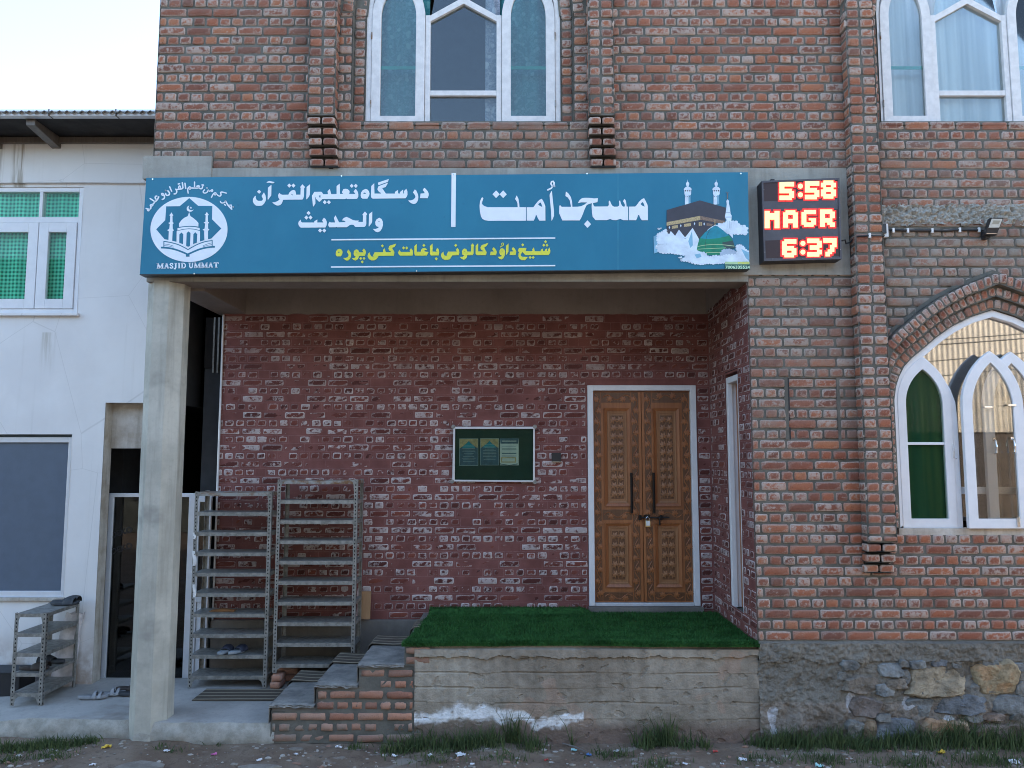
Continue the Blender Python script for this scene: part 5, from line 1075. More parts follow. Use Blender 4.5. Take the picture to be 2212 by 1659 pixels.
# ------------------------------------------------------------------ slippers
def slipper(x, y, z, rz, sole_m, strap_m, label, kind="band", group=None, L=0.27, wd=0.098):
    T = thing("slipper", label, "slipper", (x, y, z), group); c, s_ = math.cos(rz), math.sin(rz)
    def tr(p): return (x + p[0] * c - p[1] * s_, y + p[0] * s_ + p[1] * c, z + p[2])
    n = 22; out = []
    for i in range(n):
        t_ = 2 * math.pi * i / n; u = math.cos(t_); wv = math.sin(t_); out.append((u * L / 2, wv * wd / 2 * (1.0 + 0.16 * u - 0.22 * math.exp(-((u + 0.1) / 0.3) ** 2)) + 0.006 * u * u))
    mb = MB(); lay = [(0.97, 0.0), (1.0, 0.006), (1.0, 0.022), (0.95, 0.028)]; vs = []
    for f, h_ in lay: vs += [tr((p[0] * f, p[1] * f, h_ + 0.012 * max(0, -p[0] / L) + 0.008 * max(0, p[0] / L * 2 - 0.7))) for p in out]
    vs.append(tr((0, 0, 0.024))); k = len(lay)
    fs = [(j * n + i, j * n + (i + 1) % n, (j + 1) * n + (i + 1) % n, (j + 1) * n + i) for j in range(k - 1) for i in range(n)] + [((k - 1) * n + i, (k - 1) * n + (i + 1) % n, k * n) for i in range(n)] + [tuple(range(n))[::-1]]
    mb.add(vs, fs, sole_m); mb.build("sole", T, smooth=True)
    mb = MB()
    def strap(u0, u1, hgt, arc=12):
        vs = []
        for lay_ in (0, 1):
            for i in range(arc + 1):
                a = math.pi * i / arc
                for k_ in range(5):
                    u = u0 + (u1 - u0) * k_ / 4; hw_ = wd * 0.53 * (1.0 + 0.16 * u * 2); hh_ = hgt * (0.55 + 0.45 * math.sin(math.pi * min(1, max(0, 1 - k_ / 5.5))))
                    vs.append(tr((u * L, math.cos(a) * hw_ * (1 - 0.06 * lay_), 0.012 + math.sin(a) * hh_ * (1 - 0.12 * lay_))))
        q = (arc + 1) * 5; fs = [(i * 5 + k_, (i + 1) * 5 + k_, (i + 1) * 5 + k_ + 1, i * 5 + k_ + 1) for i in range(arc) for k_ in range(4)]; fs += [tuple(q + w_ for w_ in f[::-1]) for f in fs]
        for i in range(arc):
            for k_ in (0, 4): fs.append((i * 5 + k_, q + i * 5 + k_, q + (i + 1) * 5 + k_, (i + 1) * 5 + k_))
        mb.add(vs, fs, strap_m)
    if kind == "band": strap(-0.02, 0.36, 0.062)
    elif kind == "clog": strap(-0.04, 0.49, 0.068)
    else: strap(0.0, 0.13, 0.060); strap(0.18, 0.30, 0.050)
    mb.build("strap", T, smooth=True); return T
DKR = plain("dark_rubber", (0.04, 0.044, 0.05), 0.7); GYR = plain("gray_rubber", (0.30, 0.315, 0.33), 0.7); BRR = plain("brown_rubber", (0.055, 0.042, 0.036), 0.7); NVR = plain("navy_rubber", (0.03, 0.035, 0.06), 0.7); PGR = plain("pale_gray_sole", (0.26, 0.29, 0.31), 0.6)
zs3 = [SZ - 0.01 + 0.115 + (Za(1322, 7.43) - SZ - 0.006 - 0.115) * i / 4 for i in range(5)]
slipper(-4.45, 7.86, zs3[4] + 0.002, 0.12, DKR, DKR, "dark slipper on top of the short shoe rack, nearer the corner post", "band"); slipper(-4.49, 7.95, zs3[4] + 0.002, 0.05, DKR, DKR, "dark slipper on top of the short shoe rack, against the white wall", "clog")
slipper(-4.535, 7.555, zs3[1] + 0.002, 0.12, BRR, BRR, "brown holed clog at the front of the short rack's low shelf", "clog"); slipper(-4.50, 7.80, zs3[1] + 0.002, 3.0, DKR, DKR, "black clog at the back of the short rack's low shelf", "clog")
slipper(-3.985, 7.60, SZ + 0.008, 0.22, GYR, GYR, "pale gray slipper lying on the paving, nearest the short shoe rack", "two"); slipper(-3.87, 7.70, SZ + 0.008, 0.35, GYR, GYR, "pale gray slipper lying on the paving beside its mate", "two")
slipper(-3.66, 7.70, SZ + 0.008, 0.12, DKR, DKR, "dark slipper on the paving just behind the column", "two"); slipper(-3.76, 7.86, SZ + 0.008, 0.1, BRR, BRR, "brown slipper on the paving before the entrance screen", "band"); slipper(-3.56, 7.93, SZ + 0.008, 0.8, GYR, DKR, "gray soled slipper by the foot of the entrance screen", "two")
zr = SZ + 0.012 + 0.115 + (rack1_h - 0.012 - 0.006 - 0.115) * 1 / 9
xs1 = P(487, 1415, 8.02)[0]; slipper(xs1, 8.00, zr + 0.003, 1.45, PGR, NVR, "navy strapped slipper, one of the pair on the tall rack, by the glazed door", "band", None, 0.25); slipper(xs1 + 0.125, 8.01, zr + 0.003, 1.2, PGR, NVR, "navy strapped slipper, one of the pair on the tall rack, farther from the door", "band", None, 0.25)
zr7 = SZ + 0.012 + 0.115 + (rack1_h - 0.012 - 0.006 - 0.115) * 3 / 9; mb = MB(); xo = P(478, 1322, 8.05)[0]
mb.grid(lambda u, v: (xo - 0.11 + 0.25 * u, 8.02 + 0.10 * v, zr7 + 0.006 + 0.02 * math.sin(u * math.pi) * math.sin(v * math.pi) + 0.004 * vn(u * 7, v * 5, 1)), 14, 8, plain("orange_cloth", (0.28, 0.12, 0.04), 0.9)); mb.grid(lambda u, v: (xo - 0.11 + 0.25 * u, 8.02, zr7 + 0.003 + 0.006 * v), 14, 1, MATS["orange_cloth"])
tag(mb.build("folded_cloth", smooth=True), "orange brown cloth folded on a shelf of the tall rack", "cloth")
# odds and ends by the racks
mb = MB(); x0, _, z0 = P(774, 1338, 8.27); x1, _, z1 = P(801, 1278, 8.30); mb.hexa([(x0, 8.27, z0), (x1, 8.27, z0), (x1, 8.32, z1), (x0, 8.32, z1)], [(x0, 8.29, z0), (x1, 8.29, z0), (x1, 8.335, z1), (x0, 8.335, z1)], PLY); tag(mb.build("plywood_offcut", bevel=0.002), "brown plywood offcut leaning on the porch wall by the raised rack", "plywood")
mb = MB(); x0, _, z0 = P(768, 1338, 8.24)
mb.grid(lambda u, v: (x0 + 0.03 * u * (1 - v * 0.8) + 0.02 * v, 8.24 + 0.02 * u + 0.02 * math.sin(v * 5), z0 + 0.32 * v), 6, 12, plain("pink_white_paper", (0.62, 0.48, 0.48), 0.8, var=0.3, sc=12)); tag(mb.build("paper_strip"), "pink and white paper strip hanging beside the plywood offcut", "paper")
SACK = plain("white_sack", (0.60, 0.55, 0.54), 0.8, var=0.25, sc=8); mb = MB()
def fsack(u, v): a = u * 2 * math.pi; r_ = 0.085 + 0.035 * (1 - v) + 0.018 * math.sin(a * 3 + v * 5); return (-4.515 + r_ * math.cos(a) + 0.14 * (v - 0.3), 8.025 + 0.045 * math.sin(a), SZ + 0.0 + 0.72 * v + 0.01 * math.sin(a * 4))
mb.grid(fsack, 36, 26, SACK); tag(mb.build("plastic_sack", smooth=True), "crumpled white plastic sack behind the short shoe rack", "sack")
mb = MB(); mb.box(-5.3, -4.78, 7.74, 8.0, SZ - 0.08, SZ + 0.20, BLACK); mb.box(-5.31, -4.77, 7.73, 8.01, SZ + 0.20, SZ + 0.215, DKR); tag(mb.build("crate", bevel=0.015), "dark plastic crate on the paving left of the short rack", "crate")
# ------------------------------------------------------------------ sign board
YSG = 6.795
def V2(u, v, y=YSG): p = P(u, v, y); return (p[0], p[2])
def pl(c, pts): return [V2(*c(x, y)) for x, y in pts]
SIGN = thing("sign_board", "long teal sign board with white and yellow Urdu lettering across the porch front", "sign", (-0.5, YSG, 1.65))
c4 = [V2(302, 592.5), V2(1619, 580.5), V2(1615.5, 372), V2(316, 384)]
m = MB(); m.prism(c4, YSG, YSG + 0.10, SIGNB); m.build("panel", SIGN, bevel=0.003)
m = MB(); b0 = [V2(302, 594), V2(1619, 582), V2(1619, 580.3), V2(302, 592.3)]; m.prism(b0, YSG - 0.003, YSG + 0.105, BLACK)
for u, v in ((738, 379), (980, 376), (1268, 374), (330, 386), (1600, 374), (420, 590), (900, 584)): x, z = V2(u, v); m.tube([(x, YSG - 0.005, z - 0.006), (x, YSG + 0.002, z - 0.006)], 0.007, CHROME, 8)
m.quad(*[P(u, v, YSG - 0.0006) for u, v in ((1334, 582.6), (1336, 582.6), (1336, 375), (1334, 375))], plain("sign_seam", (0.03, 0.22, 0.34), 0.5)); m.build("trim", SIGN)
def dia(x, y, rx, ry): return [(x, y - ry), (x + rx, y), (x, y + ry), (x - rx, y)]
L1 = MB(); D0 = YSG - 0.0035
def put(mb, c, outer, mat_, holes=(), y=None, d=0.003):
    y = D0 if y is None else y; mb.prism(pl(c, outer), y, y + d, mat_, [pl(c, h) for h in holes])
def stroke_pts(pts, w):
    n = len(pts); l, r_ = [], []
    ws = w if isinstance(w, (list, tuple)) else [w] * n
    for i in range(n):
        a, b = pts[max(i - 1, 0)], pts[min(i + 1, n - 1)]; dx, dy = b[0] - a[0], b[1] - a[1]; q = math.hypot(dx, dy) or 1; nx, ny = -dy / q, dx / q
        l.append((pts[i][0] + nx * ws[i] / 2, pts[i][1] + ny * ws[i] / 2)); r_.append((pts[i][0] - nx * ws[i] / 2, pts[i][1] - ny * ws[i] / 2))
    return l, r_
def stroke(mb, c, pts, w, mat_, y=None, caps=True, d=0.003):
    y = D0 if y is None else y; l, r_ = stroke_pts(pts, w)
    for i in range(len(pts) - 1): q = pl(c, [l[i], l[i + 1], r_[i + 1], r_[i]]); mb.prism(q, y, y + d, mat_)
    ww = w if not isinstance(w, (list, tuple)) else None
    if caps and ww:
        for p in (pts if len(pts) > 2 else (pts[0], pts[-1])): mb.prism(pl(c, [(p[0] + ww / 2 * math.cos(t * math.pi / 4), p[1] + ww / 2 * math.sin(t * math.pi / 4)) for t in range(8)]), y + 0.0001, y + d, mat_)
def smooth(pts, n=3):                                        # Chaikin
    for _ in range(n):
        q = [pts[0]]
        for a, b in zip(pts, pts[1:]): q += [(a[0] * .75 + b[0] * .25, a[1] * .75 + b[1] * .25), (a[0] * .25 + b[0] * .75, a[1] * .25 + b[1] * .75)]
        pts = q + [pts[-1]]
    return pts
M1 = crop(1670, 560, 290, 2212); A2 = crop(1420, 530, 290, 2212); G3 = crop(1070, 525, 230, 2212); T4 = crop(910, 535, 180, 2212); Q5 = crop(750, 535, 190, 2212); W6 = crop(885, 625, 275, 2212)
Y7 = crop(1420, 715, 240, 2212); Y8 = crop(1190, 715, 240, 2212); Y9 = crop(1000, 720, 200, 2212)
put(L1, M1, [(1655,460),(1795,458),(1835,420),(1880,355),(1940,295),(1998,265),(2015,290),(2050,360),(2078,420),(2084,460),(2087,770),(1950,770),(1910,715),(1885,648),(1865,648),(1845,710),(1818,770),(1655,770)], SW, [[(1918,402),(1940,375),(1970,352),(1990,385),(2018,460),(1960,440)]])
put(L1, M1, [(1632,460),(1600,458),(1592,380),(1580,320),(1552,282),(1518,335),(1545,375),(1563,420),(1558,455),(1535,462),(1500,445),(1475,400),(1450,318),(1428,330),(1432,400),(1425,440),(1390,460),(1320,462),(1280,445),(1250,405),(1215,318),(1190,345),(1195,420),(1170,455),(870,458),(848,440),(828,378),(935,355),(945,265),(860,272),(740,258),(640,258),(575,270),(525,310),(485,378),(560,362),(700,362),(640,410),(560,450),(480,462),(360,464),(352,340),(325,240),(270,160),(212,113),(200,215),(255,250),(300,320),(330,464),(115,464),(80,425),(62,440),(58,610),(130,775),(525,775),(560,720),(600,630),(640,520),(680,435),(720,405),(805,380),(800,460),(810,600),(825,690),(890,768),(1150,768),(1225,740),(1280,765),(1360,770),(1460,738),(1520,768),(1635,770)], SW)
put(L1, M1, dia(706, 860, 80, 88), SW)
put(L1, A2, [(1205,702),(1057,702),(1050,610),(1030,500),(993,432),(955,512),(990,560),(1012,620),(1015,702),(330,702),(250,675),(200,630),(205,570),(230,500),(215,475),(190,485),(155,570),(143,660),(150,780),(175,910),(205,965),(270,1000),(350,1013),(1205,1010)], SW)
for x in (522, 684): put(L1, A2, dia(x, 405, 82, 88), SW)
put(L1, A2, [(1222,702),(1375,702),(1420,640),(1480,565),(1520,530),(1568,508),(1620,600),(1648,680),(1650,1008),(1512,1008),(1475,950),(1445,882),(1432,882),(1410,950),(1385,1008),(1222,1008)], SW, [[(1482,640),(1505,612),(1538,592),(1560,630),(1580,698),(1520,670)]])
put(L1, A2, [(1788,330),(1800,345),(1815,500),(1846,790),(1846,900),(1800,1008),(1788,1005),(1780,800),(1746,440),(1748,410)], SW)
stroke(L1, A2, [(1850,215),(1800,205),(1776,165),(1790,120),(1825,110),(1848,140),(1845,190),(1858,222)], 38, SW); stroke(L1, A2, [(1825,215),(1780,270),(1705,305)], 36, SW)
put(L1, G3, [(1950,372),(1990,400),(2050,470),(2078,530),(2080,590),(2050,672),(1830,672),(1845,540),(1968,530),(1945,480),(1905,440)], SW)
put(L1, G3, [(1680,420),(1720,450),(1770,560),(1782,640),(1775,720),(1740,795),(1690,832),(1640,838),(1570,815),(1520,775),(1490,740),(1570,735),(1640,710),(1690,660),(1698,630),(1680,580),(1628,505)], SW)
put(L1, G3, [(1435,400),(1465,470),(1468,570),(1450,620),(1410,675),(465,685),(430,665),(415,620),(425,320),(508,240),(515,540),(705,540),(690,510),(650,495),(610,440),(600,410),(635,325),(905,225),(840,350),(740,385),(845,540),(1105,540),(1110,490),(1195,432),(1195,535),(1250,540),(1255,495),(1340,425),(1345,535),(1368,540),(1372,465)], SW)
put(L1, G3, [(625,220),(930,118),(905,200),(635,295),(618,262)], SW)
put(L1, G3, [(260,405),(310,420),(355,470),(375,540),(360,600),(310,685),(170,685),(130,655),(118,590),(130,510),(180,440)], SW, [[(192,548),(205,520),(232,508),(258,520),(270,548)]])
put(L1, T4, [(1920,395),(1960,420),(2010,500),(2030,600),(2028,680),(1980,760),(1620,768),(1580,738),(1550,768),(700,772),(605,870),(580,865),(470,760),(448,690),(440,700),(450,930),(380,1040),(360,1035),(320,650),(410,505),(665,500),(700,530),(730,590),(915,590),(895,485),(980,395),(1030,585),(1230,580),(1230,290),(1345,200),(1350,580),(1470,578),(1425,520),(1480,400),(1560,388),(1640,405),(1700,460),(1710,500),(1690,580),(1915,580),(1905,545),(1855,500)], SW, [[(585,660),(605,625),(635,630),(638,710),(605,718)]])
for x, y in ((1787, 283), (1938, 283), (795, 885), (947, 885)): put(L1, T4, dia(x, y, 70, 78), SW)
put(L1, Q5, [(2100,210),(2092,560),(2070,630),(1985,735),(1968,725),(1982,310)], SW)
put(L1, Q5, [(1838,210),(1870,250),(1925,305),(1892,350),(1885,620),(1865,700),(1830,745),(1158,752),(1145,800),(1105,890),(1060,935),(985,958),(920,945),(840,900),(782,840),(870,840),(960,805),(1040,745),(1000,680),(988,610),(1000,560),(1030,512),(1075,560),(1140,580),(1345,575),(1380,500),(1440,440),(1520,408),(1580,430),(1605,500),(1612,575),(1765,575),(1775,345),(1755,310)], SW, [[(1440,548),(1462,545),(1500,580),(1495,600),(1465,592)]])
for x in (1375, 1520): put(L1, Q5, dia(x, 258, 70, 74), SW)
put(L1, Q5, [(752,230),(745,600),(640,745),(622,740),(632,330)], SW); put(L1, Q5, [(580,160),(630,110),(690,95),(760,115),(862,135),(830,175),(770,180),(690,155)], SW)
put(L1, Q5, [(490,495),(540,590),(558,700),(550,790),(500,880),(420,955),(320,965),(210,955),(140,890),(105,810),(110,730),(150,650),(205,610),(200,680),(235,760),(290,790),(400,790),(445,770),(455,720),(410,620)], SW); put(L1, Q5, dia(322, 473, 70, 70), SW)
put(L1, W6, [(2035,228),(2090,260),(2118,320),(2122,400),(2105,480),(2060,550),(2000,580),(1940,560),(1880,500),(1950,500),(2010,475),(2025,450),(1975,440),(1945,400),(1938,330),(1970,270)], SW, [[(2008,330),(2025,305),(2050,330)]])
put(L1, W6, [(1866,80),(1862,330),(1845,365),(1790,440),(1780,435),(1790,140)], SW)
put(L1, W6, [(1690,80),(1745,140),(1722,170),(1722,380),(1710,420),(1680,450),(1455,452),(1420,405),(1370,395),(1320,405),(1255,458),(1020,460),(1002,448),(985,460),(830,460),(808,420),(808,380),(840,325),(865,345),(972,345),(942,235),(980,172),(1065,340),(1230,335),(1190,300),(1135,293),(1180,235),(1245,210),(1310,235),(1390,280),(1460,298),(1540,298),(1525,330),(1640,330),(1645,180),(1628,155)], SW)
put(L1, W6, [(700,228),(745,265),(770,330),(765,410),(735,465),(140,468),(100,430),(82,380),(90,330),(140,275),(145,320),(180,345),(465,345),(470,315),(540,272),(540,345),(690,345),(655,295)], SW)
for x, y in ((330, 117), (277, 225), (378, 225), (607, 538), (708, 538)): put(L1, W6, dia(x, y, 48, 50), SW)
I6 = lambda u, v: (u, v)
put(L1, I6, [(975.5,374),(985,374),(984,490.5),(974.5,490.5)], SW); put(L1, I6, [(716,516.6),(1199.5,513),(1199.5,515.8),(716,519.6)], SW); put(L1, I6, [(715,575.4),(1199.5,572.5),(1199.5,575.3),(715,578.4)], SW)
L1.build("lettering", SIGN)
LY = MB()
def yput(c, o, holes=(), ): put(LY, c, o, SY, holes); 
yput(Y7, [(2105,258),(2130,340),(2125,400),(2080,465),(1440,465),(1360,380),(1325,420),(1310,470),(1340,510),(1505,520),(1430,605),(1340,605),(1280,570),(1245,500),(1250,420),(1275,370),(1228,365),(1265,270),(1470,270),(1445,360),(1640,360),(1630,310),(1675,250),(1700,360),(1865,360),(1865,320),(1930,285),(1930,355),(1975,355),(1980,320),(2040,280),(2040,355),(2062,355),(2065,310)])
for x, y in ((1998, 97), (1950, 192), (2038, 192), (1366, 183), (1570, 532), (1655, 532)): yput(Y7, dia(x, y, 40, 43))
DAL = [(1100,245),(1150,290),(1190,370),(1170,465),(1005,465),(1020,370),(1110,365),(1062,300)]; yput(Y7, DAL); yput(Y7, [(x - 540, y + 2) for x, y in DAL]); yput(Y7, [(975,145),(972,370),(910,465),(902,455),(905,210)])
yput(Y7, [(800,275),(855,300),(878,370),(870,470),(830,555),(780,585),(720,565),(675,515),(750,510),(790,475),(745,460),(720,400),(725,340),(755,290)], [[(785,365),(795,345),(820,360)]])
stroke(LY, Y7, [(835,195),(790,192),(782,150),(805,132),(830,138),(832,190)], 20, SY); stroke(LY, Y7, [(825,200),(745,245)], 20, SY)
yput(Y7, [(415,130),(370,215),(300,260),(370,390),(352,468),(95,468),(65,430),(65,210),(135,140),(132,365),(275,365),(265,345),(220,320),(195,270),(220,205),(250,185)])
yput(Y8, [(2100,145),(2145,200),(2130,230),(2128,420),(2100,468),(1955,470),(1940,530),(1890,585),(1850,592),(1790,565),(1752,520),(1820,515),(1870,480),(1815,450),(1805,370),(1830,310),(1885,282),(1935,310),(1955,368),(2055,368),(2062,230),(2052,195)], [[(1865,370),(1880,350),(1905,365)]])
yput(Y8, [(1680,265),(1725,320),(1735,390),(1718,468),(1535,475),(1475,578),(1400,600),(1330,600),(1260,560),(1228,490),(1235,430),(1295,368),(1298,430),(1330,480),(1400,492),(1380,470),(1425,370),(1660,370),(1642,320)])
yput(Y8, [(1120,268),(1165,310),(1180,390),(1160,475),(950,478),(922,440),(922,215),(995,150),(993,372),(1110,372),(1088,330)])
yput(Y8, [(780,270),(830,300),(850,330),(790,325),(755,350),(800,372),(885,380),(835,480),(520,480),(490,440),(490,220),(560,155),(558,375),(665,375),(680,320),(720,280)])
yput(Y8, [(400,278),(440,320),(455,400),(440,480),(95,482),(55,440),(42,390),(85,318),(95,360),(130,380),(375,378),(360,330)])
for x, y in ((1635, 198), (1095, 567), (754, 197), (193, 270), (281, 270)): yput(Y8, dia(x, y, 41, 44))
yput(Y9, [(2090,125),(2035,230),(1950,265),(2028,400),(2012,525),(1505,530),(1440,635),(1360,675),(1270,680),(1190,640),(1145,570),(1140,520),(1165,450),(1220,405),(1222,480),(1265,550),(1340,560),(1320,515),(1375,410),(1655,410),(1650,330),(1710,280),(1740,408),(1918,405),(1900,375),(1860,355),(1830,290),(1855,210),(1890,185)])
yput(Y9, [(1015,288),(1060,330),(1085,410),(1050,528),(860,530),(840,590),(790,660),(735,685),(670,660),(615,602),(690,605),(755,560),(700,530),(675,470),(685,380),(720,335),(775,312),(830,340),(860,412),(1000,412),(965,350)], [[(745,415),(762,390),(790,412)]])
yput(Y9, [(500,318),(560,390),(588,450),(590,530),(560,620),(510,675),(450,688),(390,660),(330,600),(420,600),(490,560),(515,500),(455,395)])
yput(Y9, [(205,295),(260,310),(300,360),(310,420),(290,490),(245,545),(120,545),(85,500),(80,440),(100,370),(150,315)], [[(148,425),(165,400),(180,388),(205,400),(212,425)]])
for x, y in ((1630, 198), (913, 615), (1020, 613), (963, 730)): yput(Y9, dia(x, y, 46, 50))
LY.build("yellow_lettering", SIGN)
# round emblem with the curved line of writing
E = MB(); E1 = crop(450, 590, 240, 1991); ya = D0
put(E, E1, [(973 + 958 * math.cos(t * math.pi / 36), 818 + 810 * math.sin(t * math.pi / 36)) for t in range(72)], SW, y=ya)
put(E, E1, [(983,40),(1205,232),(1555,235),(1548,565),(1780,795),(1530,1045),(1380,1080),(1250,1118),(1100,1190),(950,1268),(800,1190),(660,1125),(500,1088),(365,1060),(160,815),(385,590),(408,245),(745,240)], SIGNB, y=ya - 0.001, d=0.002)
yb_ = ya - 0.002
MIN = [(540,395),(570,445),(590,465),(565,485),(568,640),(598,660),(570,690),(572,810),(605,838),(570,865),(558,1112),(465,1092),(475,865),(432,838),(485,810),(500,690),(460,660),(505,640),(512,485),(485,465),(512,445)]
put(E, E1, MIN, SW, y=yb_); put(E, E1, [(x + 880, y - 12) for x, y in MIN[:10]] + [(1448,1065),(1360,1085)] + [(x + 880, y - 12) for x, y in MIN[12:]], SW, y=yb_)
put(E, E1, [(980,385),(1000,450),(1012,490),(1090,540),(1160,600),(1212,660),(1210,750),(1100,735),(985,732),(860,740),(730,755),(730,670),(790,590),(860,530),(945,490),(965,440)], SW, y=yb_)
put(E, E1, [(690,790),(850,760),(980,752),(1110,758),(1243,785),(1243,840),(1110,805),(975,795),(830,808),(690,848)], SW, y=yb_)
put(E, E1, [(670,865),(830,825),(975,812),(1110,822),(1250,860),(1248,1122),(1100,1195),(950,1275),(800,1195),(665,1130)], SW, y=yb_)
for p in ([(740,945),(793,897),(835,940),(828,1190),(735,1150)], [(920,910),(965,870),(1015,910),(1003,1230),(955,1252),(908,1230)], [(1088,940),(1135,890),(1182,940),(1172,1150),(1082,1185)]): put(E, E1, p, SIGNB, y=yb_ - 0.001, d=0.001)
for p, w in (([(345,1115),(500,1138),(700,1190),(850,1262),(950,1320)], 22), ([(950,1320),(1050,1262),(1200,1182),(1380,1118),(1560,1095)], 22), ([(350,1110),(350,1258)], 20), ([(1553,1090),(1553,1235)], 20), ([(280,1270),(450,1275),(650,1320),(820,1385),(945,1440)], 42), ([(945,1440),(1060,1385),(1250,1305),(1450,1260),(1620,1250)], 42),
             ([(360,1180),(480,1195),(590,1235)], 10), ([(360,1220),(480,1232),(590,1265)], 10), ([(1540,1155),(1430,1180),(1320,1230)], 10), ([(1545,1195),(1430,1215),(1320,1255)], 10)): stroke(E, E1, smooth(p, 2) if len(p) > 2 else p, w, SIGNB, y=ya - 0.001, caps=False, d=0.001)
put(E, E1, [(897,1425),(988,1425),(988,1497),(897,1497)], SIGNB, y=ya - 0.0012, d=0.001)
put(E, E1, [(985,225),(945,245),(922,280),(920,320),(940,358),(985,380),(1035,375),(1070,355),(1095,325),(1040,343),(995,332),(968,300),(965,265)], SW, y=yb_)
put(E, E1, [(1022 + (32 if i % 2 == 0 else 14) * math.sin(i * math.pi / 5), 280 - (32 if i % 2 == 0 else 14) * math.cos(i * math.pi / 5)) for i in range(10)], SW, y=yb_)
R2 = crop(425, 535, 155, 2212); R3 = crop(550, 535, 160, 2212)
for p, w in (([(655,765),(605,770),(578,830),(605,885),(650,915)], 58), ([(735,795),(700,880),(640,960),(585,1005)], 58), ([(368,868),(565,1000)], 56), ([(565,1000),(530,1075),(470,1120),(375,1140),(375,1195),(440,1200),(490,1140)], 52), ([(400,1230),(395,1300),(335,1340)], 58), ([(195,1292),(330,1330),(320,1390),(272,1398),(245,1345)], 52),
             ([(935,735),(870,720),(862,650),(925,655),(975,740),(985,830),(950,888),(890,912)], 58), ([(1130,540),(1200,625),(1190,705),(1110,745),(1045,715),(1030,650)], 58), ([(1030,527),(1036,530)], 66), ([(1205,370),(1290,560)], 54), ([(1860,215),(1890,440)], 54), ([(1745,190),(1765,330),(1778,425),(1700,465),(1600,470),(1500,490)], 56),
             ([(1600,450),(1588,380),(1622,322),(1665,350),(1670,440)], 54), ([(1468,470),(1510,545),(1500,625),(1450,670),(1392,672)], 56), ([(1572,250),(1630,232)], 56)): stroke(E, R2, smooth(p, 1) if len(p) > 3 else p, w, SW, y=ya)
for p, w in (([(205,620),(188,500),(190,430),(235,372),(285,352),(312,405),(282,470),(252,440)], 48), ([(305,405),(470,410)], 56), ([(470,155),(470,410)], 48), ([(470,410),(580,412),(650,395)], 54), ([(570,335),(640,312),(680,350),(640,390)], 62), ([(650,400),(720,442),(782,430),(805,350)], 54), ([(782,280),(840,285)], 58),
             ([(880,480),(818,560),(845,610),(920,620),(1000,580),(1040,490)], 46), ([(1040,490),(1085,540),(1150,512)], 52), ([(1150,512),(1205,462),(1230,510),(1195,558),(1150,530)], 46), ([(980,402),(988,402)], 60), ([(1170,800),(1225,680),(1285,612),(1352,600),(1372,650),(1322,708),(1290,660)], 48), ([(1372,650),(1450,722),(1520,750),(1572,705),(1560,625),(1548,585),(1605,568),(1790,618)], 50),
             ([(1540,960),(1572,1020),(1650,1032),(1722,1000),(1750,935)], 46), ([(1750,940),(1800,1030),(1880,1150),(1950,1222),(2010,1285)], 60), ([(1935,1115),(1990,1112),(2000,1230)], 50), ([(1712,1082),(1752,1122)], 54), ([(2074,1188),(2080,1192)], 60)): stroke(E, R3, smooth(p, 1) if len(p) > 3 else p, w, SW, y=ya)
# MASJID UMMAT in a bold serif
U1 = crop(460, 780, 210, 2212)
def ser(x0, x1, tall, thin=None): pass
def base(x): return 275 - 26 * (x - 110) / 1950
def letter(segs, x0, x1):
    b = base((x0 + x1) / 2); t = b - 170
    for p, w in segs: stroke(E, U1, [(x0 + (x1 - x0) * a, t + (b - t) * c) for a, c in p], w, SW, y=ya, caps=False)
def sfs(*xs):
    return [([(a, c), (b, c)], 20) for a, b, c in xs]
Mseg = [([(0.13, 0.02), (0.13, 0.98)], 24), ([(0.14, 0.03), (0.48, 0.95)], 50), ([(0.46, 0.95), (0.80, 0.03)], 22), ([(0.82, 0.02), (0.82, 0.98)], 50)] + sfs((0, 0.27, 0.95), (0.64, 1.0, 0.95), (0.0, 0.2, 0.05), (0.76, 1.0, 0.05))
Aseg = [([(0.14, 0.97), (0.48, 0.03)], 22), ([(0.46, 0.03), (0.80, 0.97)], 52), ([(0.26, 0.66), (0.65, 0.66)], 20)] + sfs((0, 0.30, 0.95), (0.60, 1.0, 0.95))
letter(Mseg, 112, 330); letter(Aseg, 345, 500); letter([([(0.88, 0.28), (0.7, 0.08), (0.35, 0.08), (0.15, 0.27), (0.4, 0.45), (0.75, 0.6), (0.85, 0.8), (0.6, 0.94), (0.3, 0.93), (0.1, 0.72)], 36)], 515, 640)
letter([([(0.62, 0.03), (0.62, 0.85), (0.40, 1.1), (0.12, 1.0)], 46)] + sfs((0.30, 1.0, 0.05)), 640, 755); letter([([(0.5, 0.03), (0.5, 0.97)], 46)] + sfs((0, 1, 0.05), (0, 1, 0.95)), 785, 855)
letter([([(0.22, 0.03), (0.22, 0.97)], 46), ([(0.2, 0.06), (0.6, 0.08), (0.84, 0.3), (0.84, 0.68), (0.6, 0.92), (0.2, 0.94)], 34)] + sfs((0, 0.3, 0.05), (0, 0.3, 0.95)), 880, 1040)
letter([([(0.25, 0.03), (0.25, 0.7), (0.42, 0.93), (0.66, 0.93), (0.82, 0.7), (0.84, 0.03)], 36)] + sfs((0, 0.48, 0.05), (0.68, 1, 0.05)), 1115, 1265); letter(Mseg, 1285, 1505); letter(Mseg, 1515, 1722); letter(Aseg, 1735, 1890)
letter([([(0.5, 0.03), (0.5, 0.97)], 48), ([(0.02, 0.06), (0.98, 0.06)], 30), ([(0.06, 0.05), (0.04, 0.28)], 18), ([(0.94, 0.05), (0.96, 0.28)], 18)] + sfs((0.25, 0.75, 0.95)), 1910, 2068)
E.build("emblem", SIGN)
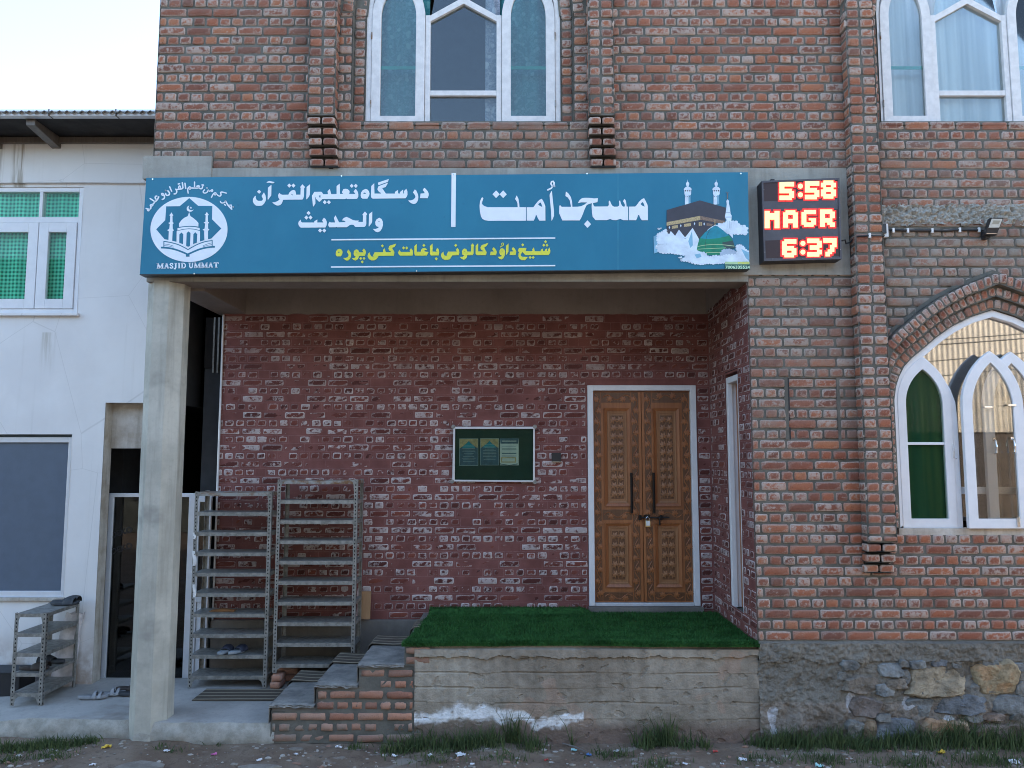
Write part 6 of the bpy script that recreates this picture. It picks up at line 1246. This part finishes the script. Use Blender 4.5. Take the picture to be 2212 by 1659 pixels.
# printed picture: black cube building, minarets, green dome, clouds
K = crop(1950, 530, 310, 1773); m = MB(); y0_ = D0
def kp(pts, mt, lay): put(m, K, pts, mt, y=y0_ - 0.0004 * lay, d=0.002)
def cloud(pts, mt, lay, r=38):
    kp(pts, mt, lay)
    for a, b in zip(pts, pts[1:] + pts[:1]):
        n = max(1, int(math.dist(a, b) / (r * 1.3)))
        for i in range(n):
            t = (i + 0.5) / n; x, y = a[0] + (b[0] - a[0]) * t, a[1] + (b[1] - a[1]) * t; rr = r * random.uniform(0.5, 1.0)
            if x + rr > 1706: continue
            kp([(x + rr * math.cos(q * math.pi / 5), y + rr * 0.75 * math.sin(q * math.pi / 5)) for q in range(10)], mt, lay + 0.2)
TWR = [(645,50),(650,90),(672,110),(672,140),(660,175),(690,185),(715,215),(705,240),(705,300),(692,320),(695,470),(600,488),(602,320),(590,300),(590,240),(578,215),(605,185),(632,175),(618,140),(618,110),(640,90)]
for dx in (0, 490):
    kp([(x + dx, y) for x, y in TWR], S_CLD, 1)
    for x in (610, 646, 683): kp([(x + dx - 9, 230), (x + dx + 9, 230), (x + dx + 9, 256), (x + dx - 9, 256)], S_BLK, 2)
    for x in (616, 645, 675): kp(dia(x + dx, 346, 6, 11), S_BLK, 2)
    kp([(660 + dx, 322), (694 + dx, 322), (694 + dx, 472), (660 + dx, 480)], S_PALE, 1.4)
cloud([(960,890),(1150,840),(1220,790),(1300,800),(1400,760),(1500,790),(1530,860),(1640,850),(1670,930),(1660,985),(1420,980),(1300,960),(1100,960)], S_CLD, 1)
kp([(285,575),(855,410),(1300,535),(1290,790),(860,690),(285,800)], S_BLK, 3); kp([(285,785),(860,675),(860,745),(285,845)], S_GLD, 4); kp([(862,676),(1290,765),(1240,805),(1150,792),(862,742)], S_GLD2, 4)
kp([(285,845),(860,745),(1150,800),(1000,900),(840,1075),(730,880),(600,1045),(495,910),(430,1018),(355,935),(330,990),(285,965)], S_BLK, 3)
for p in ([(375,850),(478,830),(478,885),(375,898)], [(583,815),(702,795),(702,850),(583,865)], [(835,785),(860,780),(860,848),(835,850)], [(866,785),(890,788),(888,845),(866,846)]): kp(p, S_GLD, 4.4)
kp([(970,800),(1080,820),(1050,850),(970,845)], S_GLD2, 4.4)
for x, y in ((333,875),(527,845),(763,810),(928,815)): kp(dia(x, y, 13, 27), S_CLD, 4.6)
kp([(60,1030),(120,1000),(200,1010),(285,1120),(200,1160),(140,1200),(160,1290),(70,1320)], S_PALE, 3)
cloud([(120,1000),(285,905),(285,1150),(140,1180)], S_CLD, 3.2, 26)
kp([(285,965),(330,990),(355,935),(430,1018),(495,910),(600,1045),(730,880),(840,1075),(820,1200),(800,1290),(285,1290)], S_CLD, 4.8); kp([(655,1110),(720,930),(735,1180),(690,1230)], S_PALE, 5); kp([(560,1040),(600,1075),(650,1045),(600,1058)], S_CLDG, 5.1)
cloud([(100,1200),(285,1180),(500,1210),(800,1260),(960,1320),(700,1370),(450,1320),(150,1300)], S_CLD, 5, 34)
kp([(1330,390),(1355,420),(1352,460),(1370,540),(1380,640),(1400,670),(1395,740),(1390,900),(1420,930),(1420,1060),(1340,970),(1310,960),(1310,740),(1283,700),(1300,600),(1315,480),(1308,420)], S_CLD, 5.4)
for p in ([(1300,610),(1385,610),(1385,622),(1300,622)], [(1290,690),(1398,690),(1396,704),(1292,704)], [(1330,760),(1338,760),(1338,880),(1330,880)], [(1356,760),(1364,760),(1364,890),(1356,890)], [(1384,780),(1392,780),(1392,890),(1384,890)]): kp(p, S_CLDG, 5.8)
stroke(m, K, [(1326,390),(1327,330),(1330,300)], 10, S_GLD2, y=y0_ - 0.002, caps=False); stroke(m, K, [(1312,265),(1330,300),(1342,268)], 8, S_GLD2, y=y0_ - 0.002, caps=False)
DOMEP = [(1115,845),(1160,855),(1260,930),(1350,1010),(1420,1100),(1455,1210),(1450,1230),(1310,1235),(1190,1345),(990,1345),(800,1262),(820,1150),(860,1050),(940,960),(1040,885)]
kp(DOMEP, S_GRN, 6); kp([(1115,845),(1160,855),(1260,930),(1350,1010),(1300,1030),(1150,1060),(1000,1075),(860,1060),(940,960),(1040,885)], S_TEAL, 6.4); kp([(1240,1130),(1420,1100),(1455,1215),(1450,1230),(1310,1235),(1240,1180)], S_DKG, 6.4)
stroke(m, K, smooth([(815,1202),(960,1172),(1200,1165),(1445,1195)], 2), 10, S_LIME, y=y0_ - 0.0029, caps=False); stroke(m, K, smooth([(806,1248),(1000,1238),(1300,1225)], 2), 8, S_LIME, y=y0_ - 0.0029, caps=False); stroke(m, K, [(960,1305),(1200,1302)], 9, S_LIME, y=y0_ - 0.0029, caps=False)
stroke(m, K, smooth([(1050,880),(985,980),(955,1080),(950,1230)], 2), 6, S_DKG, y=y0_ - 0.0029, caps=False); stroke(m, K, [(1112,728),(1113,845)], 13, S_GLD, y=y0_ - 0.0029, caps=False)
cloud([(1195,1330),(1250,1250),(1380,1250),(1470,1300),(1500,1360),(1220,1390)], S_CLDG, 7, 26); cloud([(1480,1190),(1550,1168),(1630,1240),(1690,1300),(1690,1420),(1500,1400)], S_CLD, 7.2, 24)
cloud([(520,1440),(620,1370),(700,1340),(800,1300),(940,1310),(1010,1390),(1110,1355),(1200,1375),(1330,1345),(1480,1345),(1690,1400),(1690,1460),(1280,1478),(1150,1490),(800,1500),(650,1460)], S_CLD, 7.6, 30)
kp([(760,1340),(860,1320),(880,1380),(800,1405)], S_PALE, 8.2); kp([(1560,1240),(1700,1310),(1700,1450),(1640,1400)], S_PALE, 8.2); cloud([(480,1395),(545,1372),(540,1400)], S_CLD, 7.6, 12); cloud([(130,890),(205,885),(150,915)], S_CLD, 7, 12)
kp([(1283,1508),(1712,1508),(1712,1590),(1283,1590)], SGR, 8.6); kp([(1283,1462),(1706,1462),(1706,1507),(1283,1507)], S_LIME, 8.6)
def ktext(txt, x, y, h_, wtot, mt, lay):
    vs, fs = text_mesh(txt, 1.0, 0.025); mx = max(v[0] for v in vs); my = max(v[1] for v in vs)
    q = [V2(*K(x + v[0] / mx * wtot, y - v[1] / my * h_)) for v in vs]; m.add([(p[0], y0_ - 0.0004 * lay, p[1]) for p in q], fs, mt)
ktext("7006335524", 1288, 1580, 50, 424, plain("print_pale_green", (0.55, 0.80, 0.55), 0.5), 9.2); ktext("PRESS", 1510, 1500, 32, 190, SY, 9.2)
m.build("printed_picture", SIGN)
# ------------------------------------------------------------------ LED prayer clock
LC = crop(2260, 500, 300, 1555); YL = 6.79
CLK = thing("prayer_clock", "black LED prayer time clock with glowing digits and painted red halos on the concrete band", "clock", (2.5, YL, 1.75))
def L2(x, y): p = P(*LC(x, y), YL); return (p[0], p[2])
m = MB(); q = [L2(165, 1472), L2(1372, 1440), L2(1335, 178), L2(128, 225)]; m.prism(q, YL, Y0 - 0.012, CASED)
inn = [L2(185, 1440), L2(1345, 1408), L2(1312, 208), L2(150, 255)]; m.ring(q, inn, YL - 0.008, YL, CASE)
for a in (310, 1065): x, z = L2(a, 205); m.box(x - 0.016, x + 0.016, YL + 0.01, Y0 - 0.02, z - 0.012, z + 0.012, CASED)
for a, b in ((300, 1440), (765, 1430), (1215, 1418), (160, 365), (1320, 325), (175, 1333), (1350, 1293), (1335, 795)): x, z = L2(a, b); m.tube([(x, YL - 0.010, z), (x, YL - 0.007, z)], 0.004, GALV, 6)
m.build("case", CLK)
def skew(x, y, cx_=740): return (x, y)
PANELS = [((160, 255), (1305, 208), (1305, 500), (170, 540)), ((170, 690), (1318, 660), (1322, 940), (180, 982)), ((186, 1150), (1335, 1108), (1340, 1392), (200, 1425))]
bars_ = MB(); bars_.prism(inn, YL - 0.0005, YL + 0.01, CASE); bars_.build("fascia", CLK)
FONT8 = {'5': "111111 111111 110000 111110 111111 000011 111111 111110", '8': "011110 111111 110011 011110 111111 110011 111111 011110", '6': "011111 111111 110000 111110 111111 110011 111111 011110",
         '3': "111110 111111 000011 011111 011110 000011 111111 111110", '7': "111111 111111 000011 000111 000110 001110 011100 011000", 'M': "110011 111111 111111 111111 110011 110011 110011 110011",
         'A': "011110 111111 110011 110011 111111 111111 110011 110011", 'G': "011111 111111 110000 110000 110111 110011 111111 011110", 'R': "111110 111111 110011 110011 111110 111110 110111 110011"}
ROWS = [[('5', 405, 240, 632, 522), (':', 690, 265, 772, 480), ('5', 800, 228, 1024, 510), ('8', 1050, 218, 1282, 498)], [('M', 175, 690, 405, 960), ('A', 462, 682, 690, 948), ('G', 748, 675, 972, 935), ('R', 1035, 668, 1265, 938)],
        [('6', 445, 1130, 668, 1412), (':', 725, 1155, 815, 1370), ('3', 838, 1120, 1062, 1400), ('7', 1086, 1112, 1292, 1397)]]
for pnl, row in zip(PANELS, ROWS):
    d = MB(); d.prism([L2(*p) for p in (pnl[3], pnl[2], pnl[1], pnl[0])], YL - 0.0015, YL + 0.008, LEDB); DP = d.build("display", CLK); 
    for ch, x0, y0c, x1, y1c in row:
        c = MB(); r_ = c
        if ch == ':':
            for yy in (y0c + 40, y1c - 40):
                xm_ = (x0 + x1) / 2
                for mt_, rr, yy_ in ((LEDC, 39, YL - 0.004), (LEDHALO, 62, YL - 0.0025)): c.prism([L2(xm_ + rr * math.cos(-t * math.pi / 6), yy + rr * math.sin(-t * math.pi / 6)) for t in range(12)], yy_, yy_ + 0.001, mt_)
            c.build("digit", DP); continue
        g = FONT8[ch].split(); cw, chh = (x1 - x0) / 6, (y1c - y0c) / 8
        for j, line in enumerate(g):
            sl_ = -0.02
            for i, b in enumerate(line):
                if b == '1':
                    xa, ya_ = x0 + i * cw, y0c + j * chh; c.quad(*[(L2(*p)[0], YL - 0.004, L2(*p)[1]) for p in ((xa - 0.4, ya_ + chh + 0.4), (xa + cw + 0.4, ya_ + chh + 0.4), (xa + cw + 0.4, ya_ - 0.4), (xa - 0.4, ya_ - 0.4))], LEDC)
                    e_ = 24; r_.quad(*[(L2(*p)[0], YL - 0.0025 - 0.00004 * (i % 2) - 0.00002 * (j % 2), L2(*p)[1]) for p in ((xa - e_, ya_ + chh + e_), (xa + cw + e_, ya_ + chh + e_), (xa + cw + e_, ya_ - e_), (xa - e_, ya_ - e_))], LEDHALO)  # enlarged red quads paint the glow around lit cells
        c.build("digit", DP)
# ------------------------------------------------------------------ floodlight and cable
FC = crop(2560, 600, 512, 2212); YF = 6.80
FL = thing("floodlight", "black square LED floodlight fixed to the wall above the brick arch", "floodlight", (P(*FC(1820, 340), YF)[0], YF, P(*FC(1820, 340), YF)[2]))
f4 = [P(*FC(*p), YF) for p in ((1722, 440), (1880, 445), (1928, 240), (1752, 238))]; tilt = 0.05
m = MB(); m.hexa([(p[0], YF + (0.02 if i < 2 else -0.03), p[2]) for i, p in enumerate(f4)], [(p[0] + 0.008, YF + 0.06 + (0.02 if i < 2 else -0.03), p[2]) for i, p in enumerate(f4)], BLACK)
m.box(f4[0][0] + 0.03, f4[1][0] - 0.03, YF + 0.06, Y0 - 0.002, f4[0][2] - 0.02, f4[0][2] + 0.05, BLACK); m.build("body", FL, bevel=0.006)
l4 = [P(*FC(*p), YF) for p in ((1752, 360), (1888, 358), (1908, 258), (1772, 256))]; m = MB()
def fy(z): t_ = (z - f4[0][2]) / (f4[2][2] - f4[0][2]); return YF + 0.02 - 0.05 * t_
m.hexa([(p[0], fy(p[2]) - 0.004, p[2]) for p in l4], [(p[0], fy(p[2]) + 0.004, p[2]) for p in l4], LENS); m.build("lens", FL)
l5 = [P(*FC(*p), YF) for p in ((1785, 320), (1870, 318), (1882, 278), (1795, 276))]; m = MB(); m.hexa([(p[0], fy(p[2]) - 0.006, p[2]) for p in l5], [(p[0], fy(p[2]) - 0.003, p[2]) for p in l5], plain("led_chip", (0.36, 0.36, 0.30), 0.5)); m.build("led_chip", FL)
l6 = [P(*FC(*p), YF) for p in ((1740, 432), (1870, 432), (1872, 424), (1742, 424))]; m = MB(); m.hexa([(p[0], fy(p[2]) - 0.003, p[2]) for p in l6], [(p[0], fy(p[2]) + 0.003, p[2]) for p in l6], CHROME); m.build("trim", FL)
CBL = thing("cable", "black cable clipped along the brick wall from the clock to the floodlight", "cable", (3.8, 6.9, 1.9)); m = MB()
pc = [P(*FC(*p), Y0 - 0.014) for p in ((1720, 385), (1640, 390), (1380, 385), (1200, 398), (1020, 395), (700, 395), (430, 385))]; m.tube(smooth3 := pc, 0.011, BLACK, 8)
pd = [P(*FC(*p), 6.783) for p in ((400, 460), (215, 462), (60, 470))]; m.tube([(pd[0][0] + 0.02, Y0 - 0.02, pd[0][2])] + pd + [P(*LC(1560, 1120), 6.86), P(*LC(1500, 1180), 6.88), P(*LC(1440, 1195), 6.86), P(*LC(1430, 1140), 6.83), P(*LC(1378, 1150), 6.82)], 0.007, BLACK, 8); m.build("wire", CBL, smooth=True)
for px, py, yy in ((520, 393, Y0 - 0.022), (708, 395, Y0 - 0.022), (1025, 396, Y0 - 0.022), (1382, 388, Y0 - 0.022), (1632, 386, Y0 - 0.022), (215, 460, 6.776)):
    x, _, z = P(*FC(px, py), yy); m = MB(); m.box(x - 0.010, x + 0.010, yy - 0.006, yy + 0.012, z - 0.022, z + 0.022, WPLAS); m.build("clip", CBL, bevel=0.003)
m = MB(); x, _, z = P(*FC(428, 360), Y0 - 0.02); m.box(x - 0.03, x + 0.012, Y0 - 0.035, Y0 - 0.002, z - 0.09, z + 0.035, WPLAS); m.box(x - 0.05, x - 0.012, Y0 - 0.05, Y0 - 0.034, z - 0.06, z + 0.03, BLACK); m.build("junction", CBL, bevel=0.004)
# ------------------------------------------------------------------ notice board, posters, switch plate
NC = crop(1330, 1260, 400, 2212); YNB = YB - 0.045
NB = thing("notice_board", "green notice board in a silver frame hung on the porch wall", "notice board", (-0.2, YNB, 0.0))
def n2(x, y): p = P(*NC(x, y), YNB); return (p[0], p[2])
o = [n2(148, 1020), n2(1520, 1030), n2(1520, 112), n2(168, 112)]; i_ = [n2(190, 992), n2(1488, 1002), n2(1492, 150), n2(198, 150)]
m = MB(); m.ring(o, i_, YNB - 0.012, YB - 0.004, ALU); m.build("frame", NB, bevel=0.003)
for p in o: m = MB(); m.tube([(p[0], YNB - 0.014, p[1]), (p[0], YB - 0.006, p[1])], 0.022, GALV, 12); m.build("corner", NB)
m = MB(); m.prism(o, YNB + 0.012, YB - 0.006, FELT); m.build("panel", NB); m = MB(); m.prism(i_, YNB - 0.004, YNB - 0.002, LOWG); m.build("pane", NB)
def poster(label, rect, kind):
    T = MB(); x0, y0c, x1, y1c = rect; yy = YNB + 0.008
    def q(a, b): return n2(x0 + (x1 - x0) * a, y0c + (y1c - y0c) * b)
    def poly(pts, mt, l): T.prism([q(*p) for p in pts], yy - 0.0006 * l, yy - 0.0006 * l + 0.0005, mt)
    poly([(0, 0), (1, 0), (1, 1), (0, 1)], S_PTXT if kind < 2 else S_CREAM, 0)
    if kind < 2:
        poly([(.02, .015), (.98, .015), (.98, .985), (.02, .985)], S_NAVY, 1); poly([(.02, .015), (.98, .015), (.98, .36), (.85, .30), (.66, .2), (.5, .09), (.34, .2), (.15, .30), (.02, .36)], S_TAN, 2)
        poly([(.15, .34), (.3, .22), (.42, .18), (.5, .09), (.58, .18), (.7, .22), (.85, .34)], S_TEAL, 3)
        for k in range(11):
            w = random.uniform(0.2, 0.38); b = .24 + k * .06 if kind == 0 else (.23 + k * .055)
            if b < .95: poly([(.5 - w, b), (.5 + w, b), (.5 + w, b + .011), (.5 - w, b + .011)], S_PTXT, 4)
    else:
        poly([(.0, .0), (1, .0), (.97, .2), (.03, .2)], S_NAVY, 1)
        for b, h_, m_ in ((.09, .03, S_CREAM), (.28, .03, S_PTXT), (.38, .035, S_NAVY), (.46, .02, S_PTXT), (.54, .035, S_NAVY), (.62, .02, S_PTXT), (.66, .02, S_PTXT)): poly([(.1, b), (.88, b), (.88, b + h_), (.1, b + h_)], m_, 2)
        poly([(.06, .70), (.86, .70), (.86, .90), (.06, .90)], S_TAN, 2); poly([(.12, .74), (.8, .74), (.8, .86), (.12, .86)], S_CREAM, 3); poly([(0, .93), (.5, .99), (.95, .93), (.95, .97), (.5, 1), (0, .97)], S_NAVY, 2)
    tag(T.build("poster"), label, "poster", "posters on the notice board")
poster("navy poster with a gold sky, nearest the racks on the notice board", (265, 308, 578, 758), 0); poster("navy poster with a gold sky in the middle of the notice board", (612, 305, 922, 752), 1); poster("white and navy printed notice pinned nearest the door side of the board", (940, 303, 1250, 752), 2)
m = MB(); a = P(*NC(1800, 690), YB - 0.03); b = P(*NC(1952, 545), YB - 0.03); m.box(a[0], b[0], YB - 0.032, YB - 0.001, a[2], b[2], BLACK); SWP = m.build("switch_box", bevel=0.004); tag(SWP, "small black switch box on the porch wall between board and door", "switch box")
m = MB(); m.box(a[0] + 0.002, b[0] - 0.002, YB - 0.03, YB - 0.002, a[2] - 0.008, a[2] - 0.001, CHROME); m.build("trim", SWP)
# ------------------------------------------------------------------ opposite side of the street (seen only in the glass), with an added sky blocker
OPP = thing("corrugated_building", "beige corrugated metal building across the street facing the mosque", "building", (15, -10.5, GZ)); m = MB()
def fcor(i, j): x = 7.5 + 17 * i; return (x, -10.5 + 0.014 * math.sin(x / 0.17 * 2 * math.pi), 0.80 + 4.2 * j)
m.grid(fcor, 1000, 2, BEIGE); m.build("cladding", OPP); m = MB(); m.box(7.6, 24.4, -16, -10.58, GZ, 4.9, BROWNW); m.box(7.6, 24.4, -10.57, -10.50, GZ, 0.7, BROWNW); m.build("wall", OPP)
OP2 = thing("sky_blocker", "added dark block across the street that keeps low sky light off the porch", "building", (-10, -9.0, GZ)); m = MB(); m.box(-34, 6.6, -17, -9.0, GZ, 6.6, BLOCKERW)  # added block, raised to cut low sky light into the porch
for i in range(12):
    for z in (-1.4, 1.6): m.box(-31 + i * 3.1, -29.6 + i * 3.1, -9.02, -8.97, z, z + 1.3, DARK)
m.build("wall", OP2)
CABLES = [((-6, -2.2, 2.05), (14, -2.6, 3.6), 0.030), ((-6, -2.3, 2.6), (14, -2.5, 2.85), 0.014), ((-6, -2.35, 2.75), (14, -2.55, 2.95), 0.012), ((-6, -2.6, 2.0), (14, -2.6, 2.6), 0.012), ((-6, -2.7, 1.75), (14, -2.7, 2.25), 0.011)]
for k, (a, b, r_) in enumerate(CABLES):
    m = MB(); n = 30; m.tube([(a[0] + (b[0] - a[0]) * i / n, a[1] + (b[1] - a[1]) * i / n, a[2] + (b[2] - a[2]) * i / n - 0.5 * 4 * (i / n) * (1 - i / n)) for i in range(n + 1)], r_, BLACK, 6)
    tag(m.build("overhead_cable", smooth=True), ["thick black overhead cable strung across the street", "thin black overhead wires strung along the street", "thin black overhead wires strung along the street", "thin black overhead wires strung along the street", "thin black overhead wires strung along the street"][k], "cable", "overhead cables over the street")
# ------------------------------------------------------------------ grass, gravel and litter along the wall foot
def gat(u, v):                                               # ground point seen at a view pixel
    yu = (CV - v) / FPX; zd = SP + CP * yu; yd = CP - SP * yu; t = GZ / zd; return ((u - CU) / FPX * t, yd * t)
TUFTS = [(770, 1612, .10, 70, .06), (850, 1618, .16, 190, .12), (905, 1612, .20, 260, .15), (960, 1616, .18, 210, .13), (1010, 1614, .2, 260, .15), (1060, 1610, .2, 240, .15), (1112, 1600, .08, 90, .30), (1150, 1612, .16, 170, .13), (1235, 1606, .03, 14, .22), (1300, 1622, .14, 60, .07), (1340, 1628, .14, 90, .08),
         (1395, 1612, .12, 150, .17), (1435, 1606, .13, 220, .22), (1480, 1614, .10, 100, .12), (1520, 1612, .09, 90, .10), (1650, 1608, .14, 190, .12), (1695, 1606, .14, 220, .15), (1745, 1608, .16, 220, .14), (1800, 1606, .16, 260, .16), (1850, 1612, .2, 240, .12), (1905, 1612, .18, 240, .13), (1960, 1610, .18, 240, .15), (2010, 1610, .18, 230, .16), (2065, 1606, .18, 280, .20), (2120, 1608, .2, 280, .19), (2180, 1608, .2, 280, .18), (2230, 1606, .2, 200, .18),
         (1780, 1640, .35, 260, .07), (1960, 1644, .4, 300, .07), (2140, 1640, .4, 320, .09), (1650, 1645, .3, 140, .06), (1420, 1650, .25, 120, .07), (930, 1640, .3, 140, .06), (1090, 1640, .3, 110, .06),
         (20, 1614, .18, 420, .07), (75, 1610, .2, 480, .075), (130, 1608, .2, 480, .07), (185, 1606, .14, 300, .065), (10, 1640, .22, 260, .05), (110, 1632, .22, 260, .05), (350, 1612, .08, 40, .05), (470, 1600, .10, 40, .04), (380, 1620, .1, 30, .05)]
vs, fs = [], []
for u, v, spread, n, hgt in TUFTS:
    cx_, cy_ = gat(u, v)
    for k in range(int(n * 1.25)):
        x, y = random.gauss(cx_, spread * 0.42), random.gauss(cy_, min(0.06, spread * 0.35))
        if x > -0.85: y = min(y, Y0 - 0.05)
        elif x < -3.25: y = min(y, slab_edge(x) - 0.03)
        h_ = hgt * random.choice((0.3, 0.5, 0.7, 0.9, 1.25)) * random.uniform(0.7, 1.2); a = random.uniform(0, 6.28); lean = random.gauss(0, 0.5) * h_ + random.choice((-1, 1)) * 0.15 * h_; la = random.uniform(0, 6.28); dx, dy = math.cos(la) * lean, math.sin(la) * lean * 0.5 - 0.1 * h_; w = random.uniform(0.0016, 0.0055); wx, wy = math.cos(a) * w, math.sin(a) * w; z = ground_z(x, y) - 0.01; o = len(vs)
        vs += [(x - wx, y - wy, z), (x + wx, y + wy, z), (x + dx * .35 - wx * .8, y + dy * .35 - wy * .8, z + h_ * .55), (x + dx * .35 + wx * .8, y + dy * .35 + wy * .8, z + h_ * .55), (x + dx, y + dy, z + h_)]
        fs += [(o, o + 1, o + 3, o + 2), (o + 2, o + 3, o + 4)]
m = MB(); m.add(vs, fs, GRASS); g_ = m.build("grass"); g_["kind"] = "stuff"
GRV = attr_mat("gravel_bits", 0.9, 40, 0.3, 0.3); m = MB(); cols = []
for k in range(1900):
    u = random.uniform(-20, 2230); v = 1600 + 75 * random.random(); x, y = gat(u, v)
    if random.random() > 0.35 + 0.65 * (0.5 + vn(x, y, 3, 1.4)): continue
    if (x > -2.05 and y > Y0 - 0.05) or (x <= -2.05 and y > slab_edge(x) - 0.03): continue
    r_ = random.choice((0.004, 0.006, 0.008, 0.011, 0.018)) * random.uniform(0.7, 1.5); z = ground_z(x, y); sx_, sy_, sz_ = r_ * random.uniform(.7, 1.5), r_ * random.uniform(.6, 1.2), r_ * random.uniform(.3, .7); q = []
    for dz, rr in ((-.4, .8), (.5, .95), (1, .45)):
        for i in range(5): a = i * 1.257 + random.uniform(-.3, .3); q.append((x + sx_ * rr * math.cos(a), y + sy_ * rr * math.sin(a), z + sz_ * dz))
    o = [(i, (i + 1) % 5, 5 + (i + 1) % 5, 5 + i) for i in range(5)] + [(5 + i, 5 + (i + 1) % 5, 10 + (i + 1) % 5, 10 + i) for i in range(5)] + [(10, 11, 12, 13, 14)]; m.add(q, o, GRV)
    c = random.choice(((.28, .25, .21), (.22, .18, .15), (.34, .31, .27), (.30, .18, .13), (.17, .14, .12), (.42, .39, .35))); cols += [(*c, 1)] * 15
g_ = m.build("gravel", colors=cols); g_["kind"] = "stuff"
def scrap(u, v, size, mt, label, kind="sheet", group=None, name="litter"):
    x, y = gat(u, v); z = ground_z(x, y) + 0.008; mb = MB(); a = random.uniform(-0.6, 0.6); c, s_ = math.cos(a), math.sin(a)
    w, d_ = size, size * random.uniform(0.5, 0.8); sd = random.random() * 30
    def f(i, j, lift=0.0): px, py = (i - .5) * w, (j - .5) * d_; return (x + px * c - py * s_, y + px * s_ + py * c, z + lift + 0.45 * size * abs(vn(i * 2.3, j * 2.3, sd)) + 0.1 * size * vn(i * 6, j * 6, sd))
    mb.grid(lambda i, j: f(i, j), 8, 6, mt); mb.grid(lambda i, j: f(1 - i, j, -0.003), 8, 6, mt)
    tag(mb.build(name, smooth=False), label, "litter", group)
WP = plain("white_wrapper", (0.72, 0.72, 0.74), 0.5); YP = plain("yellow_wrapper", (0.70, 0.48, 0.05), 0.4); BP = plain("blue_wrapper", (0.08, 0.22, 0.50), 0.4); RP = plain("red_wrapper", (0.5, 0.06, 0.05), 0.4); PKP = plain("pink_wrapper", (0.62, 0.15, 0.38), 0.4); TP = plain("turquoise_wrapper", (0.35, 0.62, 0.62), 0.4)
scrap(230, 1614, .075, YP, "yellow plastic wrapper on the dirt beside the column foot"); scrap(360, 1621, .05, WP, "white bottle cap scrap on the dirt right of the column foot"); scrap(462, 1623, .045, PKP, "pink wrapper scrap on the dirt before the paving edge"); scrap(732, 1612, .055, WP, "white scrap at the left end of the grass below the brick steps")
scrap(995, 1632, .07, WP, "white and yellow wrapper lying in the grass below the platform"); scrap(1272, 1623, .045, BP, "blue scrap on the dirt below the platform"); scrap(1240, 1615, .05, TP, "turquoise scrap among twigs below the platform"); scrap(1180, 1635, .035, RP, "red striped wrapper on the rubble below the platform")
scrap(1604, 1641, .065, WP, "white paper scrap on the dirt before the cement foundation"); scrap(1545, 1622, .04, RP, "red scrap in the grass at the foot of the platform corner"); scrap(2032, 1624, .07, YP, "yellow and white packet in the grass below the rubble stones"); scrap(1923, 1602, .055, TP, "pale green scrap in the grass against the rubble stones"); scrap(1770, 1652, .06, TP, "turquoise wrapper on the dirt at the front of the grass")
scrap(2190, 1640, .08, WP, "white scrap in the long grass below the arched window")
for u, v in ((852, 1630), (930, 1634), (1020, 1650), (880, 1612), (1480, 1650), (1560, 1652), (1330, 1618), (640, 1626), (560, 1640), (200, 1650)): scrap(u, v, random.uniform(.03, .05), WP, "small white paper bit strewn on the dirt along the wall foot", "sheet", "white paper bits on the dirt")
FLATM = concrete("dusty_stone", (0.20, 0.17, 0.14), (0.30, 0.275, 0.24), 0, 8, 0.8, (0.15, 0.12, 0.095), 0.6)
def slabstone(u, v, w, d_, label):
    x, y = gat(u, v); z = ground_z(x, y); n = 14; sd = random.random() * 30; pts = []
    for i in range(n): a = 2 * math.pi * i / n; r_ = 1 + 0.3 * vn(math.cos(a), math.sin(a), sd, 1.2); pts.append((x + w * r_ * math.cos(a), y + d_ * r_ * math.sin(a)))
    vs = [(p[0], p[1], z - 0.03) for p in pts] + [(p[0], p[1], z + 0.006) for p in pts] + [(x + (p[0] - x) * .9, y + (p[1] - y) * .9, z + 0.010 + 0.006 * vn(p[0], p[1], 1, 9)) for p in pts]; mb = MB(); mb.add(vs, [(i, (i + 1) % n, n + (i + 1) % n, n + i) for i in range(n)] + [(n + i, n + (i + 1) % n, 2 * n + (i + 1) % n, 2 * n + i) for i in range(n)] + [tuple(2 * n + i for i in range(n))], FLATM); tag(mb.build("flat_stone"), label, "stone")
slabstone(300, 1650, .20, .13, "patch of broken cement in the dirt before the column"); slabstone(560, 1652, .17, .04, "long flat gray stone in the dirt before the paving edge"); slabstone(640, 1614, .06, .03, "small rough gray stone close to the foot of the steps")
mb = MB(); a, b = gat(1215, 1608), gat(1275, 1622); mb.tube([(a[0], a[1], ground_z(*a) + 0.03), ((a[0] + b[0]) / 2, (a[1] + b[1]) / 2 - 0.02, ground_z(*b) + 0.05), (b[0], b[1], ground_z(*b) + 0.012)], 0.006, RAFT, 6); tag(mb.build("twig"), "dry brown twig lying across the rubble below the platform", "twig")
